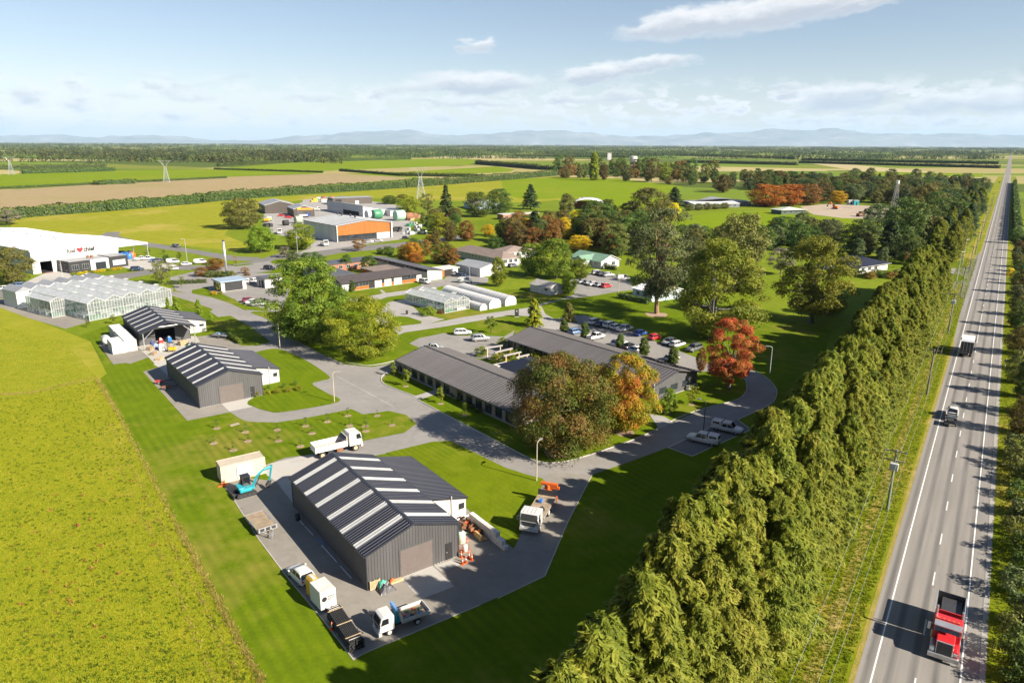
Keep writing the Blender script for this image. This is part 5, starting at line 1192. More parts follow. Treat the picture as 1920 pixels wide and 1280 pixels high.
MB().add([(-.4,-.5,3.105),(8.6,-.5,3.105),(8.6,6.8,3.105),(-.4,6.8,3.105),(-.4,-.5,3.4),(8.6,-.5,3.4),(8.6,6.8,3.55),(-.4,6.8,3.55)],[(0,3,2,1),(4,5,6,7),(0,1,5,4),(1,2,6,5),(2,3,7,6),(3,0,4,7)]).obj('roof',plain('blue_grey_fascia',(.25,.32,.40),.5),ut)
fl=thing('flue','tall slim stainless steel flue rising from shrubs behind the utility building','chimney',(-104.5,256.5,0))
MB().tube((0,0,0),(0,0,12.0),.42,.42,14).obj('stack',M_alu,fl,True);MB().tube((0,0,12.0),(0,0,12.4),.46,.46,14).obj('cap',M_steel,fl)
flat_building('small white and grey block with dark doorway beside the utility building',Vector((-93.4,223.8,0))+rot2((13.0,-3.6),math.radians(43)),math.radians(43),6.0,6.5,3.0,M_white,M_officeroof,doors=[('left',1.0,1.6,2.5,M_dark),('left',3.6,.8,2.2,M_dark)])
dh=gable_building('dark grey hip roofed house behind the conifer belt',(129.5,262.5,0),math.radians(33),19,14.5,2.7,5.2,M_white,M_charroof,'house','house',hip=5.0,oh=.9,wins=[('front',1.5,.9,2.0,1.4,3,2.2),('left',1,.9,1.8,1.4,3,1.6)])
gable_building('white low building glimpsed behind the gum tree trunk',(42.5,212,0),math.radians(30),12.0,9.0,3.0,4.2,plain('pale_blue_paint',(.50,.60,.66),.6),M_whiter,wins=[('front',1.5,1.0,2.0,1.4,5,1.4),('left',2,1.1,1.6,1.2,2,2)])
# farther buildings of the research station
gable_building('grey roofed barn with blue gable end among the yellow trees',(-28,520,0),math.radians(20),22,26,4.2,7.0,plain('blue_grey_wall',(.34,.42,.50),.6),plain('taupe_roof',(.30,.265,.24),.7),'barn','barn',oh=.4,ribs=1.5)
flat_building('low brick block with white fascia in front of the taupe barn',(-6,452,0),math.radians(28),26,8,3.2,M_brick,M_whitep,wins=[('front',1.5,1.0,2.0,1.3,6,1.8)])
flat_building('small brick block with grey flat roof left of the taupe barn',(-52,470,0),math.radians(28),12,8,3.2,M_brick,M_greyroof,wins=[('front',1,1.0,1.6,1.2,4,1.0)])
bn=thing('arched_barn','white arched roof hay barn open at the front with red machinery','barn',(44,528,0),math.radians(-8))
ar=[(11+11.5*math.cos(math.pi*i/14),3.2+4.6*math.sin(math.pi*i/14)) for i in range(15)]
ar2=[(11+11.1*math.cos(math.pi*i/14),3.2+4.2*math.sin(math.pi*i/14)) for i in range(15)]
mbb=MB();k=15
for y_ in (0,20):mbb.v+=[(a,y_,b) for a,b in ar]+[(a,y_,b) for a,b in ar2]
for i in range(14):mbb.f+=[(i,i+1,30+i+1,30+i),(15+i+1,15+i,45+i,45+i+1),(i+1,i,15+i,15+i+1),(30+i,31+i,46+i,45+i)]
mbb.obj('arched_roof',M_whiter,bn,True)
for x_ in (.1,21.9):
 for y_ in (.3,6.6,13.2,19.7):MB().box(x_-.15,y_-.15,0,x_+.15,y_+.15,3.4).obj('post',M_galv,bn)
MB().box(.2,19.5,0,21.8,19.6,5).obj('rear_wall',M_brick,bn);MB().box(.05,.5,0,.15,19,2.6).obj('side_wall',M_brick,bn)
cl=G(1340,388)
gable_building('long low clubhouse with pale grey roof beside the orange oaks',(138,560,0),math.radians(12),52,14,3.4,6.2,plain('slate_wall',(.13,.14,.16),.6),M_greyroof,wins=[('front',2,1.0,2.6,1.4,9,2.4)],rx=26,oh=.6,name='clubhouse',hip=18)
flat_building('white lean-to annexe in front of the clubhouse',(138,548,0),math.radians(12),38,10,2.8,plain('slate_wall',(.13,.14,.16),.6),M_whiter,wins=[('front',2,1.0,2.4,1.2,8,2)],slope=.8)
gable_building('green walled pavilion with pale hipped roof on the sports field',(186,497,0),math.radians(18),20,11,3.0,4.8,plain('dark_green_wall',(.05,.085,.06),.6),plain('pale_green_roof',(.42,.45,.40),.6),hip=5.0,oh=.9,wins=[('front',2,.9,2.4,1.5,4,2.2)],name='pavilion')
gable_building('small brown roofed house among the far parkland trees',(218,1180,0),math.radians(10),26,12,4,7,M_brick,M_brownroof,'house','house',oh=.6,wins=[('front',3,1,3,2,4,3)])
wt=thing('water_tower','concrete water tower with round tank on legs beyond the parkland trees','water tower',(214,1300,0))
for i in range(6):a=i*math.pi/3;MB().box(5.2*math.cos(a)-.8,5.2*math.sin(a)-.8,0,5.2*math.cos(a)+.8,5.2*math.sin(a)+.8,16).obj('leg',M_concw,wt)
MB().tube((0,0,0),(0,0,16),1.8,1.8,12).obj('shaft',M_concw,wt);MB().lathe([(0,16),(6.6,16),(6.8,17),(6.8,25.5),(6.3,26.3),(0,26.8)],24).obj('tank',M_concw,wt)
tw=thing('concrete_silo','square concrete tower standing between two dark shelterbelts','tower',(300,2280,0));MB().box(-6,-5,0,6,5,19).obj('shaft',M_concw,tw);MB().box(-6.4,-5.4,19,6.4,5.4,20.5).obj('cap',M_concw,tw)
# ------------------------------------------------------------------ vehicles
def paint(name,col,rough=.28,metal=0.0):
 if name in MATS: return MATS[name]
 m,nt,out=newmat(name);n=nt.noise(nt.objc(),2.2,4,.6)
 c=nt.mix(nt.rng(n,.3,.7),tuple(q*.88 for q in col),col);p=pbsdf(nt,out,c,nt.rng(n,.3,.7,rough,rough+.15),metal)
 p.inputs['Coat Weight'].default_value=.5;p.inputs['Coat Roughness'].default_value=.08; return m
PC={'white':paint('car_white',(.56,.56,.55)),'silver':paint('car_silver',(.42,.43,.44),.3,.5),'grey':paint('car_grey',(.13,.135,.14),.3,.3),'black':paint('car_black',(.018,.019,.022)),
 'red':paint('car_red',(.45,.02,.025)),'blue':paint('car_blue',(.02,.07,.30)),'navy':paint('car_navy',(.03,.045,.085)),'lightblue':paint('car_light_blue',(.16,.25,.42),.3,.3),'maroon':paint('car_maroon',(.22,.03,.05))}
M_glass=plain('car_glass',(.012,.015,.018),.05,.0,.1,1.,spec=.8)
M_hl=plain('headlamp_lens',(.75,.77,.78),.12);M_tl=plain('tail_lamp_lens',(.38,.01,.01),.2);M_rim=plain('wheel_rim',(.42,.42,.43),.3,.7)
def wheel(par,x,y,r=.33,w=.22,dual=False,rim=M_rim):
 s=1 if y>0 else -1;w=w*(2.0 if dual else 1)
 o=MB().lathe([(r*.55,-w/2),(r*.92,-w/2),(r,-w/2+.04),(r,w/2-.04),(r*.92,w/2),(r*.55,w/2)],18,(x,y-s*w*.4,r),'Y').obj('wheel',M_rubber,par)
 MB().lathe([(0,-.01),(r*.3,.0),(r*.58,.0),(r*.58,.03),(0,.035)] if s>0 else [(0,.01),(r*.3,0),(r*.58,0),(r*.58,-.03),(0,-.035)],14,(x,y+s*(w*.1+.0),r),'Y').obj('rim',rim,o)
def cring(x,zb,zt,hw): return [(x,-hw*.9,zb),(x,-hw,zb+.14),(x,-hw,zt-.14),(x,-hw*.9,zt),(x,-hw*.45,zt+.025),(x,hw*.45,zt+.025),(x,hw*.9,zt),(x,hw,zt-.14),(x,hw,zb+.14),(x,hw*.9,zb)]
SPEC={  # stations (x, zb, zt, hw) ; cabin (xrb, xrt, xft, xfb) ; roof z ; wheels
 'hatch':([(-2.0,.5,.8,.72),(-1.93,.3,.95,.84),(-1.3,.22,1.0,.87),(.5,.22,.96,.87),(1.1,.22,.92,.86),(1.65,.26,.80,.84),(1.95,.34,.68,.74),(2.02,.45,.58,.6)],(-1.9,-1.45,.35,1.05),1.47,(-1.25,1.28),.31),
 'sedan':([(-2.3,.5,.82,.74),(-2.2,.3,.98,.85),(-1.5,.22,1.0,.9),(.5,.22,.96,.9),(1.1,.22,.92,.89),(1.8,.26,.80,.86),(2.2,.34,.68,.76),(2.28,.45,.58,.6)],(-1.75,-1.1,.35,1.1),1.45,(-1.4,1.4),.32),
 'wagon':([(-2.3,.5,.85,.76),(-2.22,.3,1.0,.86),(-1.5,.22,1.02,.9),(.6,.22,.98,.9),(1.15,.22,.94,.89),(1.8,.26,.82,.86),(2.2,.34,.70,.76),(2.28,.45,.6,.6)],(-2.2,-1.95,.4,1.1),1.52,(-1.4,1.4),.33),
 'suv':([(-2.28,.55,.95,.8),(-2.2,.38,1.1,.9),(-1.5,.28,1.12,.93),(.6,.28,1.08,.93),(1.15,.28,1.06,.92),(1.85,.3,.96,.9),(2.2,.4,.84,.8),(2.28,.5,.7,.64)],(-2.18,-1.9,.45,1.1),1.72,(-1.4,1.42),.37),
 'ute':([(-2.65,.6,.95,.84),(-2.6,.42,1.0,.9),(-1.6,.36,1.02,.92),(-.7,.32,1.05,.92),(.9,.32,1.06,.92),(1.4,.32,1.04,.91),(2.15,.34,.98,.9),(2.5,.42,.86,.8),(2.6,.52,.72,.64)],(-.85,-.6,.65,1.3),1.76,(-1.65,1.65),.38),
 'van':([(-2.4,.45,1.1,.84),(-2.36,.32,1.25,.9),(-1.4,.28,1.28,.92),(1.2,.28,1.22,.92),(1.75,.3,1.12,.9),(2.2,.36,.9,.84),(2.34,.48,.7,.7)],(-2.36,-2.25,1.0,1.85),1.95,(-1.5,1.55),.34)}
CARP={}
def build_car(kind):
 st,(xrb,xrt,xft,xfb),zr,wx,wr=SPEC[kind]
 r=thing('car' if kind not in ('ute','van') else {'ute':'pickup_ute','van':'van'}[kind],'','car')
 body=MB().loft([cring(*s) for s in st]).obj('body',PC['white'],r,True);body['paint']=1
 hw=st[3][3];zb=min(st[2][2],st[3][2])-.03;hb,ht=hw*.93,hw*.76
 g=MB().loft([[(xrb,-hb,zb),(xfb,-hb,zb),(xfb,hb,zb),(xrb,hb,zb)],[(xrt,-ht,zr-.05),(xft,-ht,zr-.05),(xft,ht,zr-.05),(xrt,ht,zr-.05)]]).obj('windows',M_glass,r)
 n=5;rg=[]
 for i in range(n):  # crowned roof panel
  t=i/(n-1);x=xrt-.06+(xft-xrt+.1)*t;z=zr-.05+.06*math.sin(math.pi*(.15+.7*t));rg.append([(x,-ht-.02,zr-.09),(x,-ht,z),(x,-ht*.5,z+.025),(x,ht*.5,z+.025),(x,ht,z),(x,ht+.02,zr-.09)])
 rf=MB().loft(rg).obj('roof',PC['white'],r,True);rf['paint']=1
 def pil(*a):
  po=MB().tube(*a).obj('pillar',PC['white'],r);po['paint']=1
 for s in (-1,1):
  pil((xfb-.02,s*hb,zb),(xft,s*ht,zr-.05),.045,.04,5);pil((xrb+.03,s*hb,zb),(xrt,s*ht,zr-.05),.07,.06,5)
  for q in ((.5,) if kind in ('hatch','ute','sedan') else (.36,.68)):pil((xrb+(xfb-xrb)*q,s*(hb+.004),zb),(xrt+(xft-xrt)*q,s*(ht+.004),zr-.05),.04,.035,5)
  if kind=='van':sp_=MB().add([(xrb,s*(hb+.006),zb),(xrb+2.2,s*(hb+.006),zb),(xrt+2.1,s*(ht+.03),zr-.08),(xrt,s*(ht+.03),zr-.08)],[(0,1,2,3)]).obj('side_panel',PC['white'],r);sp_['paint']=1
 for s in (-1,1):
  xf=st[-2][0];MB().box(xf-.12,s*.62-.16,st[-2][2]-.14,xf+.02,s*.62+.16,st[-2][2]-.02).obj('headlight',M_hl,r)
  xr=st[0][0];MB().box(xr-.01,s*(st[0][3]-.06)-.1,st[0][2]-.06,xr+.12,s*(st[0][3]-.06)+.1,st[0][2]+.12).obj('tail_light',M_tl,r)
  MB().box(xfb-.35,s*(hw+.02),zb+.02,xfb-.2,s*(hw+.2),zb+.16).obj('mirror',PC['white'],r)
  for x in wx:wheel(r,x,s*(hw-.04),wr)
 MB().box(st[-1][0]-.06,-.55,.3,st[-1][0]+.02,.55,.52).obj('front_bumper',M_steel,r);MB().box(st[0][0]-.03,-.6,.38,st[0][0]+.06,.6,.5).obj('rear_bumper',M_steel,r)
 if kind=='ute':
  MB().box(-2.5,-.76,1.03,-.95,.76,1.06).obj('tray_liner',M_black,r)
  w=MB();w.box(-2.6,-.9,1.0,-.95,-.8,1.2);w.box(-2.6,.8,1.0,-.95,.9,1.2);w.box(-2.62,-.8,1.0,-2.52,.8,1.2);o=w.obj('tray_side',PC['white'],r);o['paint']=1
 return r
def car(kind,col,at,ang,label,canopy=False,group=None):
 if kind not in CARP:CARP[kind]=build_car(kind);r=CARP[kind]
 else:r=copy_tree(CARP[kind])
 g=Vector((at[0],at[1],0));r.location=(g.x,g.y,.03);r.rotation_euler=(0,0,ang);tag(r,label,{'ute':'pickup','van':'van'}.get(kind,'car'),group)
 for c in r.children:
  if c.get('paint'):setmat(c,PC[col])
 if canopy:
  MB().loft([[(-2.58,-.88,1.2),(-.9,-.88,1.2),(-.9,.88,1.2),(-2.58,.88,1.2)],[(-2.45,-.76,1.76),(-.88,-.76,1.78),(-.88,.76,1.78),(-2.45,.76,1.76)]]).obj('canopy',PC[col],r)
  for s in (-1,1):MB().add([(-2.3,s*.865,1.32),(-1.1,s*.865,1.32),(-1.15,s*.80,1.66),(-2.25,s*.80,1.66)],[(0,1,2,3)]).obj('canopy_window',M_glass,r)
  MB().add([(-2.575,-.7,1.3),(-2.575,.7,1.3),(-2.49,.62,1.66),(-2.49,-.62,1.66)],[(0,1,2,3)]).obj('canopy_window',M_glass,r)
 return r
def ang(a,b):a,b=G(*a),G(*b); return math.atan2(b.y-a.y,b.x-a.x)
def carpx(kind,col,p,a,label,**k): return car(kind,col,G(*p),a,label,**k)
def deg(a): return math.radians(a)
zp=ZF(1080,580,7.385)
row=ang(zp(250,215),zp(1630,580));A2=row+math.pi/2
carpx('suv','white',zp(265,205),A2,'white SUV at the far left end of the back parking row')
carpx('sedan','navy',zp(355,232),A2,'dark navy car between two white cars in the back parking row')
carpx('suv','white',zp(475,248),A2,'white crossover third from the left in the back parking row')
carpx('hatch','white',zp(560,272),A2,'white hatchback half hidden by the white ute in the back row')
carpx('ute','white',zp(675,300),A2,'white double cab ute in the back row beside the blue hatchback')
carpx('hatch','blue',zp(890,358),A2,'bright blue hatchback parked under the poplar shade')
carpx('hatch','red',zp(1090,415),A2,'bright red hatchback in the parking row beside the blue one')
carpx('hatch','silver',zp(1285,480),A2+math.pi,'silver hatchback facing the office in the back parking row')
carpx('wagon','white',zp(1405,512),A2,'white station wagon second from the right in the back row')
carpx('suv','grey',zp(1630,575),A2+math.pi,'dark grey SUV at the right end of the back row')
A3=A2
carpx('wagon','lightblue',zp(0,335),A3,'light blue wagon beside the leftmost clipped conifer')
carpx('ute','white',zp(275,410),A3,'white ute nosed up beside the office roof, near the second clipped conifer')
carpx('suv','white',zp(600,505),A3,'white SUV mostly hidden by the third clipped conifer')
carpx('sedan','black',zp(740,545),A3,'black car between two white ones behind the office roof')
carpx('sedan','white',zp(830,590),A3,'white sedan with only its roof showing left of the fourth clipped conifer')
carpx('hatch','white',zp(1325,705),A3,'white car hidden behind the rightmost clipped conifer')
# office front car park
carpx('ute','silver',z6(228,760),deg(18),'silver double cab ute in the small car park at the head of the office')
carpx('wagon','white',z6(408,662),deg(10),'white people mover at the top of the small car park')
carpx('suv','silver',z6(515,700),deg(16),'silver SUV parked alone near the courtyard pergola')
# two white utes in the shade bay by the conifers
carpx('ute','white',z2(1275,505),ang(z2(1340,520),z2(1205,490)),'white canopied ute parked nose left in the bay beside the conifer belt',canopy=True)
carpx('ute','white',z2(1395,450),ang(z2(1330,430),z2(1470,460)),'white canopied ute parked nose right in the bay beside the conifer belt',canopy=True)
# upper car park by the green roofed house
zu=ZF(1020,400,4.364)
rw2=ang(zu(300,575),zu(510,605))+math.pi/2
for i,(k_,c_,p_,l_) in enumerate((('sedan','silver',(318,572),'silver car at the left end of the short row ending in a red car'),('hatch','silver',(365,580),'silver hatchback second from the left in the row ending in a red car'),('sedan','white',(405,590),'white car in the middle of the short row ending in a red car'),('hatch','silver',(458,598),'silver hatchback next to the red car in the short row'),('hatch','red',(510,607),'red hatchback at the end of a short row of silver cars'))):
 carpx(k_,c_,zu(*p_),ang(zu(470,612),zu(552,600)),l_)
carpx('suv','white',zu(438,500),deg(20),'white SUV under the green roofed house');carpx('hatch','black',zu(470,507),deg(20),'black hatchback between the white and silver SUVs below the house');carpx('suv','silver',zu(528,518),deg(20),'silver SUV below the right end of the green roofed house')
carpx('van','white',zu(648,546),deg(12),'white van parked alone left of the gum tree')
# around the low white buildings
carpx('suv','white',zg(60,490),deg(-35),'white SUV beside the timber carport');carpx('wagon','navy',zg(145,505),deg(-30),'dark wagon next to the pale grey steel shed')
vn=carpx('van','white',zg(180,565),deg(-12),'white van with green rear panels on the yard behind the tunnels')
MB().box(-2.38,-.93,.9,-1.2,-.925,1.3).box(-2.38,.925,.9,-1.2,.93,1.3).obj('side_sign',M_green,vn)
carpx('suv','white',zm(1485,490),deg(-40),'white SUV at the end of the long low white building')
carpx('wagon','grey',zg(690,400),deg(40),'grey wagon beside the brown roofed building')
carpx('hatch','white',zt(968,305),deg(20),'white car in front of the low brick block')
# three cars by the utility building and two behind it
carpx('hatch','maroon',zk(790,1005),deg(20),'dark red hatchback, first of three parked on the sealed corner')
carpx('sedan','white',zk(850,1030),deg(20),'white sedan between the red and silver cars on the sealed corner')
carpx('sedan','silver',zk(915,1055),deg(20),'silver sedan nearest the lawn on the sealed corner')
carpx('wagon','white',zk(760,735),deg(105),'white wagon right behind the utility building wall');carpx('suv','white',zk(880,735),deg(75),'white SUV with tail towards us beside the small white block')
carpx('suv','black',zk(1075,560),deg(-20),'black SUV crossing the entry road');
# street in front of the factories
carpx('suv','lightblue',z40(160,635),deg(15),'blue SUV on the street beside the large grey green tree');carpx('sedan','white',z40(40,655),deg(15),'white sedan on the street at the left edge')
carpx('sedan','white',z40(665,562),deg(18),'white sedan parked on the street behind the glasshouse roof');carpx('suv','navy',z40(1030,510),deg(15),'dark blue SUV parked on the street in front of the warehouse')
carpx('wagon','grey',z40(1325,335),deg(-32),'grey car driving alone on the curved link road')
carpx('ute','white',z40(1060,432),deg(30),'white ute under the warehouse canopy edge');carpx('ute','white',z40(1110,430),deg(22),'white ute on the forecourt in front of the blue drums')
carpx('hatch','lightblue',z40(1165,445),deg(25),'light blue hatchback on the warehouse forecourt');carpx('suv','grey',z40(1200,447),deg(25),'dark grey SUV beside the bushy shrub on the forecourt')
carpx('van','white',z40(1300,455),deg(5),'white van left of the street lamp');carpx('hatch','white',z40(1400,470),deg(20),'white hatchback at the foot of the street lamp');carpx('van','white',z40(1505,457),deg(12),'white van parked right of the street lamp');carpx('hatch','white',z40(1300,505),deg(15),'white hatchback beyond the rust leaved tree')
zs=ZF(380,330,4)
carpx('sedan','red',zs(592,303),deg(15),'red car left in the depot yard by the dark sheds');carpx('wagon','red',zs(648,316),deg(10),'red wagon right in the depot yard by the dark sheds')
carpx('hatch','silver',zs(1250,500),deg(20),'silver hatchback in front of the cedar warehouse');carpx('sedan','silver',zs(1318,493),deg(15),'silver sedan in front of the cedar warehouse concrete panel');carpx('hatch','black',zs(1525,472),deg(10),'black hatchback near the cedar fence of the warehouse')
carpx('hatch','black',(1874,343),math.atan2(RD.y,RD.x),'tiny dark car far along the highway')
# ------------------------------------------------------------------ trucks
M_cab=paint('truck_white',(.55,.54,.515));M_truckred=paint('truck_red',(.50,.02,.025))
def cabover(par,x0,w,L,h,zb,mat=M_cab,face=M_steel):
 """cab-over cab, front face at x0 + L"""
 o=MB().xzprism([(x0,zb),(x0+L,zb),(x0+L+.02,zb+h*.48),(x0+L-.22,zb+h*.93),(x0+L-.5,zb+h),(x0+.1,zb+h),(x0,zb+h*.92)],-w/2,w/2).obj('cab',mat,par);bevel_obj(o,.09,3)
 y=w/2-.14;f=x0+L
 MB().add([(f+.035,-y,zb+h*.50),(f+.035,y,zb+h*.50),(f-.185,y*.95,zb+h*.90),(f-.185,-y*.95,zb+h*.90)],[(0,1,2,3)]).obj('windscreen',M_glass,o)
 for s in (-1,1):
  yy=s*(w/2+.006)
  MB().add([(f-.95,yy,zb+h*.5),(f-.12,yy,zb+h*.48),(f-.32,yy,zb+h*.88),(f-.95,yy,zb+h*.88)],[(0,1,2,3)]).obj('side_window',M_glass,o)
  MB().box(f-.03,s*(w/2-.3)-.2,zb+.05,f+.05,s*(w/2-.3)+.2,zb+.25).obj('headlight',M_hl,o)
  MB().tube((f-.1,s*(w/2),zb+h*.8),(f+.1,s*(w/2+.25),zb+h*.75),.03,.03,5).box(f+.05,s*(w/2+.25)-.09,zb+h*.5,f+.12,s*(w/2+.25)+.09,zb+h*.78).obj('mirror',M_steel,o)
 MB().box(f-.02,-w/2+.3,zb+h*.3,f+.04,w/2-.3,zb+h*.42).box(f-.02,-w/2+.4,zb+h*.18,f+.045,w/2-.4,zb+h*.26).obj('grille',M_black,o)
 MB().box(f-.2,-w/2+.02,zb-.35,f+.1,w/2-.02,zb-.01).obj('bumper',mat,par)
 return o
def chassis(par,x0,x1,w=.9,z=.75):MB().box(x0,-w/2,z-.15,x1,w/2,z+.12).obj('chassis',M_steel,par)
# crane flatbed near the striped lawn (we see its left side: right of picture is its left)
f_,r_=G(1012.6,995.5),G(1036.5,953.5);d_=(f_-r_).normalized();n_=Vector((d_.y,-d_.x,0));c_=f_+n_*1.1
t=thing('crane_truck','white flatbed truck with folded orange crane at its tail beside the striped lawn','truck',(c_.x,c_.y,.03),math.atan2(d_.y,d_.x))
cabover(t,-.75,2.4,2.0,2.0,.85);chassis(t,-6.6,.9)
for i in range(8):MB().box(-6.9+i*.72,-1.22,1.12,-6.9+(i+1)*.72-.02,1.22,1.22).obj('deck_board',M_wooddeck,t)
MB().box(-7.0,-1.25,1.0,-1.1,1.25,1.115).obj('deck_frame',M_galv,t)
hb_=MB()
for yy in (-1.15,-.6,0,.6,1.15):hb_.tube((-1.0,yy,1.2),(-1.0,yy,2.5),.035,.035,6)
for zz in (1.7,2.1,2.5):hb_.tube((-1.0,-1.15,zz),(-1.0,1.15,zz),.03,.03,6)
hb_.obj('headboard',M_galv,t);MB().box(-7.05,-1.25,1.2,-6.95,1.25,2.0).obj('tailboard',M_steel,t)
cr=MB().box(-7.9,-.5,.9,-7.2,.5,1.9).tube((-7.5,0,1.9),(-7.5,0,2.5),.28,.22,8).obj('crane_base',M_orange,t)
MB().obox((-7.6,.1,2.6),(.4,2.3,.38)).obox((-7.6,.5,2.2),(.34,2.0,.34)).obj('crane_boom',M_orange,t);MB().tube((-7.6,.8,2.45),(-7.4,-.6,2.5),.09,.09,8).obj('crane_ram',M_steel,t)
for s in (-1,1):MB().tube((-7.5,s*.6,.9),(-7.5,s*1.25,.9),.12,.12,6).tube((-7.5,s*1.2,.9),(-7.5,s*1.2,.2),.08,.08,6).obj('outrigger',M_orange,t)
for x,du in ((0.2,False),(-3.9,True),(-5.2,True)):
 for s in (-1,1):wheel(t,x,s*1.1,.5,.26,du,M_white)
for i,(x,y_,m_) in enumerate(((-5.0,-.3,M_blue),(-3.0,.5,M_steel),(-2.3,.2,M_blue),(-2.0,-.5,M_steel))):MB().obox((x,y_,1.4),(.7,.4,.35),i*.7).obj('strapped_tool_box',m_,t)
for yy in (-.7,-.25,.25,.7):MB().obox((.3,yy,2.87),(1.2,.07,.05)).obj('roof_rib',M_cab,t)
# small crane truck in the yard
f_,r_=G(731,1191),G(785,1170.5);d_=(f_-r_).normalized();n_=Vector((d_.y,-d_.x,0));c_=f_+n_*.85
t=thing('crane_truck','small white dropside truck with blue crane behind the cab on the gravel yard','truck',(c_.x,c_.y,.03),math.atan2(d_.y,d_.x))
cabover(t,-.55,1.75,1.55,1.65,.55);chassis(t,-4.1,.8,.7,.6)
MB().box(-4.3,-.95,.85,-1.35,.95,.93).obj('deck',M_wooddeck,t)
for nm_,b_ in (('dropside',(-4.3,-1.0,.9,-1.35,-.94,1.3)),('dropside',(-4.3,.94,.9,-1.35,1.0,1.3)),('tailboard',(-4.36,-1.0,.9,-4.3,1.0,1.3)),('headboard',(-1.36,-1.0,.9,-1.3,1.0,1.75))):MB().box(*b_).obj(nm_,M_cab,t)
MB().box(-1.25,-.5,.8,-.75,.5,1.2).tube((-1.0,.2,1.2),(-1.0,.2,2.2),.16,.13,8).obj('crane_base',M_teal,t);MB().obox((-1.0,-.25,2.25),(.24,1.5,.24)).obox((-1.05,-.5,1.75),(.2,1.2,.2)).obj('crane_boom',plain('crane_blue',(.12,.28,.55),.4),t)
for x,du in ((0,False),(-3.0,True)):
 for s in (-1,1):wheel(t,x,s*.85,.36,.2,du,M_white)
for i in range(9):MB().obox((-1.9-i*.25,.5*math.sin(i*2.3),1.0),(.35,.18,.14),i).obj('tool',(M_orange,M_blue,M_green,M_steel,M_yellow)[i%5],t)
# tipper
f_,r_=G(667.5,845),G(613.3,858);d_=(f_-r_).normalized();n_=Vector((-d_.y,d_.x,0));c_=f_+n_*1.1
t=thing('tipper_truck','white six wheel tipper truck with empty brown bin behind the large shed','truck',(c_.x,c_.y,.03),math.atan2(d_.y,d_.x))
cabover(t,-1.0,2.4,2.1,2.1,.95);chassis(t,-5.8,.9,.9,.85)
M_bin=plain('bin_floor_brown',(.36,.20,.10),.8,.0,.2,1.);M_binw=plain('tipper_bin_white',(.62,.61,.58),.5,.0,.15,1.,streak=True)
MB().box(-6.3,-1.15,1.15,-1.5,1.15,1.25).obj('bin_floor',M_bin,t)
for s in (-1,1):MB().add([(-6.3,s*1.16,1.1),(-1.4,s*1.16,1.1),(-1.4,s*1.25,2.1),(-6.3,s*1.25,2.1),(-6.3,s*1.10,1.2),(-1.4,s*1.10,1.2),(-1.4,s*1.19,2.1),(-6.3,s*1.19,2.1)],[(0,1,2,3),(7,6,5,4),(3,2,6,7)]).obj('bin_side',M_binw,t)
for i in range(5):MB().box(-6.0+i*1.1,-1.31,1.2,-5.9+i*1.1,-1.25,2.05).obj('bin_rib',M_binw,t)
MB().box(-6.4,-1.2,1.05,-6.32,1.2,2.1).obj('tailgate',M_binw,t);MB().box(-1.42,-1.2,1.1,-1.32,1.2,2.75).obj('headboard',M_binw,t)
MB().add([(-1.32,-1.2,2.7),(-1.32,1.2,2.7),(-1.9,1.15,2.2),(-1.9,-1.15,2.2)],[(0,1,2,3)]).obj('bin_hood',M_steel,t)
MB().box(-3.0,-1.1,.5,-2.0,-.5,1.0).obj('fuel_tank',M_rust,t)
for x,du in ((0,False),(-4.0,True),(-5.3,True)):
 for s in (-1,1):wheel(t,x,s*1.1,.52,.27,du,M_tan)
# red truck and empty trailer coming down the highway
RA=math.atan2(-RD.y,-RD.x)
g_=G(1766,1240);al=RD.dot(g_);c_=RP(al,1.95)
t=thing('red_truck','red bonneted truck with chrome grille hauling a dark bulk bin along the highway','truck',(c_.x,c_.y,.03),RA)
o=MB().xzprism([(-1.5,1.0),(-.1,1.15),(-.1,1.95),(-.3,2.05),(-1.5,2.2)],-.75,.75).obj('bonnet',M_truckred,t);bevel_obj(o,.1,3)
o=MB().xzprism([(-3.1,.9),(-1.45,.9),(-1.45,2.1),(-1.75,2.95),(-2.0,3.05),(-3.1,3.05)],-1.15,1.15).obj('cab',M_truckred,t);bevel_obj(o,.08,3)
MB().add([(-1.42,-1.0,2.15),(-1.42,1.0,2.15),(-1.69,.95,2.82),(-1.69,-.95,2.82)],[(0,1,2,3)]).obj('windscreen',M_glass,t)
MB().obox((-1.45,0,2.98),(.7,2.2,.1),0,.25).obj('sun_visor',M_alu,t)
for s in (-1,1):
 MB().add([(-2.8,s*1.158,2.1),(-1.8,s*1.158,2.1),(-2.0,s*1.158,2.8),(-2.8,s*1.158,2.8)],[(0,1,2,3)]).obj('side_window',M_glass,t)
 o=MB().box(-1.5,s*.75 if s>0 else -1.2,.65,.0,s*1.2 if s>0 else -.75,1.35).obj('front_guard',M_truckred if s>0 else M_alu,t);bevel_obj(o,.12,3)
 MB().box(-.04,s*.95-.17,.95,.03,s*.95+.17,1.2).obj('headlight',M_hl,t)
 MB().tube((-3.3,s*1.05,.8),(-3.3,s*1.05,3.7),.1,.1,10).obj('exhaust_stack',M_alu,t)
 MB().tube((-1.8,s*1.15,2.6),(-1.6,s*1.5,2.6),.03,.03,6).box(-1.65,s*1.5-.12,2.0,-1.55,s*1.5+.12,2.75).obj('mirror',M_alu,t)
 MB().tube((-3.4,s*.95,.7),(-2.2,s*.95,.7),.32,.32,12).obj('fuel_tank',M_alu,t)
MB().box(-.12,-.62,.8,.02,.62,1.95).obj('grille',M_steel,t);MB().box(-.13,-.68,.78,-.01,.68,2.0).obj('grille_surround',M_alu,t);MB().box(-.1,-1.25,.35,.25,1.25,.75).obj('bumper',M_alu,t)
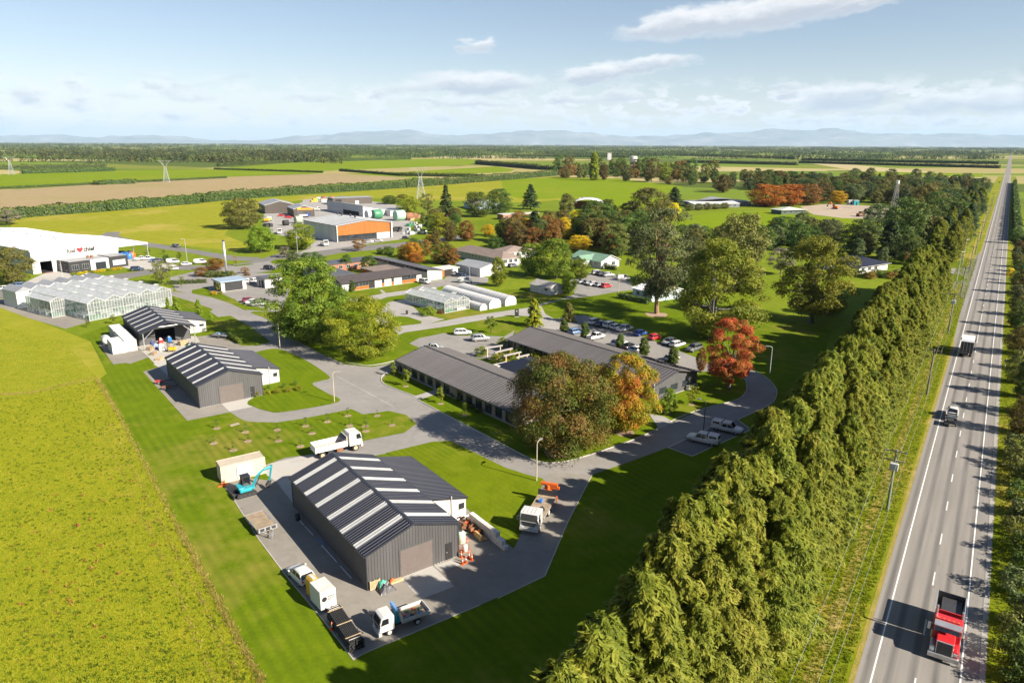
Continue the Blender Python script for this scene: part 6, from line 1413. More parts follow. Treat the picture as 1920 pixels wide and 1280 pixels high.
for i in range(5):MB().box(-2.2,-.8+i*.4-.08,3.05,-2.0,-.8+i*.4+.08,3.2).obj('roof_light',M_orange,t)
chassis(t,-8.0,-.4,.9,.8)
MB().box(-8.0,-1.2,1.1,-3.7,1.2,1.22).obj('bin_floor',M_black,t)
for s in (-1,1):MB().add([(-8.0,s*1.2,1.1),(-3.7,s*1.2,1.1),(-3.7,s*1.27,2.6),(-8.0,s*1.27,2.6),(-8.0,s*1.12,1.1),(-3.7,s*1.12,1.1),(-3.7,s*1.19,2.6),(-8.0,s*1.19,2.6)],[(0,1,2,3),(7,6,5,4),(3,2,6,7),(0,3,7,4),(1,5,6,2)]).obj('bin_side',M_alu,t)
MB().box(-3.72,-1.2,1.1,-3.62,1.2,3.1).obj('headboard',M_truckred,t);MB().box(-8.06,-1.2,1.1,-7.98,1.2,2.6).obj('tailgate',M_steel,t);MB().box(-7.8,-.75,2.1,-5.0,.95,2.16).obj('load_cover',M_steel,t)
for x,du in ((-.75,False),(-5.4,True),(-6.7,True)):
 for s in (-1,1):wheel(t,x,s*1.12,.52,.27,du,M_alu)
# box truck driving away
g_=G(1806,670);c_=RP(RD.dot(g_),-1.55);RU=math.atan2(RD.y,RD.x)
t=thing('box_truck','white box truck with grey tail driving away along the highway','truck',(c_.x,c_.y,.03),RU)
MB().box(.0,-1.25,1.0,7.0,1.25,3.7).obj('box_body',M_cab,t);MB().box(-.06,-1.2,1.05,-.005,1.2,3.6).obj('rear_door',M_steel,t);MB().box(1.6,-1.26,3.702,7.0,1.26,3.76).obj('roof_panel',M_whiter,t);MB().box(.0,-1.24,3.702,1.6,1.24,3.73).obj('roof_edge',M_greyw,t)
for yy in (-.62,0,.62):MB().box(-.1,yy-.03,1.05,-.06,yy+.03,3.6).obj('door_bar',M_galv,t)
cabover(t,7.2,2.4,1.9,2.0,.9);chassis(t,.2,8.9)
for x,du in ((1.4,True),(2.7,True),(8.0,False)):
 for s in (-1,1):wheel(t,x,s*1.1,.5,.26,du,M_white)
# ute and small trailer on the highway
g_=G(1784,803);a0_=RD.dot(g_);c_=RP(a0_+6.3,-1.55)
car('ute','white',c_,RU,'white ute towing a small dark trailer up the highway')
c_=RP(a0_+.1,-1.55);t=thing('trailer','small dark cage trailer behind the white ute on the highway','trailer',(c_.x,c_.y,.03),RU)
MB().box(.2,-.8,.55,2.5,.8,.62).obj('deck',M_galv,t)
tc_=MB()
for yy in (-.8,.8):tc_.box(.2,yy-.03,.62,2.5,yy+.03,.95)
tc_.box(.2,-.8,.62,.25,.8,.95);tc_.box(2.45,-.8,.62,2.5,.8,.95);tc_.obj('sides',M_steel,t);MB().tube((2.5,0,.55),(3.5,0,.5),.05,.05,6).obj('drawbar',M_galv,t)
MB().obox((1.2,0,.85),(1.2,1.0,.5),.2).obj('load',M_rubber,t)
for s in (-1,1):wheel(t,1.2,s*.95,.3,.18)
# ------------------------------------------------------------------ things in the near yard
zq=ZF(520,1040,5.647);z55=ZF(400,820,5.819)
f_,r_=G(*zq(125,228)),G(*zq(232,335));d_=(f_-r_).normalized();n_=Vector((d_.y,-d_.x,0));c_=(f_+r_)/2+n_*.8
car('hatch','white',c_,math.atan2(d_.y,d_.x),'white hatchback parked on the gravel beside the yellow bin')
p_=G(*zq(395,415));yb=thing('yellow_bin','yellow plastic portable bin between the white hatchback and the white box trailer','bin',(p_.x,p_.y,.016),ROT_N+.1)
o=MB().xzprism([(-.6,0),(.55,0),(.62,1.3),(.45,1.9),(.1,2.15),(-.35,2.15),(-.6,1.85)],-.75,.75).obj('shell',M_yellow,yb);bevel_obj(o,.1,3);MB().box(-.3,-.5,2.15,.1,.5,2.2).obj('lid',M_white,yb);MB().box(.6,-.4,.8,.64,.4,1.2).obj('flap',M_yellow,yb)
a_,b_=G(*zq(465,625)),G(*zq(632,552));bt=thing('box_trailer','white box trailer with small dark printed sign beside the yellow bin','trailer',(a_.x,a_.y,.016),math.atan2(b_.y-a_.y,b_.x-a_.x))
Lb=(b_-a_).length
o=MB().box(0,0,.3,Lb,2.5,2.35).obj('box_body',M_white,bt);bevel_obj(o,.05,2);MB().box(.05,.05,2.355,Lb-.05,2.45,2.4).obj('roof',M_dirtywhite,bt)
MB().box(.2,.1,.12,Lb-.2,2.4,.3).obj('chassis',M_steel,bt);MB().tube((Lb/2,2.4,.4),(Lb/2,3.6,.4),.06,.06,6).obj('drawbar',M_galv,bt)
for x in (.0,Lb):
 o=MB().lathe([(.15,-.1),(.3,-.1),(.3,.1),(.15,.1)],14,(x+(.14 if x==0 else -.14),1.3,.3),'X').obj('wheel',M_rubber,bt)
MB().lathe([(0,-.004),(.28,-.004),(.28,.0),(0,.0)],14,(.26*Lb,-.012,1.5),'Y').obj('sign_emblem',M_black,bt)
for i,(w_,z_) in enumerate(((.42,1.62),(.45,1.42),(.26,1.25))):MB().box(.45*Lb,-.012,z_,(.45+w_)*Lb,-.004,z_+.09).obj('sign_line',M_signg if i else M_signd,bt)
# pipe stack
pa,pb=G(*zq(600,640)),G(*zq(845,1005));d_=pb-pa;Lp=d_.length
ps=thing('pipe_stack','long stack of black plastic pipes strapped on bearers at the edge of the gravel','pipes',(pa.x,pa.y,.016),math.atan2(d_.y,d_.x))
pm=MB().lathe([(.06,0),(.085,0),(.085,Lp),(.06,Lp)],10,(0,0,0),'X').mesh('pipe',M_rubber)
kk=0
for lv in range(6):
 for i in range(9-(lv%2)):
  o=link('pipe',pm,None,ps);o.location=(RNG.uniform(-.25,.25),-.72+(i+.5*(lv%2))*.175,.2+lv*.155)
for x in (.6,Lp*.5,Lp-.8):MB().box(x-.06,-.85,0,x+.06,.85,.11).obj('bearer',M_tan,ps);MB().box(x-.04,-.80,1.06,x+.04,.80,1.09).obj('strap',M_tan,ps)
for x in (.15,.45,Lp-.35):MB().box(x-.03,-.6,1.09,x+.03,.5,1.12).obj('strap',M_whitep,ps)
def cone_(p,label,group=None,h=.75,rot=0):
 t=thing('traffic_cone',label,'traffic cone',(p.x,p.y,.016),rot,group)
 MB().box(-.2,-.2,0,.2,.2,.04).obj('foot',M_orange,t);MB().lathe([(.15,.04),(.035,h),(0,h)],12).obj('cone',M_orange,t,True);MB().lathe([(.112,h*.42),(.085,h*.62)],12).obj('reflective_band',M_white,t,True)
cone_(G(*zq(580,790)),'orange traffic cone beside the middle of the pipe stack',h=.9)
zn=ZF(860,890,7.11)
for i,p in enumerate(((50,1190),(35,1100),(95,1170),(140,1110),(175,1135))):cone_(G(*zn(*p)),'orange and white traffic cone in the cluster at the shed corner','cones at the shed corner',.9)
# trolley cage with white drum
p_=G(*zn(85,1040));tr=thing('tool_trolley','orange tube trolley carrying a white drum beside the traffic cones','trolley',(p_.x,p_.y,.016),ROT_N)
fr=MB()
for x in (-.5,.5):
 for y_ in (-.35,.35):fr.tube((x,y_,.1),(x,y_,1.7),.03,.03,6)
 fr.tube((x,-.35,1.7),(x,.35,1.7),.03,.03,6);fr.tube((x,-.35,.3),(x,.35,.3),.03,.03,6)
for y_ in (-.35,.35):fr.tube((-.5,y_,1.7),(.5,y_,1.7),.03,.03,6);fr.tube((-.5,y_,.3),(.5,y_,.3),.03,.03,6)
fr.obj('frame',M_orange,tr);MB().lathe([(.28,0),(.3,.05),(.3,.75),(.25,.8),(0,.8)],16,(0,0,.3)).obj('drum',M_white,tr,True)
p_=G(*zn(35,900));gt=thing('water_tank','pale green plastic tank against the shed wall','tank',(p_.x,p_.y,.016));MB().lathe([(.45,0),(.5,.1),(.5,1.3),(.35,1.5),(0,1.55)],18).obj('body',plain('pale_green_plastic',(.42,.55,.42),.5),gt,True);MB().lathe([(.16,1.5),(.16,1.62),(0,1.62)],12).obj('lid',M_steel,gt)
# concrete block wall
w0,w1=G(*zn(160,640)),G(*zn(625,1000));d_=w1-w0;Lw=d_.length
bw=thing('block_wall','retaining wall of stacked concrete blocks between the striped lawn and the scrap pile','wall',(w0.x,w0.y,.01),math.atan2(d_.y,d_.x))
bm=MB().box(.012,-.3,0,.588,.3,.488).mesh('concrete_block',M_block);lug=MB().box(.15,-.12,.488,.45,.12,.53).mesh('locating_lug',M_block)
nb=int(Lw/.6)
for lv in range(3):
 for i in range(nb+(1,0,-2)[lv]):
  o=link('concrete_block',bm,None,bw);o.location=(i*.6,RNG.uniform(-.015,.015)+.05,lv*.5)
  if lv==2:q=link('locating_lug',lug,None,bw);q.location=(i*.6,.05,1.0)
# pallet, tarp and planks by the roller door
p_=G(*zq(1050,375));pl_=thing('pallet','timber pallet leaning on the shed wall beside a green tarpaulin','pallet',(p_.x,p_.y,.02),ROT_N);
for i in range(7):MB().obox((0,.25,.12+i*.15),(1.2,.03,.10)).obj('slat',M_tan,pl_)
for x in (-.55,0,.55):MB().obox((x,.32,.58),(.09,.1,1.1)).obj('bearer',M_tan,pl_)
p_=G(*zq(1150,370));tp=thing('tarpaulin_heap','green and grey tarpaulin draped over a heap beside the leaning pallet','tarpaulin',(p_.x,p_.y,.02),ROT_N)
def heap(w,d,h,seed,n=10):
 rng=np.random.default_rng(seed);mb=MB();V=[]
 for i in range(n):
  for j in range(n):
   u,v=i/(n-1)*2-1,j/(n-1)*2-1;e=max(0,1-max(abs(u),abs(v))**2);V.append((u*w/2,v*d/2,h*e*(.6+.5*rng.random()) if e else 0))
 mb.add(V,[(i*n+j,(i+1)*n+j,(i+1)*n+j+1,i*n+j+1) for i in range(n-1) for j in range(n-1)]); return mb
heap(1.9,1.3,.9,3).obj('grey_sheet',M_steel,tp);o=heap(1.2,.7,.75,4).obj('green_sheet',plain('green_tarpaulin',(.06,.36,.26),.6),tp);o.location=(-.1,.4,.3)
p_=G(*zq(1255,295));pk=thing('plank_stack','short stack of pale planks with an orange bag on top by the roller door','timber',(p_.x,p_.y,.02),ROT_N)
for i in range(6):MB().obox((RNG.uniform(-.1,.1),(i%3)*.18,.06+(i//3)*.1),(1.9,.16,.08),RNG.uniform(-.05,.05)).obj('plank',M_tan,pk)
o=heap(.7,.5,.35,6).obj('orange_bag',M_orange,pk);o.location=(-.3,.2,.2)
# scrap pile: separate pieces against the wall
for i in range(26):
 p=G(*zn(60+230*RNG.random(),640+190*RNG.random()));k=i%5
 t=thing('scrap_piece',('rusty pipe','rusty bracket','steel ring','rusty bar frame','machine casting')[k]+' lying in the scrap pile behind the shed corner','scrap',(p.x,p.y,.02),RNG.uniform(0,3),'scrap metal pile')
 if k==0:MB().tube((-.7,0,.2),(.7,.2,.5),.1,.1,8).obj('pipe',M_rust,t)
 elif k==1:MB().obox((0,0,.3),(1.1,.5,.3),0,.3).obox((.2,0,.55),(.5,.4,.3),.4).obj('bracket',M_rust,t)
 elif k==2:MB().lathe([(.25,-.1),(.42,-.1),(.42,.1),(.25,.1)],14,(0,0,.45),'X').obj('ring',M_orange if i%2 else M_rust,t)
 elif k==3:MB().obox((0,0,.2),(1.4,.12,.12),0,.15).obox((0,.4,.25),(1.2,.1,.12),.2).obox((0,.2,.3),(.1,.6,.1)).obj('frame',M_rust,t)
 else:MB().obox((0,0,.35),(.6,.5,.5),.3,.2).obox((.4,0,.5),(.3,.3,.3),.2).obj('casting',M_orange if i<14 else M_rust,t)
p_=G(*zn(300,850));bk=thing('loader_bucket','yellow worn loader bucket on the ground by the block wall','bucket',(p_.x,p_.y,.02),.6)
MB().xzprism([(-.5,.1),(.5,.05),(.55,.1),(0,.3),(-.2,.8),(-.5,.9)],-.7,.7).obj('shell',plain('worn_yellow_steel',(.50,.33,.14),.7,.0,.25,2.),bk);MB().box(.5,-.7,.02,.62,.7,.08).obj('cutting_edge',M_rust,bk)
p_=G(*zn(100,585));fp=thing('long_pipe','white and red painted pipe lying at the end of the block wall','pipe',(p_.x,p_.y,.3),ROT_N);MB().tube((-1.6,0,0),(1.2,.1,.1),.12,.12,10).obj('barrel',M_white,fp);MB().tube((-.9,.02,.02),(-.4,.04,.04),.125,.125,10).obj('red_band',M_redp,fp)
# lengths of pipe and gear along the shaded wall of the near shed
for i,(x_,y_,l_) in enumerate(((-.5,3.0,2.8),(-.55,7.0,4.2),(-.6,14.2,2.4),(-.65,17.2,2.6))):
 q=Vector((-15.4,66.3,0))+rot2((x_,y_),ROT_N);t=thing('conduit_length','pale conduit lying along the shaded shed wall, number %s from the front corner'%('one','two','three','four')[i],'conduit',(q.x,q.y,.08),ROT_N+math.pi/2);MB().tube((0,0,0),(l_,.05,0),.06,.06,8).obj('tube',M_greyw,t);MB().tube((l_,.05,0),(l_+.1,.05,0),.075,.075,8).obj('socket',M_greyw,t)
q=Vector((-15.4,66.3,0))+rot2((-.7,10.6),ROT_N);t=thing('blue_hose','blue hose curving along the shaded wall of the large shed','hose',(q.x,q.y,.05),ROT_N+math.pi/2);MB().path([(x*.3,-.5*math.sin(x*.35),0) for x in range(10)],.05,6).obj('hose',M_blue,t)
q=Vector((-15.4,66.3,0))+rot2((-.8,18.8),ROT_N);t=thing('black_drum','black drum standing by the shaded wall of the large shed','drum',(q.x,q.y,.02));MB().lathe([(.28,0),(.3,.04),(.3,.4),(.31,.42),(.3,.44),(.3,.85),(0,.86)],16).obj('body',M_rubber,t,True)
# flat deck trailer
ca,cb,cc_,cd=[G(*z55(*q),.85) for q in ((510,1025),(680,965),(555,820),(375,868))]
tl=thing('flat_trailer','flat deck trailer with weathered boards and galvanised sides on the gravel edge','trailer',((ca.x+cb.x)/2,(ca.y+cb.y)/2,.016),math.atan2((cd-ca).y,(cd-ca).x))
Lt=4.9;Wt=2.3
for i in range(12):MB().box(0,-Wt/2+i*Wt/12+.01,.76,Lt,-Wt/2+(i+1)*Wt/12-.01,.82).obj('deck_board',M_wooddeck,tl)
MB().box(0,-Wt/2-.04,.62,Lt,-Wt/2,.86).box(0,Wt/2,.62,Lt,Wt/2+.04,.86).box(-.05,-Wt/2,.62,0,Wt/2,1.2).box(Lt,-Wt/2,.62,Lt+.04,Wt/2,.86).obj('side_rail',M_galv,tl)
for yy in (-.7,0,.7):MB().box(-.09,yy-.25,.72,-.052,yy+.25,1.1).obj('mesh_panel',M_steel,tl)
MB().tube((-.05,-.6,.6),(-1.5,0,.55),.05,.05,6).tube((-.05,.6,.6),(-1.5,0,.55),.05,.05,6).tube((-1.2,0,.1),(-1.2,0,.8),.05,.05,6).obj('drawbar',M_galv,tl)
for x in (2.4,3.2):
 for s in (-1,1):wheel(tl,x,s*(Wt/2-.1),.34,.2)
for s in (-1,1):MB().box(2.0,s*(Wt/2)-.12,.83,3.0,s*(Wt/2)-.0+.1,.86).obj('mudguard',M_galv,tl)
# excavator
p_=G(*z55(350,620));ex=thing('excavator','teal compact excavator with folded boom in front of the cream container','excavator',(p_.x,p_.y,.016),ang(z55(270,640),z55(450,590)))
for s in (-1,1):
 pts=[(-1.0+.32*math.cos(math.pi/2+math.pi*i/8),.32+.32*math.sin(math.pi/2+math.pi*i/8)) for i in range(9)]+[(1.0+.32*math.cos(-math.pi/2+math.pi*i/8),.32+.32*math.sin(-math.pi/2+math.pi*i/8)) for i in range(9)]
 tk_=MB().xzprism(pts,s*.78-.2,s*.78+.2).obj('track',M_rubber,ex)
 for x in (-.8,-.3,.3,.8):MB().lathe([(0,-.02),(.16,-.02),(.16,.02),(0,.02)],10,(x,s*.78+s*.2,.32),'Y').obj('roller',M_steel,tk_)
MB().box(-1.75,-.95,.08,-1.65,.95,.5).box(-1.65,-.3,.25,-.8,.3,.4).obj('dozer_blade',M_steel,ex)
o=MB().box(-.9,-.95,.72,.75,.95,1.25).obj('house',M_teal,ex);bevel_obj(o,.14,3);MB().lathe([(.5,.55),(.5,.72)],14).obj('slew_ring',M_steel,ex)
o=MB().box(-1.0,-.9,1.25,-.25,.9,1.45).obj('engine_cover',M_teal,ex);bevel_obj(o,.08,2)
cb_=MB()
for x in (-.2,.75):
 for y_ in (-.05,.9):cb_.box(x-.05,y_-.05,1.25,x+.05,y_+.05,2.55)
cb_.box(-.3,-.15,2.5,.85,1.0,2.62);cb_.obj('cab_frame',M_black,ex);MB().box(-.18,-.02,1.28,.72,.87,2.48).obj('cab_glass',M_glass,ex)
MB().box(.7,-.55,.8,1.2,-.2,1.2).obj('boom_mount',M_teal,ex)
bm_=MB();P_=[(1.0,-.38,1.1),(1.7,-.38,2.5),(2.6,-.38,3.1),(3.7,-.38,3.2)]
for a,b in zip(P_[:-1],P_[1:]):bm_.tube(a,b,.19,.17,4)
bm_.obj('boom',M_teal,ex);MB().tube((3.75,-.38,3.5),(3.3,-.38,1.3),.16,.12,4).obj('dipper_arm',M_teal,ex);MB().tube((1.3,-.38,1.0),(2.1,-.38,2.4),.07,.07,6).tube((2.6,-.38,3.4),(3.7,-.38,3.55),.06,.06,6).obj('ram',M_steel,ex)
MB().xzprism([(3.5,1.3),(3.1,1.25),(2.7,.7),(2.8,.35),(3.2,.45),(3.35,.8)],-.62,-.14).obj('bucket',M_steel,ex)
p_=G(*z55(100,530));br_=thing('road_barrier','orange folded road barrier lying by the corner of the cream container','barrier',(p_.x,p_.y,.02),.4)
MB().obox((0,0,.06),(1.2,.3,.1)).obox((.2,.3,.25),(.9,.2,.08),.5,.3).obj('board',M_orange,br_);MB().lathe([(.16,0),(.04,.7),(0,.7)],10,(.3,.5,.02)).obj('cone',M_orange,br_)
# machines in the shade of the middle shed
for i,(p,lb) in enumerate(((zc(960,1190),'red towed implement nearer the rear corner of the middle shed'),(zc(1060,1275),'brown towed implement nearer the front corner of the middle shed'))):
 g=G(*p);t=thing('towed_implement',lb,'implement',(g.x,g.y,.02),.5)
 MB().obox((0,0,.5),(1.6,.7,.35)).obj('body',M_redp if i==0 else M_rust,t);MB().tube((.8,0,.5),(2.6,.1,.4),.08,.08,6).obj('drawbar',M_steel,t)
 for s in (-1,1):wheel(t,-.2,s*.55,.3,.18)
# goods in front of the open shed
M_bag=plain('white_bulk_bag',(.72,.71,.68),.7)
for i,(p,sz,m_,nm,lb) in enumerate(((zc(985,690),(1.1,1.1,1.5),M_bag,'bulk_bag','white bulk bag standing in front of the open shed'),(zc(975,600),(.9,.9,1.4),M_redp,'bulk_bag','red topped bag behind the white bulk bag'),(zc(900,660),(1.3,1.0,1.0),plain('pale_blue_crate',(.18,.25,.55),.5),'plastic_crate','blue plastic crate stack beside the white bulk bag'),(zc(1100,570),(.9,.9,1.3),M_blue,'drum','blue and white drum in the mouth of the open shed'),(zc(1305,610),(2.0,1.2,1.1),M_tan,'timber_crate','timber crate load right of the forklift'),(zc(1410,620),(1.2,1.0,.7),M_rubber,'tyre_stack','dark tyres stacked near the canopy post'),(zc(820,690),(1.4,1.2,.9),M_wooddeck,'timber_crate','timber crate next to the left canopy post'),(zc(870,760),(1.3,1.1,.7),M_wooddeck,'pallet_stack','stack of grey pallets in front of the left canopy post'),(zc(960,830),(1.8,1.3,.5),M_tan,'pallet_stack','low stack of pale pallets at the edge of the concrete yard'),(zc(1400,640),(1.0,.8,.5),M_green,'bag','green bag beside the timber crate load'),(zc(860,600),(1.6,.5,1.0),plain('dark_blue_rack',(.06,.08,.2),.5),'rack','dark blue rack behind the blue crates'))):
 g=G(*p);t=thing(nm,lb,nm.replace('_',' '),(g.x,g.y,.026),ROT_S+.1*i)
 if 'pallet' in nm or 'crate' in nm and m_ is not MATS['pale_blue_crate']:
  n=max(3,int(sz[2]/.16))
  for j in range(n):MB().box(-sz[0]/2,-sz[1]/2,j*sz[2]/n,sz[0]/2,sz[1]/2,(j+.55)*sz[2]/n).obj('layer',m_,t)
  for x in (-.45,0,.45):MB().box(x*sz[0]-.05,-sz[1]/2+.03,0,x*sz[0]+.05,sz[1]/2-.03,sz[2]-.02).obj('bearer',M_tan,t)
 else:
  o=MB().loft([[(a*sz[0]/2,b*sz[1]/2,z) for a,b in ((-q,-q),(q,-q),(q,q),(-q,q))] for z,q in ((0,.9),(sz[2]*.3,1.05),(sz[2]*.8,1.0),(sz[2],.7))]).obj('body',m_,t);bevel_obj(o,.08,2);MB().box(-.2,-.2,sz[2],.2,.2,sz[2]+.12).obj('top',M_white,t)
g=G(*zc(1140,710));fk=thing('forklift','small yellow forklift on the concrete in front of the open shed','forklift',(g.x,g.y,.026),ROT_S+2.6)
o=MB().box(-.9,-.5,.3,.7,.5,1.0).obj('body',M_yellow,fk);bevel_obj(o,.08,2)
cg=MB()
for x in (-.6,.55):
 for y_ in (-.45,.45):cg.tube((x,y_,1.0),(x*.9,y_,2.1),.04,.04,5)
cg.box(-.6,-.5,2.08,.55,.5,2.14);cg.obj('overhead_guard',M_steel,fk);MB().box(.75,-.4,.1,.85,-.3,2.2).box(.75,.3,.1,.85,.4,2.2).box(.85,-.3,.1,1.9,-.2,.16).box(.85,.2,.1,1.9,.3,.16).obj('mast',M_steel,fk)
for x in (-.55,.5):
 for s in (-1,1):wheel(fk,x,s*.5,.28,.18)
g=G(*zc(1880,500));t=thing('trailer','grey cage trailer beside the clipped hedge of the open shed','trailer',(g.x,g.y,.024),deg(-15));MB().box(-2,-.9,.55,2,.9,.65).box(-2,-.95,.65,2,-.9,1.0).box(-2,.9,.65,2,.95,1.0).obj('deck',M_galv,t);MB().tube((2,0,.55),(3.2,0,.5),.06,.06,6).obj('drawbar',M_galv,t);o=heap(1.6,1.2,.7,9).obj('load',plain('blue_grey_load',(.2,.32,.40),.6),t);o.location=(-1,0,.65)
for s in (-1,1):wheel(t,0,s*1.0,.32,.2)
# ------------------------------------------------------------------ conifer shelterbelt beside the highway
rs=random.Random(5)
CW={'green':'dark green','gum':'grey green','olive':'olive','darkcon':'blackish','bronze':'bronze','rust':'rust','yellow':'yellow','cypress':'yellow green'};SW={'round':'rounded','wide':'spreading','egg':'upright','cedar':'pyramidal','lo':'small','cypress':'cypress'}
for row_,(o0,h0,n0,sp) in enumerate(((-12.3,12.0,68,3.8),(-14.4,14.8,60,4.4),(-17.0,16.9,68,3.8))):
 for i in range(n0):
  al=14+i*sp+rs.uniform(-1,1)
  if al>262:break
  p=RP(al,o0+rs.uniform(-.9,.9));hh=h0*rs.uniform(.88,1.1)
  tree(('cypress',rs.randrange(4)),p,hh,'cypress','tall yellow green cypress on the highway side of the dense shelterbelt' if row_==0 else 'tall yellow green cypress on the campus side of the dense shelterbelt',name='cypress_tree',wid=rs.uniform(.85,1.1),rz=rs.uniform(0,6.28),group='shelterbelt cypresses, highway side' if row_==0 else 'shelterbelt cypresses, campus side')
for i in range(62):  # farther belt along the road
 al=338+i*6.0+rs.uniform(-1.5,1.5);o0=-14-(i%2)*6+rs.uniform(-1,1)
 if 590<al<610:continue
 tree(('cypress',rs.randrange(4)),RP(al,o0),rs.uniform(12,17),'cypress' if rs.random()<.6 else 'darkcon','cypress in the far part of the roadside shelterbelt beyond the side road',name='cypress_tree',wid=rs.uniform(.95,1.2),rz=rs.uniform(0,6.28),group='far roadside cypresses')
# ------------------------------------------------------------------ the trees that stand out
T=treepx
T(('bigmaple',0),1047,843,664,'maplebrown','huge rounded maple turning bronze at the corner of the office lawn',98,name='maple_tree')
T(('bigmaple',1),1172,808,664,'mapleorange','maple turning yellow and orange behind the bronze one',62,name='maple_tree')
T(('bigoak',0),690,668,556,'yellowgreen','spreading yellow green oak on the island lawn by the road',72,name='oak_tree')
T(('bigoak',1),585,640,487,'oak','tall broad green oak behind the yellow green one',78,name='oak_tree')
T(('gum',0),1231,588,392,'gum','very tall gum tree with bare reddish trunk and open crown',78,bark='gum',name='gum_tree')
T(('bigpoplar',0),1334,632,450,'poplar','large pale green poplar right of the gum tree',96,bark='grey',name='poplar_tree')
T(('bigpoplar',1),1520,606,445,'poplar','loose pale green poplar standing alone near the conifer belt',72,bark='grey',name='poplar_tree')
T(('redmaple',0),1366,730,600,'maplered','red autumn maple beside the bend of the loop road',52,bark='grey',name='maple_tree')
T(('round',0),1385,545,402,'olive','broad olive green tree directly behind the large poplar',55)
T(('round',1),1466,460,407,'green','dark green round tree at the near edge of the sports field',33)
T(('cedar',0),1557,455,409,'darkcon','dark narrow conifer between two broad trees near the sports field',17,name='conifer_tree')
T(('wide',0),1530,455,420,'olive','low olive tree left of the narrow dark conifer',26)
T(('round',2),1610,474,412,'green','broad grey green tree right of the narrow dark conifer',33)
T(('cedar',1),1665,486,409,'darkcon','dark pointed conifer in front of the wooded corner',24,name='conifer_tree')
T(('open',0),1463,514,466,'grey','nearly leafless grey tree beside the dark conifer hollow',27,bark='grey')
T(('wide',1),1555,590,540,'green','dark low tree in the shade of the lone poplar',26)
T(('round',0),1435,387,346,'orange','orange oak, largest and leftmost of the autumn clump',36,name='oak_tree')
T(('round',1),1478,386,346,'orange','orange red oak in the middle of the autumn clump',30,name='oak_tree')
T(('round',2),1513,384,345,'rust','rust brown oak right of the orange ones',26,name='oak_tree')
T(('round',0),1540,378,342,'bronze','bronze green oak at the right end of the autumn clump',24,name='oak_tree')
T(('round',1),1570,382,358,'yellow','small bright yellow ball shaped tree by the dirt lot',16)
T(('wide',0),1212,424,353,'olive','tall yellowing tree above the bronze ones in the park',44)
T(('round',2),1262,413,380,'yellow','bright yellow tree half hidden behind the tall yellowing tree',13)
T(('cedar',0),1264,386,350,'darkcon','dark leaning conifer left of the clubhouse',19,name='conifer_tree')
for i,(x,h_) in enumerate(((665,305),(700,303),(732,300),(763,303),(797,300))):T(('round',i%3),*z9(x,330-i*2),z9(0,h_)[1],'olive','small tree number %s from the left in the row before the clubhouse'%('one','two','three','four','five')[i],10)
ZT=[  # base x, base y, top y, half width in the zt crop; shape; leaf; label
 (245,245,48,46,('cedar',1),'darkcon','dark pyramidal conifer left of two dark round trees near the pylon'),(430,245,98,85,('round',1),'green','dark green round tree right of the pyramidal conifer'),(560,228,78,82,('round',2),'green','larger dark green tree with its neighbour on the paddock edge'),
 (750,200,46,56,('cedar',0),'darkcon','dark pyramidal conifer standing on the paddock edge by the taupe barn'),(965,222,106,56,('egg',0),'olive','olive tree left of the arched barn'),(205,352,220,70,('round',0),'yellowgreen','yellow green round tree at the bend of the factory street'),
 (370,390,268,56,('egg',1),'rust','rust coloured upright tree on the lawn beyond the street bend'),(150,402,352,32,('round',1),'yellow','small golden shrub at the street corner'),(500,358,290,46,('wide',0),'yellow','yellow tree behind the dark green dense tree'),
 (45,520,398,60,('wide',1),'orange','orange maple behind the clerestory block'),(75,530,462,52,('open',1),'orange','half bare orange tree beside the orange maple'),(225,525,392,78,('round',2),'maplebrown','bronze tree with orange top left of the brown roofed building'),(285,535,430,42,('egg',0),'rust','thin rust tree against the brown roofed building'),
 (590,392,252,56,('egg',1),'green','dense dark green upright tree in the park'),(665,412,278,50,('egg',0),'bronze','bronze brown tree right of the dense green upright one'),(680,295,210,52,('round',0),'rust','rust green tree in front of the taupe barn'),(778,390,203,76,('cedar',1),'darkcon','large layered dark conifer in the centre of the park'),
 (842,322,264,26,('round',1),'yellow','small yellow tree right of the layered conifer'),(905,345,268,46,('egg',1),'bronze','dull bronze tree in front of the brick block'),(1035,305,205,60,('wide',1),'yellow','large bright yellow tree right of the brick block'),(990,372,318,62,('wide',0),'yellow','low spreading yellow tree above the brightest one'),
 (1040,446,356,72,('round',2),'yellow','brightest golden yellow tree above the green roofed house'),(840,436,350,66,('wide',1),'green','dark green bushy tree below the layered conifer'),(545,434,368,58,('wide',0),'green','dark green bushes behind the brown roofed building'),
 (1180,256,168,62,('round',1),'bronze','bronze dome shaped tree right of the arched barn'),(1170,416,252,98,('round',0),'bronze','largest bronze dome shaped tree in the park'),(1230,486,348,60,('egg',0),'rust','rust topped tree right of the green roofed house'),(1105,330,228,52,('round',2),'bronze','bronze tree behind the largest dome shaped one'),
 (1350,350,232,62,('round',1),'bronze','bronze tree left of the gum tree top'),(1260,300,208,62,('wide',1),'green','grey green tree between bronze trees'),(1290,420,300,60,('egg',1),'green','dark tree between the largest bronze tree and the gum'),(760,596,405,90,('round',1),'oak','left part of the dense dark olive clump by the small white shed'),(905,616,376,112,('wide',0),'oak','tallest tree of the dense dark olive clump'),(1050,616,498,66,('round',0),'oak','rounded right hand tree of the dense olive clump'),
 (980,706,576,52,('round',1),'lime','lime green tree beside the small white shed'),(555,662,488,52,('egg',1),'yellowgreen','slim yellow green tree in front of the pale grey shed'),(1660,338,288,28,('round',2),'green','small dark dome bush on the sports field edge'),(1725,352,290,50,('wide',0),'green','loose bushes right of the dark dome bush'),(1790,395,300,50,('wide',1),'green','dark shrubbery behind the broad olive tree')]
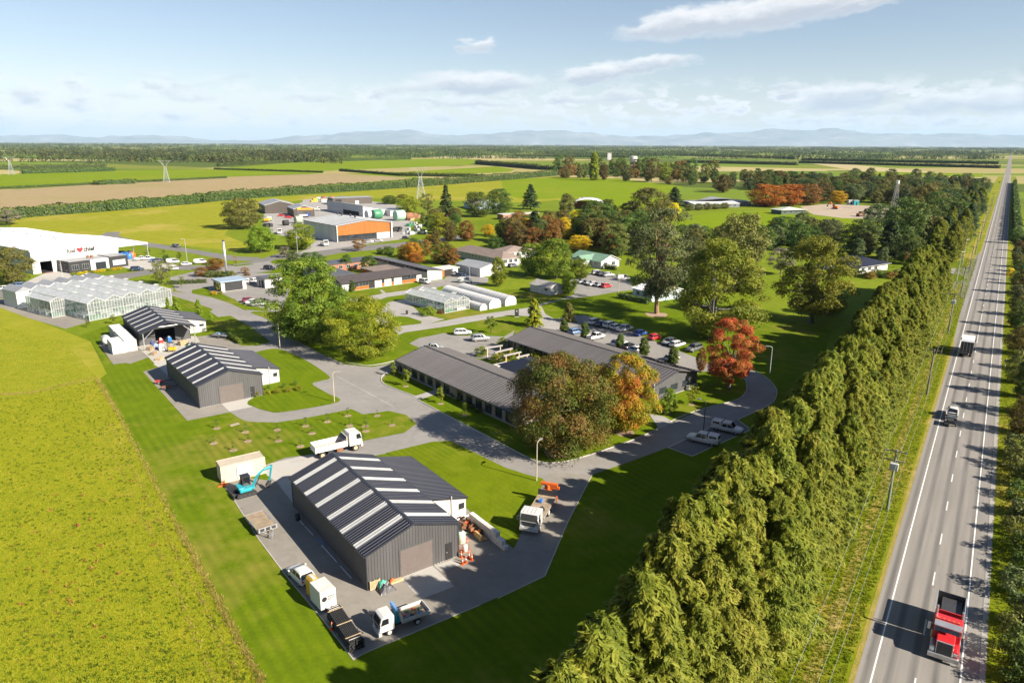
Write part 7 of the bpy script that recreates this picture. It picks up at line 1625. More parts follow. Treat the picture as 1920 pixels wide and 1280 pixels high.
for (bx,by,ty,hw,key,mt,lb) in ZT:T(key,*zt(bx,by),zt(0,ty)[1],mt,lb,hw/3.2)
ZS=[(300,395,168,165,('wide',0),'olive','large spreading olive tree on the paddock edge'),(435,572,376,126,('wide',1),'lime','round lime green tree on the street verge'),(740,548,358,116,('round',0),'yellowgreen','yellow green many lobed tree left of the cedar warehouse'),(612,612,530,55,('open',1),'grey','small grey flowering tree at the street corner'),
 (680,650,560,50,('round',1),'green','dark green shrub right of the small grey tree'),(815,705,572,104,('round',2),'green','dense dark green tree left of the low white buildings'),(1165,562,472,66,('open',0),'rust','thin rust tree in front of the cedar warehouse'),(1330,582,538,30,('round',0),'green','small clipped green tree on the street verge, left of a pair'),(1392,592,528,45,('round',1),'green','larger clipped green tree on the street verge, right of a pair'),
 (1085,702,588,50,('egg',0),'green','green tree in the courtyard of the low buildings, left'),(1250,720,598,68,('egg',1),'green','dark green upright tree in the courtyard of the low buildings, right'),(1410,210,146,70,('wide',1),'green','dark flat topped tree at the back of the depot yard'),(1545,295,150,86,('round',2),'yellowgreen','yellow green tree beside the depot annexe'),(1690,285,132,62,('open',1),'olive','thin olive tree under the nearest pylon'),(1500,165,138,40,('round',0),'bronze','bronze tree beside the dark flat topped one'),
 (1120,862,780,40,('cypress_lo',0),'green','small green conifer at the corner of the long low white building')]
for (bx,by,ty,hw,key,mt,lb) in ZS:T(key,*zs(bx,by),zs(0,ty)[1],mt,lb,hw/4)
Z40=[(95,605,338,155,('wide',1),'olive','large grey green tree in front of the white warehouse'),(55,168,55,115,('open',0),'grey','grey leafless tree at the left edge behind the warehouse'),(1215,612,440,84,('open',1),'olive','thinning olive tree with rust tips at the entry garden'),(1520,552,482,56,('wide',0),'rust','low rust coloured tree in the entry garden'),(1615,505,418,78,('wide',1),'rust','larger rust coloured tree left of the flue'),(1840,530,484,36,('open',0),'rust','small rust sapling right of the flue'),(1250,448,392,28,('round',1),'green','bushy shrub on the warehouse forecourt edge'),
 (1262,803,708,22,('cypress_lo',0),'lime','slim golden conifer left of three beside the large glasshouse'),(1328,828,703,38,('cypress_lo',1),'lime','largest golden conifer beside the large glasshouse'),(1492,838,722,32,('cypress_lo',0),'lime','golden conifer behind the open shed extension'),(1582,892,828,22,('cypress_lo',1),'lime','small golden conifer at the corner of the open shed extension'),(660,935,878,20,('sapling',0),'oak','sapling on the lawn before the glasshouse, left of two'),(855,908,838,24,('sapling',0),'oak','sapling on the lawn before the glasshouse, right of two'),(1770,470,402,20,('sapling',1),'rust','rust sapling on the traffic island'),(1345,440,370,22,('sapling',0),'oak','young tree on the verge right of the forecourt'),(1230,385,352,18,('sapling',0),'oak','young tree on the verge above the forecourt'),(1120,380,342,18,('sapling',0),'oak','young tree behind the warehouse canopy'),(1365,640,555,24,('sapling',0),'oak','sapling beside the clipped hedge of the entry garden')]
for (bx,by,ty,hw,key,mt,lb) in Z40:T(key,*z40(bx,by),z40(0,ty)[1],mt,lb,hw/4)
ZO=[(120,326,243,20,('sapling',0),'lime','sapling at the tip of the office lawn, farthest'),(190,383,288,30,('sapling',0),'lime','young tree on the office lawn near the road bend'),(392,484,388,29,('sapling',0),'yellowgreen','young tree right of the path to the office'),(530,553,480,19,('sapling',0),'yellowgreen','small sapling on the office lawn nearest the bronze maple'),(1712,545,395,50,('egg',0),'lime','young lime green tree at the end of the right office wing'),(1848,490,382,44,('sapling',0),'yellowgreen','young tree on the lawn beside the red maple'),(1900,300,160,32,('egg',1),'rust','small rust tree left of the red maple'),
 (1107,70,0,26,('column',0),'green','clipped conifer, first from the left behind the office roof'),(1228,106,14,26,('column',0),'green','clipped conifer, second from the left behind the office roof'),(1430,163,80,25,('column',0),'green','clipped conifer, third from the left behind the office roof'),(1571,207,106,31,('column',0),'green','clipped conifer, fourth from the left behind the office roof'),(1741,253,153,31,('column',0),'green','clipped conifer, rightmost behind the office roof')]
for (bx,by,ty,hw,key,mt,lb) in ZO:T(key,*zo(bx,by),zo(0,ty)[1],mt,lb,hw/3.097)
Z6=[(578,655,556,42,('sapling',0),'oak','young olive tree on the lawn above the people mover'),(836,614,446,56,('cypress_lo',0),'yellowgreen','golden larch shaped tree beside the black park sign'),(1042,585,470,44,('cypress_lo',1),'olive','olive conifer on the shaded lawn above the car park')]
for (bx,by,ty,hw,key,mt,lb) in Z6:T(key,*z6(bx,by),z6(0,ty)[1],mt,lb,hw/3.2)
for i,(x,y_,w_) in enumerate(((520,790,46),(645,735,42),(635,828,60),(755,790,44),(860,830,66),(745,860,58),(690,815,40))):
 g=G(*z6(x,y_));r=tree(('shrub',0),g,2.2,'lime' if i%2 else 'yellowgreen','leafy yellow green shrub in the office courtyard, number %s from the car park'%('one','two','three','four','five','six','seven')[i],name='courtyard_shrub',cat='shrub',wid=w_/46)
def shrub(px,h_,wd,mt,lb,group=None): return tree(('shrub',0),G(*px),h_,mt,lb,name='shrub',cat='shrub',wid=wd,group=group)
for i in range(9):shrub(z40(560+i*42,545-i*5.5),1.1,1.3,'yellow' if i%3 else 'yellowgreen','golden shrub in the bed in front of the dark office block','golden shrubs before the warehouse office')
for i in range(5):shrub(z3(930+i*62,625-i*8),1.0,1.1,'yellowgreen','low golden shrub along the white extension of the middle shed','shrubs along the middle shed')
for i,p in enumerate((z3(1002,590),z3(1090,580),z3(1163,565))):T(('sapling',0),*p,p[1]-9,'green','small tree against the white extension of the middle shed, %s'%('nearest the shed','in the middle','nearest the lawn')[i],5)
shrub(zgl(470,520),2.4,1.6,'lime','large clipped green shrub at the corner of the small glasshouse');shrub(zgl(640,500),1.2,1.0,'rust','small tan tussock beside the clipped green shrub')
shrub(zk(310,905),1.2,1.3,'yellow','golden shrub left at the foot of the utility building');shrub(zk(395,895),1.0,1.2,'yellowgreen','golden shrub right at the foot of the utility building')
for i in range(6):shrub(zk(250+i*60,660),2.2,1.2,'olive' if i%2 else 'green','dense shrub in the bed behind the utility building','shrubs behind the utility building')
shrub(zk(770,640),1.2,1.4,'rust','rust coloured shrub on the entry island');T(('sapling',0),*zk(365,880),zk(0,730)[1],'olive','small tree in front of the utility building wall',6)
hedge(G(*z40(1250,615)),G(*z40(1550,600)),1.3,1.2,'clipped green hedge around the entry garden',ls=.3);hedge(G(*z3(740,265)),G(*z3(840,325)),1.2,1.1,'clipped bright green hedge beside the open shed drive',mat='lime',ls=.25)
hedge(G(*zu(610,690)),G(*zu(860,740)),1.6,2.5,'low dark shrubbery at the foot of the pale building by the gum',mat='green',ls=.35);hedge(G(*zu(490,455)),G(*zu(590,465)),1.8,1.6,'dark clipped hedge beside the green roofed house',ls=.35)
for i in range(6):shrub(zo(430+i*36,425+i*22),.9,1.2,'green','dark shrub along the timber wall of the office','shrubs along the office wall')
for i in range(7):shrub(z5(560+i*40,235+(i%3)*8),2.6,1.2,('olive','green','rust')[i%3],'garden shrub in front of the dark roofed house','shrubs before the dark roofed house')
T(('sapling',0),*z5(850,190),z5(0,105)[1],'rust','small rust tree on the lawn right of the dark roofed house',5)
# ------------------------------------------------------------------ orchard saplings with mulch rings
for i,p in enumerate(((703,815),(868,837),(883,890),(798,943),(685,902),(1053,824),(1062,888),(1188,920),(1217,802),(1255,845),(1345,777),(1463,742),(1473,800),(1568,832),(1565,803),(1633,742),(1720,797))):
 g=G(*z3(*p));tree(('sapling',1),g,rs.uniform(1.1,1.8),'green','newly planted sapling in a mulch ring on the orchard lawn',name='sapling',group='newly planted saplings on the lawn',dz=.03)
 flat('mulch_ring',[(g.x+.62*math.cos(a*.524)*(1+.12*math.sin(a*3.1+i)),g.y+.62*math.sin(a*.524)*(1+.12*math.sin(a*3.1+i))) for a in range(12)],M_mulch,.045)
flat('mulch_patch',pxs([z3(775,795),z3(825,780),z3(838,790),z3(785,806)]),M_dirt,.045)
for p,r_ in ((G(1048,847),2.4),(G(1231,590),3.2),(G(1172,812),1.6)):flat('mulch_ring',[(p.x+r_*math.cos(a*.524)*(1+.15*math.sin(a*2.7)),p.y+r_*math.sin(a*.524)*(1+.15*math.sin(a*1.9))) for a in range(12)],M_mulch,.046)
for (x,y_,h_) in ((190,385,0),(392,486,0),(530,554,0),(1712,547,0),(1848,492,0)):
 g=G(*zo(x,y_));flat('mulch_ring',[(g.x+.6*math.cos(a*.524),g.y+.6*math.sin(a*.524)) for a in range(12)],M_mulch,.046)
# ------------------------------------------------------------------ right hand roadside
RT_=[(60,9.5),(70,12),(79,10.5),(88,13),(97,11),(106,12),(116,10.5),(127,11.5),(139,10),(150,12),(161,10.5),(171,9.8),(182,11),(196,10),(214,11),(226,9.5),(243,11),(262,10),(281,11.5),(300,10),(322,10.5),(345,11),(370,10),(400,11),(430,10),(465,11)]
for i,(al,of) in enumerate(RT_):
 k_=(('round',0),('wide',1),('egg',0),('round',2))[i%4];mt=('green','olive','gum','bronze','green')[i%5]
 tree(k_,RP(al,of-1.6),rs.uniform(4.5,8) if al>130 else rs.uniform(2.6,4.2),mt,CW[mt]+' '+SW[k_[0]]+' shrubby tree in the mixed row on the far side of the highway',name='roadside_tree',wid=rs.uniform(.8,1.1),group='trees along the far side of the highway')
for i in range(15):tree(('shrub',0),RP(52+i*5.4+rs.uniform(-1,1),8.4+rs.uniform(-.6,.8)),rs.uniform(2.4,3.6),('green','olive','gum','green')[i%4],CW[('green','olive','gum','green')[i%4]]+' bush in the thicket on the near part of the far highway verge',name='roadside_bush',cat='shrub',wid=rs.uniform(.9,1.2),group='bushes on the far highway verge')
T(('sapling',0),*z5(1437,262),z5(0,190)[1],'yellow','single bright yellow sapling on the far highway verge',9)
hedge(RP(240,13.5),RP(470,13.5),3.0,3.0,'clipped green hedge running beside the right hand roadside trees',mat='lime',ls=.6);hedge(RP(440,9.5),RP(1150,9.5),4.5,3.5,'long dark hedge along the far right side of the highway',ls=1.1)
for i in range(9):tree(('cypress_lo',i%2),RP(330+i*34+rs.uniform(-8,8),26+(i%3)*7),rs.uniform(12,18),'darkcon','dark conifer in the field right of the highway',name='conifer_tree',wid=1.1,group='dark conifers right of the highway')
# ------------------------------------------------------------------ mixed woodland in the park beyond the sports field
WOOD=[((1690,470),24),((1640,448),18),((1710,440),22),((1745,430),20),((1700,415),19),((1735,405),20),((1770,395),18),((1650,380),16),((1690,378),17),((1720,376),17),((1755,370),16),((1610,372),17),((1635,362),17),((1665,358),18),((1700,356),18),((1740,352),17),((1590,362),18),((1570,356),17),((1780,360),16),((1550,352),17),((1525,352),17),((1500,350),16),((1480,346),16),((1455,345),15),((1430,346),15),((1405,348),14),((1395,342),16),((1420,338),16),((1370,352),13),((1350,358),14),((1340,344),16),((1320,342),16),((1300,346),12),((1600,345),19),((1630,342),19),((1670,342),18),((1715,340),17),((1760,344),15),((1790,350),14),((1728,455),20),((1700,495),12),((1655,500),8)]
for i,(p,h_) in enumerate(WOOD):
 key=(('round',0),('wide',0),('egg',1),('round',2),('cedar',0),('wide',1),('egg',0))[i%7];mt=('green','gum','olive','green','darkcon','bronze','green','olive')[i%8]
 tree(key,G(*p),h_*rs.uniform(.85,1.1),mt,CW[mt]+' '+SW[key[0]]+' tree in the dense mixed woodland between the sports field and the highway',name='woodland_tree',wid=rs.uniform(.9,1.2),group='mixed woodland beyond the sports field')
zf_=ZF(1040,270,7.385)
FAR=[(150,475,338,76,('round',0),'bronze'),(340,472,282,50,('egg',0),'olive'),(540,505,118,66,('column',0),'yellowgreen'),(410,470,270,60,('lo',0),'green'),(680,503,278,66,('round',1),'bronze'),(790,420,208,52,('egg',1),'olive'),(920,440,198,100,('round',2),'green'),(990,518,362,60,('egg',0),'olive'),(1290,524,340,66,('egg',1),'olive'),(1340,530,195,120,('open',0),'bronze'),(1520,525,252,104,('round',0),'poplar'),(1580,562,440,60,('egg',0),'bronze'),(1690,450,240,74,('egg',1),'rust'),(1770,440,228,62,('round',1),'rust'),(1885,572,420,56,('round',2),'green'),(1130,420,210,90,('round',1),'green'),(60,330,150,90,('lo',1),'green'),(200,330,170,80,('round',0),'bronze'),(620,420,200,80,('lo',2),'green'),(1260,430,190,90,('round',2),'green'),(1900,440,210,80,('lo',0),'green')]
for i,(bx,by,ty,hw,key,mt) in enumerate(FAR):T(key,*zf_(bx,by),zf_(0,ty)[1],mt,'parkland tree in the loose group around the water tower',hw/7.385,name='parkland_tree',group='parkland trees around the water tower') if key[0]!='column' else T(key,*zf_(bx,by),zf_(0,ty)[1],mt,'tall slim yellow green poplar left of the water tower',hw/7.385,name='poplar_tree')
for i,(x,y_,ty,hw) in enumerate(((680,232,190,18),(720,226,150,24),(790,262,194,36),(830,216,184,16),(890,244,180,30),(930,244,188,36),(650,205,150,22),(750,205,140,30),(1000,240,180,40),(960,236,176,30))):T((('round',0),('lo',1),('egg',0))[i%3],*z9(x,y_),z9(0,ty)[1],('green','olive','bronze')[i%3],'parkland tree between the water tower and the autumn oaks',hw/2,name='parkland_tree',group='parkland trees left of the autumn oaks')
# ------------------------------------------------------------------ field hedges
def hpx(a,b,H_,W_,lb,**k): return hedge(G(*a),G(*b),H_,W_,lb,**k)
hpx((8,410),(200,396),6.5,5,'long field hedge beyond the warehouse, left end section',ls=1.1,dens=1.2);hpx((200,396),(375,381),7,5,'long field hedge along the ploughed field, section before the spreading olive tree',ls=1.1,dens=1.2);hpx((377,380),(540,365.5),7.5,5,'long field hedge behind the dark depot sheds',ls=1.1,dens=1.2)
hpx((540,365.5),(760,352),7.5,5,'long field hedge between the ploughed field and the depot',ls=1.2,dens=1.2);hpx((760,352),(955,337),8,6,'long field hedge behind the nearest pylon',ls=1.3,dens=1.2);hpx((955,337),(1062,328),8,6,'right end of the long field hedge',ls=1.4)
hpx((178,347),(255,344),5,9,'isolated clump of dark scrub on the green field edge',ls=1.4);hpx((0,355),(425,334),2.5,2.5,'low dark hedge along the near edge of the left green field',ls=.9);hpx((402,318),(606,324),3,3,'thin dark hedge across the far green fields, left',ls=1.0);hpx((637,321),(752,330),4,4,'dark hedge beside the ploughed field tip',ls=1.2);hpx((752,330),(905,333),5,5,'short dark hedge joining the long field hedge',ls=1.3)
hpx((893,308),(1010,318),9,8,'tall dark shelterbelt left of the parkland',ls=1.8);hpx((1010,318),(1062,321),8,8,'end of the dark shelterbelt by the parkland',ls=1.8);hpx((408,312),(560,304),6,6,'hedge on the far edge of the green field, left',ls=1.8);hpx((620,303),(770,299),8,6,'hedge on the far edge of the green field, middle',ls=2.0)
hpx(z9(1075,152),z9(1830,172),7,6,'very long dark hedge across the far fields, near one',ls=2.2);hpx(z9(1085,142),z9(1825,156),8,6,'very long dark hedge across the far fields, far one',ls=2.4);hpx(z9(640,150),z9(1070,160),7,8,'dark hedge behind the parkland, right half',ls=2.2);hpx(z9(130,118),z9(560,125),10,8,'dark tall hedge behind the parkland, left half',ls=2.6);hpx(z9(590,122),z9(1060,138),10,8,'dark tall hedge left of the concrete tower',ls=2.6)
hpx(z9(0,128),z9(440,132),9,7,'dark hedge left of the tall poplar',ls=2.4);hpx((0,318),(200,314),7,6,'field hedge near the leftmost pylon',ls=2.0);hpx((40,326),(215,321),6,8,'dark shelter hedge right of the leftmost pylon',ls=2.0)
# ------------------------------------------------------------------ distant woods, merged
def far_wood(name,label,pts,hs,seed,mat='farwood',nl=26):
 """many small clumpy trees as one mass: pts Nx2, hs heights"""
 rng=np.random.default_rng(seed);n=len(pts)
 base=np.repeat(pts,nl,axis=0);H_=np.repeat(hs,nl)
 t=rng.uniform(.06,1,n*nl);a=rng.uniform(0,6.283,n*nl);R=.42*np.sqrt(np.clip(1-(1.5*t-.62)**2,.04,1))*rng.uniform(.5,1.,n*nl)
 P=np.stack([base[:,0]+H_*R*np.cos(a),base[:,1]+H_*R*np.sin(a),H_*t],1)
 N=np.stack([np.cos(a)*R*2,np.sin(a)*R*2,t-.2],1)
 tin=np.repeat(rng.uniform(.05,.95,n),nl);s=H_*.30
 V,Q,T_=leaves(P,N,s,rng,1.05,.4,tin)
 o=link(name,npmesh(name,V,Q,LM[mat],T_)); return tag(o,label,'woodland',kind='stuff')
def band(y0,y1,n,seed,x0=-60,x1=1980,clump=14,spread=60,lin=.6):
 """scatter clumps of trees on the plain between two image rows"""
 rng=np.random.default_rng(seed);out=[]
 for i in range(n):
  px,py=rng.uniform(x0,x1),1/rng.uniform(1/(y1-262),1/(y0-262))+262;g=G(px,py+.0047*(px-960));k=rng.integers(3,clump)
  if rng.random()<lin:
   th=rng.choice([.59,2.16])+rng.normal(0,.05);L_=rng.uniform(60,420);tt=np.linspace(0,1,max(4,int(L_/11)))[:,None];q=np.array([g.x,g.y])+(tt-.5)*L_*np.array([math.cos(th),math.sin(th)])+rng.normal(0,2,(len(tt),2))
  else:q=np.array([g.x,g.y])+rng.normal(0,spread*.5,(k,2))
  out.append(q)
 return np.concatenate(out)
q=band(286,308,150,1,x1=620,clump=26);far_wood('far_trees','scattered trees and belts among the middle distance fields on the left',q,RNG.uniform(9,17,len(q)),11)
q=band(283,298,200,2,x0=600,x1=1850,clump=20);far_wood('far_trees','scattered trees and belts among the middle distance fields on the right',q,RNG.uniform(9,15,len(q)),12)
q=band(276,286,560,3,clump=26,spread=110);far_wood('far_woodland','woods and belts on the distant plain',q,RNG.uniform(10,20,len(q)),13,nl=16)
q=band(272,278,800,4,spread=200,clump=40);far_wood('horizon_woodland','dark wooded strip along the horizon',q,RNG.uniform(14,26,len(q)),14,nl=12)
def inpoly(x,y,poly):
 c=np.zeros(len(x),bool);n=len(poly)
 for i in range(n):
  x1,y1,x2,y2=*poly[i],*poly[(i+1)%n];k=((y1>y)!=(y2>y))&(x<(x2-x1)*(y-y1)/(y2-y1+1e-12)+x1);c^=k
 return c
def scatter_px(poly,n,seed):  # roughly even in the picture, on the ground
 rng=np.random.default_rng(seed);xs=np.array([p[0] for p in poly]);ys=np.array([p[1] for p in poly]);out=[]
 W_=[G(*p) for p in poly];wx=np.array([w.x for w in W_]);wy=np.array([w.y for w in W_]);pl=[(w.x,w.y) for w in W_]
 while sum(map(len,out))<n:
  m=n*3;d=rng.random(m);y=wy.min()+(wy.max()-wy.min())*d**1.5;x=rng.uniform(wx.min(),wx.max(),m);k=inpoly(x,y,pl);out.append(np.stack([x[k],y[k]],1))
 return np.concatenate(out)[:n]
# denser fill of the park and the woodland
def fill(poly,n,seed,hlo,hhi,lb,group,mats,keys,name):
 P_=scatter_px(poly,n,seed);r_=random.Random(seed);kept=[]
 for p in P_:
  if any((p[0]-k[0])**2+(p[1]-k[1])**2<36 for k in kept):continue
  kept.append(p);k_,m_=keys[r_.randrange(len(keys))],mats[r_.randrange(len(mats))];tree(k_,p,r_.uniform(hlo,hhi),m_,CW[m_]+' '+SW[k_[0]]+' '+lb,name=name,wid=r_.uniform(.9,1.3),group=group)
ALLK=(('round',0),('wide',0),('egg',1),('round',2),('wide',1),('egg',0),('cedar',0),('round',1))
fill([z9(*p) for p in ((880,252),(1180,264),(1260,300),(1430,312),(1500,335),(1600,372),(1690,330),(1750,292),(1770,250),(1500,236),(1300,232),(1000,226))],260,51,10,17,'tree in the dense mixed woodland between the sports field and the highway','mixed woodland beyond the sports field',('green','gum','olive','green','darkcon','bronze','olive'),ALLK,'woodland_tree')
fill([z9(*p) for p in ((1500,420),(1600,440),(1660,420),(1720,330),(1640,345),(1530,390))],26,52,11,17,'tree in the dense mixed woodland between the sports field and the highway','mixed woodland beyond the sports field',('green','olive','darkcon','green'),ALLK,'woodland_tree')
fill([zt(*p) for p in ((1080,300),(1300,260),(1420,330),(1400,480),(1280,500),(1080,420))],110,53,9,15,'tree filling the dense park grove left of the gum tree','grove left of the gum tree',('bronze','green','olive','green'),ALLK,'grove_tree')
fill([zt(*p) for p in ((620,330),(880,300),(1000,330),(900,440),(640,440))],60,54,7,12,'tree filling the park around the layered conifer','park trees around the layered conifer',('bronze','green','olive','rust','yellow'),ALLK[:6],'park_tree')
fill([zf_(*p) for p in ((0,470),(500,470),(1000,480),(1500,500),(1900,540),(1900,420),(1000,400),(0,400))],70,55,12,20,'parkland tree in the loose group around the water tower','parkland trees around the water tower',('green','bronze','olive','green','rust'),(('lo',0),('lo',1),('lo',2),('round',1)),'parkland_tree')
fill([(1270,475),(1340,450),(1440,470),(1450,525),(1300,545)],26,56,9,14,'tree behind the large poplar on the park lawn','trees behind the large poplar',('olive','green','gum'),ALLK[:6],'park_tree')
fill([(1430,430),(1500,440),(1620,470),(1660,500),(1560,480),(1450,470)],22,57,8,13,'tree on the near edge of the sports field','trees on the near edge of the sports field',('olive','green','gum'),ALLK[:6],'park_tree')
fill([zs(*p) for p in ((1650,330),(1900,330),(1900,520),(1600,640),(1450,640),(1700,560))],24,58,6,10,'tree between the cedar warehouse stock yard and the brown roofed building','trees right of the stock yard',('rust','green','bronze','olive'),ALLK[:6],'park_tree')
# ------------------------------------------------------------------ mountains
prof=[(-900,262),(-500,255),(-200,258),(0,258),(120,261),(220,256),(330,260),(450,262),(560,255),(620,249),(680,247),(740,245),(800,254),(870,251),(920,246),(970,241),(1010,244),(1060,240),(1120,247),(1200,252),(1260,256),(1330,251),(1400,245),(1450,241),(1500,238),(1550,239),(1600,235),(1650,238),(1700,243),(1800,249),(1870,246),(1960,250),(2200,244),(2600,252),(3000,262)]
def ridge(name,dist,sc,seed,dy,depth):
 rng=np.random.default_rng(seed);nx,ny=420,16;V=[]
 xs=np.linspace(-900,3000,nx);ph=rng.uniform(0,6.28,12)
 base=np.interp(xs,[p[0] for p in prof],[p[1] for p in prof])
 nz_=sum(np.sin(xs/w+ph[i])*a for i,(w,a) in enumerate(((97,2.2),(41,1.5),(19,1.0),(9.5,.7),(5.1,.45))))*sc
 for j in range(ny):
  t=j/(ny-1);f=math.sin(min(t*1.25,1)*math.pi/2) if t<.8 else 1-(t-.8)*2
  for i in range(nx):
   d=dist+depth*t;X=(xs[i]-960)/F*dist*1.0;hh=max(0,(270-base[i]+dy+nz_[i]))/F*dist
   hh*=f*(1+.16*math.sin(i*.9+j*1.7+ph[6])*(1-t)+.12*math.sin(i*.37-j*1.1+ph[7])*(1-t));V.append((X,d,max(hh,0)-2))
 Q=np.array([(j*nx+i,j*nx+i+1,(j+1)*nx+i+1,(j+1)*nx+i) for j in range(ny-1) for i in range(nx-1)])
 o=link(name,npmesh(name,np.array(V),Q,M_mount,smooth=False)); return tag(o,kind='structure')
def mount_mat():
 m,nt,out=newmat('mountain_rock');p=nt.pos();n=nt.noise(p,.0006,6,.65)
 pbsdf(nt,out,nt.ramp(n,[(.35,(.10,.13,.13)),(.55,(.18,.19,.19)),(.7,(.32,.32,.31))]),.95,0,.1); return m
M_mount=mount_mat()
ridge('hills',42000,1.0,3,0,7000)
# ------------------------------------------------------------------ poles, lamps, pylons, signs
def power_pole(al,of,h_,label,tr=False,group=None):
 p=RP(al,of);t=thing('utility_pole',label,'power pole',p,RU,group)
 MB().tube((0,0,0),(0,0,h_),.19,.13,10).obj('pole',BK['grey'] if al>120 else plain('green_grey_pole',(.17,.20,.15),.8),t)
 MB().box(-.06,-1.3,h_-.35,.06,1.3,h_-.2).obj('crossarm',M_wooddeck,t);
 if tr:MB().box(-.07,-1.2,h_-1.6,.07,1.2,h_-1.45).obj('crossarm',M_wooddeck,t);o=MB().box(-.75,-.5,h_-2.7,-.2,.5,h_-1.75).obj('transformer',M_greyw,t);bevel_obj(o,.06,2)
 for y_ in (-1.2,-.5,.5,1.2):MB().lathe([(.05,0),(.09,.08),(.06,.2),(0,.22)],8,(0,y_,h_-.2)).obj('insulator',M_steel,t)
 return RP(al,of,h_+.02)
als=[40,97.8,152,208.5,262,318,374,430,490,550,620,690]
hs_=[8.6,8.6,9.2,10.5,10,10,10,10,10,10,10,10]
tops=[]
for i,(a_,h_) in enumerate(zip(als,hs_)):
 if i<4:lb=('power pole at the bottom edge of the verge','power pole carrying a green transformer box on the highway verge','power pole on the verge level with the white ute','power pole with transformer on the verge level with the box truck')[i];tops.append(power_pole(a_,-6.3,h_,lb,i in (1,3)))
 else:tops.append(power_pole(a_,-6.3,h_,'power pole in the distant line along the highway',False,'distant power poles along the highway'))
tops=[RP(-25,-6.3,8.6)]+tops
wr=thing('power_wires','three thin overhead wires strung along the highway poles','wires',(0,0,0))
for o_ in (-1.2,.5,1.2):
 mb=MB()
 for a,b in zip(tops[:-1],tops[1:]):
  pts=[a.lerp(b,k/8)+RN*o_-Vector((0,0,1.1*(1-(2*k/8-1)**2))) for k in range(9)]
  for u,v in zip(pts[:-1],pts[1:]):mb.tube(u,v,.010,.010,4,False)
 mb.obj('wire',M_galv,wr)
def lamp(px,h_,label,dirn=0.0,mat=M_tan,group=None):
 p=G(*px);t=thing('street_lamp',label,'street lamp',(p.x,p.y,.01),dirn,group)
 MB().tube((0,0,0),(0,0,h_),.10,.065,10).obj('pole',mat,t);MB().path([(0,0,h_),(.1,0,h_+.25),(.45,0,h_+.4),(1.0,0,h_+.42)],.05,6).obj('arm',mat,t)
 o=MB().xzprism([(.8,h_+.32),(1.5,h_+.36),(1.5,h_+.44),(1.1,h_+.52),(.8,h_+.48)],-.14,.14).obj('lamp_head',M_galv,t)
M_lpole=plain('lamp_pole_tan',(.44,.38,.29),.7);M_lgrey=plain('lamp_pole_grey',(.42,.43,.44),.5,.3)
lamp((1006,901),5.6,'tan lamp post at the corner of the striped lawn',deg(60),M_lpole);lamp((627,753),5.4,'tan lamp post beside the marked parking bays',deg(20),M_lpole);lamp((525,652),5.8,'tan lamp post by the drive of the open shed',deg(20),M_lpole);lamp((1443,701),5.6,'grey lamp post on the shaded lawn at the loop road',deg(170),M_lgrey);lamp((1319,807),5.0,'dark lamp post behind the two white utes',deg(150),M_steel)
lamp(z40(1405,448),9.0,'grey street lamp on the verge between the white vans',deg(200),M_lgrey);lamp(zw(692,745),9.0,'curved street lamp in front of the dark office block',deg(150),M_lgrey);lamp(zs(712,575),8.5,'grey street lamp beside the many lobed yellow green tree',deg(-60),M_lgrey);lamp(z6(1343,410),6.0,'lamp post at the edge of the upper car park',deg(120),M_lpole);lamp(zgl(1040,98),5.5,'lamp post behind the tunnel houses',deg(120),M_lgrey)
lamp(z5(1140,265),10,'tall street lamp on the near traffic island',deg(20),M_lgrey);lamp(z5(1172,175),10,'tall street lamp on the far traffic island',deg(20),M_lgrey)
def pylon(px,h_,label,rot):
 p=G(*px);t=thing('pylon',label,'pylon',(p.x,p.y,0),rot);w0,w1=h_*.14,h_*.035;zt_=h_*.72
 lg_=MB();br_=MB();
 def c(z,sx,sy):w=w0+(w1-w0)*min(z/zt_,1); return (sx*w,sy*w,z)
 for sx in (-1,1):
  for sy in (-1,1):lg_.tube(c(0,sx,sy),c(zt_,sx,sy),.16,.12,4)
 zz=[0,.16,.31,.45,.57,.66,.72]
 for a,b in zip(zz[:-1],zz[1:]):
  for sx,sy,ex_,ey in ((-1,-1,1,-1),(1,-1,1,1),(1,1,-1,1),(-1,1,-1,-1)):
   br_.tube(c(a*h_,sx,sy),c(b*h_,ex_,ey),.08,.08,4);br_.tube(c(a*h_,ex_,ey),c(b*h_,sx,sy),.08,.08,4);br_.tube(c(b*h_,sx,sy),c(b*h_,ex_,ey),.08,.08,4)
 for s in (-1,1):
  lg_.tube((s*w1,0,zt_),(s*h_*.2,0,h_),.13,.1,4);br_.tube((s*w1,0,zt_+.5),(s*h_*.1,0,h_),.09,.09,4);br_.tube((s*h_*.1,0,h_*.86),(s*h_*.2,0,h_),.08,.08,4)
 br_.tube((-h_*.3,0,h_),(h_*.3,0,h_),.14,.14,4);br_.tube((-h_*.3,0,h_),(-h_*.2,0,h_*.95),.1,.1,4);br_.tube((h_*.3,0,h_),(h_*.2,0,h_*.95),.1,.1,4)
 lg_.obj('leg',M_galv,t);br_.obj('bracing',M_galv,t)
pylon((789,372),26,'lattice pylon standing behind the depot, nearest of the pylons',.3);pylon((313,342),25,'lattice pylon on the green field in the middle left',.3);pylon((22,328),25,'lattice pylon at the left edge of the green field',.3);pylon(z9(505,106),40,'tiny far pylon above the tall poplar',.3);pylon(z9(773,107),40,'tiny far pylon left of the concrete tower',.3);pylon(z9(1085,108),38,'tiny far pylon right of the concrete tower',.3)
p_=G(1676,393);fm=thing('lattice_mast','lattice mast with a white drum at its top beside the dirt lot','mast',(p_.x,p_.y,0))
mm=MB();hh_=19.
for sx in (-1,1):
 for sy in (-1,1):mm.tube((sx*2.0,sy*2.0,0),(sx*.7,sy*.7,hh_),.09,.07,4)
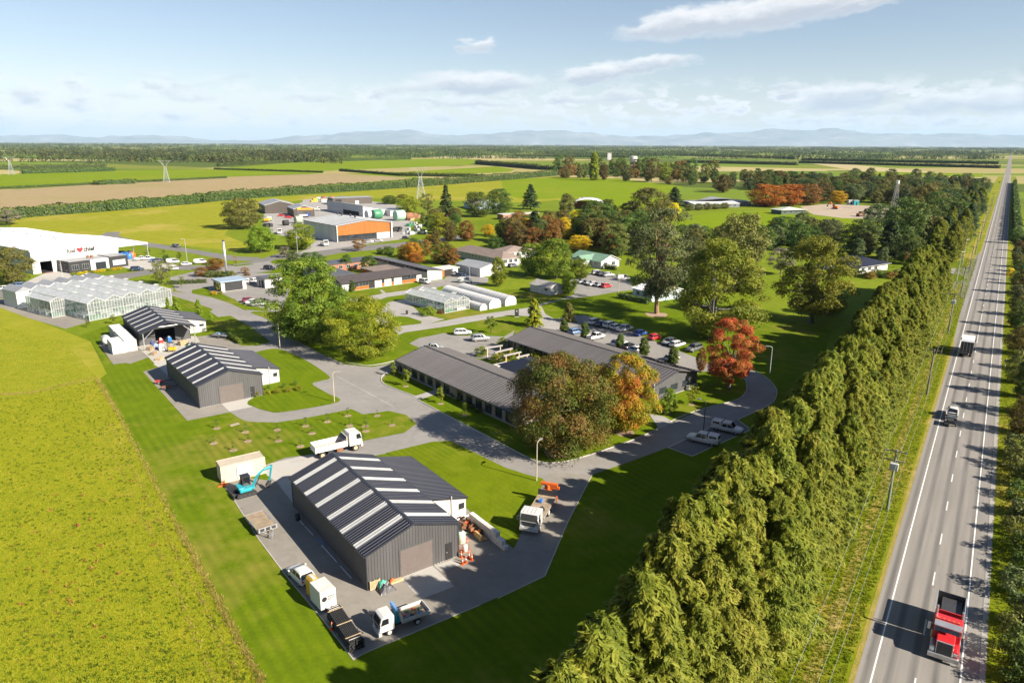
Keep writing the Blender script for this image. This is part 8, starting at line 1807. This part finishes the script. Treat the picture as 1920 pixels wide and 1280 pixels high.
for k in range(7):
 a,b=k/7,(k+1)/7;wa,wb=2-1.3*a,2-1.3*b
 for sx,sy,ex_,ey in ((-1,-1,1,-1),(1,-1,1,1),(1,1,-1,1),(-1,1,-1,-1)):mm.tube((sx*wa,sy*wa,a*hh_),(ex_*wb,ey*wb,b*hh_),.045,.045,4);mm.tube((ex_*wa,ey*wa,a*hh_),(sx*wb,sy*wb,b*hh_),.045,.045,4)
mm.obj('frame',M_galv,fm);MB().tube((0,0,hh_),(0,0,hh_+2.4),1.2,1.2,14).obj('drum',M_white,fm)
# signs
p_=G(*zgl(1690,548));sg=thing('park_sign','upright black sign board with small white mark beside the park road','sign',(p_.x,p_.y,.01),deg(10));MB().box(-.55,-.1,0,.55,.1,2.2).obj('board',M_black,sg);MB().box(-.12,-.11,1.5,.12,-.102,1.9).obj('mark',M_white,sg);MB().box(-.65,-.25,0,.65,.25,.12).obj('foot',M_conc,sg)
p_=G(*z5(1412,768));sg=thing('verge_post','white marker post with dark sign on the far highway verge','sign',(p_.x,p_.y,.01),RU);MB().tube((0,0,0),(0,0,2.3),.06,.06,8).obj('post',M_white,sg);MB().box(-.04,-.3,1.6,.0,.3,2.2).obj('plate',M_steel,sg)
p_=G(*zgl(170,515));sg=thing('bollard_box','small grey service box beside the glasshouse yard','service box',(p_.x,p_.y,.01));MB().box(-.3,-.25,.1,.3,.25,1.2).obj('cabinet',M_steel,sg);MB().box(-.35,-.3,0,.35,.3,.1).obj('plinth',M_conc,sg)
# depot stock: drums, tanks, reels
zj=zi
for i,(p,r_,m_,lb) in enumerate(((zi(1555,415),3.0,M_green,'dark green tank drum right of the white depot wall'),(zi(1470,415),2.8,M_greyw,'pale striped tank drum behind the cedar warehouse roof'),(zi(1845,435),3.2,plain('pale_green_tank',(.30,.50,.36),.5),'large pale green drum lying on its side in the depot'),(zi(1960,430),2.4,M_rust,'rust brown drum reels beside the pale green drum'),(zi(550,470),2.2,plain('olive_tank',(.28,.33,.24),.6),'olive grey tank behind the yellow green tree'),(zi(385,500),1.6,M_rubber,'black dome tank in the depot yard'))):
 g=G(*p);t=thing('storage_drum',lb,'tank',(g.x,g.y,.02),deg(40));MB().lathe([(r_*.9,-r_),(r_,-r_*.9),(r_,r_*.9),(r_*.9,r_),(0,r_)],20,(0,0,r_),'X').obj('shell',m_,t,True);MB().lathe([(0,-r_-.02),(r_*.86,-r_-.02),(r_*.86,-r_)],20,(0,0,r_),'X').obj('end_plate',m_,t)
COLS=(M_white,M_orange,M_blue,M_steel,M_whitep,M_green,M_galv,M_yellow,M_redp)
def crate_pile(n,fn,name,cat,label,group,sz,seed,mats=COLS):
 r_=random.Random(seed)
 for i in range(n):
  g=fn(r_);s=r_.uniform(.6,1.4)*sz;t=thing(name,label,cat,(g.x,g.y,.02),r_.uniform(0,3),group)
  o=MB().box(-s/2,-s*.35,0,s/2,s*.35,s*.6).obj('body',mats[r_.randrange(len(mats))],t);MB().box(-s*.42,-s*.3,s*.6,s*.42,s*.3,s*.72).obj('lid',mats[r_.randrange(len(mats))],t)
crate_pile(26, lambda r_:G(*zi(700+420*r_.random(),150+50*r_.random())),'depot_crate','crate','coloured crate or machine among the stock at the back of the depot yard','stock at the back of the depot yard',3.0,1)
crate_pile(34, lambda r_:G(*zs(1500+190*r_.random(),360+80*r_.random())),'pipe_fitting_bin','bin','bin of green and grey fittings in the stock yard right of the cedar warehouse','fittings in the stock yard',1.7,2,(M_green,M_galv,M_greyw,M_white,M_galv))
crate_pile(16, lambda r_:G(*zs(1520+100*r_.random(),300+35*r_.random())),'cable_reel','reel','brown reel in the row behind the stock yard','brown reels in the depot',2.4,3,(M_brick,M_rust,M_tan))
crate_pile(8, lambda r_:G(*zs(460+50*r_.random(),370+20*r_.random())),'dark_crate','crate','black crate stacked at the left edge of the depot yard','black crates in the depot',2.2,4,(M_rubber,M_steel))
crate_pile(10, lambda r_:G(*zs(1425+70*r_.random(),385+35*r_.random())),'steel_bundle','steel','dark steel bundle beside the cedar fence','steel bundles by the cedar fence',2.4,5,(M_rubber,M_steel))
for i in range(9):
 g=G(*z40(905+22*i%110,405+(i%3)*8));t=thing('plastic_drum','blue plastic tank stored under the warehouse canopy' if i!=4 else 'orange plastic tank under the warehouse canopy','tank',(g.x,g.y,.02),0,'blue tanks under the canopy' if i!=4 else None);MB().lathe([(1.2,0),(1.3,.2),(1.3,1.8),(.9,2.3),(0,2.4)],16).obj('shell',M_blue if i!=4 else M_orange,t,True);MB().lathe([(.3,2.35),(.3,2.5),(0,2.5)],10).obj('lid',M_steel,t)
g=G(*zs(920,525));t=thing('truck','white delivery truck beside the concrete wall of the cedar warehouse','truck',(g.x,g.y,.02),deg(-60));cabover(t,0,2.3,1.8,2.0,.9);MB().box(-5,-1.1,1.0,-.1,1.1,1.2).obj('deck',M_galv,t)
for x in (-4,1.0):
 for s in (-1,1):wheel(t,x,s*1.05,.48,.25)
g=G(*zs(578,435));t=thing('truck','white truck parked left of the yellow green tree in the depot','truck',(g.x,g.y,.02),deg(-70));cabover(t,0,2.3,1.8,2.0,.9);MB().box(-5,-1.1,1.0,-.1,1.1,2.2).obj('box_body',M_whitep,t)
for x in (-4,1.0):
 for s in (-1,1):wheel(t,x,s*1.05,.48,.25)
for i,(p,lb) in enumerate(((zs(860,262),'white dropside truck beside the lettered depot shed'),(zs(780,310),'blue cabbed tractor truck before the lettered depot shed'),(zs(500,340),'yellow and white truck behind the spreading olive tree'))):
 g=G(*p);t=thing('truck',lb,'truck',(g.x,g.y,.02),deg(10+40*i));cabover(t,0,2.3,1.8,2.0,.9,M_cab if i!=1 else PC['blue']);MB().box(-6,-1.2,1.0,-.1,1.2,2.0).obj('deck',M_whitep if i!=2 else M_yellow,t)
 for x in (-4.6,1.0):
  for s in (-1,1):wheel(t,x,s*1.05,.48,.25)
# diggers on the dirt lot
for i,(p,lb,an) in enumerate((((1565,392),'orange digger with raised arm on the dirt lot',2.4),((1612,406),'rusty small digger in the middle of the dirt lot',.4),((1662,402),'red and orange digger at the right end of the dirt lot',3.0))):
 g=G(*p);t=thing('digger',lb,'excavator',(g.x,g.y,.03),an);k_=1.5
 for s in (-1,1):MB().box(-2.0,s*1.2-.3,0,2.0,s*1.2+.3,.9).obj('track',M_rubber,t)
 o=MB().box(-2.0,-1.3,1.0,1.2,1.3,2.2).obj('house',M_orange if i!=1 else M_rust,t);MB().box(.0,.2,2.2,1.4,1.3,3.3).obj('cab',M_glass,t);MB().tube((1.2,-.3,1.8),(3.6,-.3,5.0),.35,.3,4).tube((3.6,-.3,5.0),(5.6,-.3,2.6),.28,.2,4).obj('boom',M_orange if i!=1 else M_rust,t);MB().box(5.2,-.8,1.6,6.2,.2,2.6).obj('bucket',M_steel,t)
for i,(p,m_) in enumerate(((z9(1268,308),M_greyw),(z9(1288,309),M_teal))):g=G(*p);t=thing('site_cabin',('grey' if i==0 else 'teal')+' portable cabin beside the yellow ball tree','cabin',(g.x,g.y,.03));MB().box(-2,-1.5,0,2,1.5,3.6).obj('wall',m_,t);MB().box(-2.2,-1.7,3.6,2.2,1.7,3.8).obj('roof',M_whitep,t);plate(t,'door',M_dark,-.5,.5,.05,2.2,-1.5)
# cows on the paddock
def cow(g,an,m_):
 t=thing('cow','brown or white cow in the small herd on the paddock','cow',(g.x,g.y,.02),an,'cattle on the paddock')
 mb=MB().loft([[(x,r_*math.cos(a)*w,z+r_*math.sin(a)) for a in [i*math.pi/4 for i in range(8)]] for x,z,r_,w in ((-1.1,1.05,.1,1),(-1.0,1.05,.38,.8),(-.3,.98,.45,.85),(.5,1.0,.43,.8),(.9,1.15,.3,.75),(1.2,1.3,.2,.8),(1.45,1.25,.19,.8),(1.75,1.05,.11,.9))])
 for x in (-.8,.6):
  for s in (-1,1):mb.tube((x,s*.25,.8),(x+.05,s*.25,.35),.14,.08,6);mb.tube((x+.05,s*.25,.35),(x,s*.25,0),.07,.07,6)
 mb.obj('body',m_,t,True)
M_cow=plain('brown_hide',(.13,.055,.03),.8);M_cow2=plain('pale_hide',(.55,.48,.40),.8)
for i in range(11):cow(G(*zt(1045+i*9+rs.uniform(-2,2),138+rs.uniform(-2,3))),rs.uniform(0,6.28),M_cow if i%3 else M_cow2)
# ------------------------------------------------------------------ rough grass
def tufts(name,label,P,size,hgt,mat,seed,blades=3):
 rng=np.random.default_rng(seed);n=len(P);B=np.repeat(P,blades,0);k=len(B)
 a=rng.uniform(0,6.283,k);ln=rng.normal(0,.45,(k,2));w=np.repeat(size*rng.uniform(.6,1.3,n),blades);h_=np.repeat(hgt*rng.uniform(.5,1.3,n),blades)
 o=rng.normal(0,.35,(k,2))*w[:,None];tx,ty=np.cos(a)*w*.5,np.sin(a)*w*.5
 V=np.empty((k,3,3));V[:,0]=np.stack([B[:,0]+o[:,0]-tx,B[:,1]+o[:,1]-ty,np.full(k,.005)],1);V[:,1]=np.stack([B[:,0]+o[:,0]+tx,B[:,1]+o[:,1]+ty,np.full(k,.005)],1);V[:,2]=np.stack([B[:,0]+o[:,0]+ln[:,0]*h_,B[:,1]+o[:,1]+ln[:,1]*h_,h_],1)
 tn=np.repeat(np.clip(np.repeat(rng.uniform(0,1,n),blades)+rng.normal(0,.1,k),0,1),3)
 ob=link(name,npmesh(name,V.reshape(-1,3),np.arange(k*3).reshape(-1,3),LM[mat],tn)); return tag(ob,label,'grass',kind='stuff')
MEAD2=[(-60,600),(120,640),(180,706),(215,760),(330,985),(492,1284),(500,1330),(-80,1330)]
tufts('meadow_grass','rough yellow green meadow grass on the left',scatter_px(MEAD2,75000,21),.09,.12,'meadow',31,4)
tufts('meadow_grass','taller clumps in the rough meadow',scatter_px(MEADOW,2200,24),.16,.22,'clump',35,8)
def along(pts,n,seed,w):
 rng=np.random.default_rng(seed);W_=[G(*p) for p in pts];i=rng.integers(0,len(W_)-1,n);t=rng.random(n);a=np.array([[v.x,v.y] for v in W_]); return a[i]+(a[i+1]-a[i])*t[:,None]+rng.normal(0,w,(n,2))
tufts('straw_grass','pale straw coloured grass along the ragged meadow edge',np.concatenate([along([(182,710),(222,775),(332,985),(410,1130),(494,1284)],2600,41,.22),along([(205,790),(290,960),(370,1110),(455,1284)],380,42,.15),along([(190,800),(262,960),(335,1110),(405,1284)],260,43,.15),along([(-40,742),(60,736),(180,708)],600,44,.5)]),.09,.22,'straw',36,4)
q=scatter_px([(150,880),(260,900),(320,1060),(260,1200),(40,1210),(20,1000)],60,22);tufts('dock_weeds','reddish dock weeds dotted through the meadow',q,.2,.35,'dock',32,5)
rg=np.random.default_rng(23);n_=26000;al_=30+330*rg.random(n_)**1.7
of_n=rg.uniform(-11,-5,n_);q=np.stack([RD.x*al_+RN.x*of_n,RD.y*al_+RN.y*of_n],1);tufts('verge_grass','long grass on the near highway verge',q,.10,.26,'vergegrass',33,4)
of_n=5.3+rg.random(n_)**.8*6.5;q=np.stack([RD.x*al_+RN.x*of_n,RD.y*al_+RN.y*of_n],1);tufts('verge_grass','long grass on the far highway verge',q,.10,.26,'vergegrass',34,4)
# ------------------------------------------------------------------ haze
hz,hnt,hout=newmat('air_haze')
vol=hnt.new('ShaderNodeVolumePrincipled');vol.inputs['Color'].default_value=(.55,.77,1.0,1);vol.inputs['Density'].default_value=2.0e-5;vol.inputs['Anisotropy'].default_value=.0
hnt.l.new(vol.outputs[0],hout.inputs['Volume'])
hb=MB().box(-95000,-5000,-3,95000,95000,1600).obj('haze',hz);tag(hb,'thin blue haze over the far plain and mountains','haze',kind='stuff');hb.display_type='WIRE'
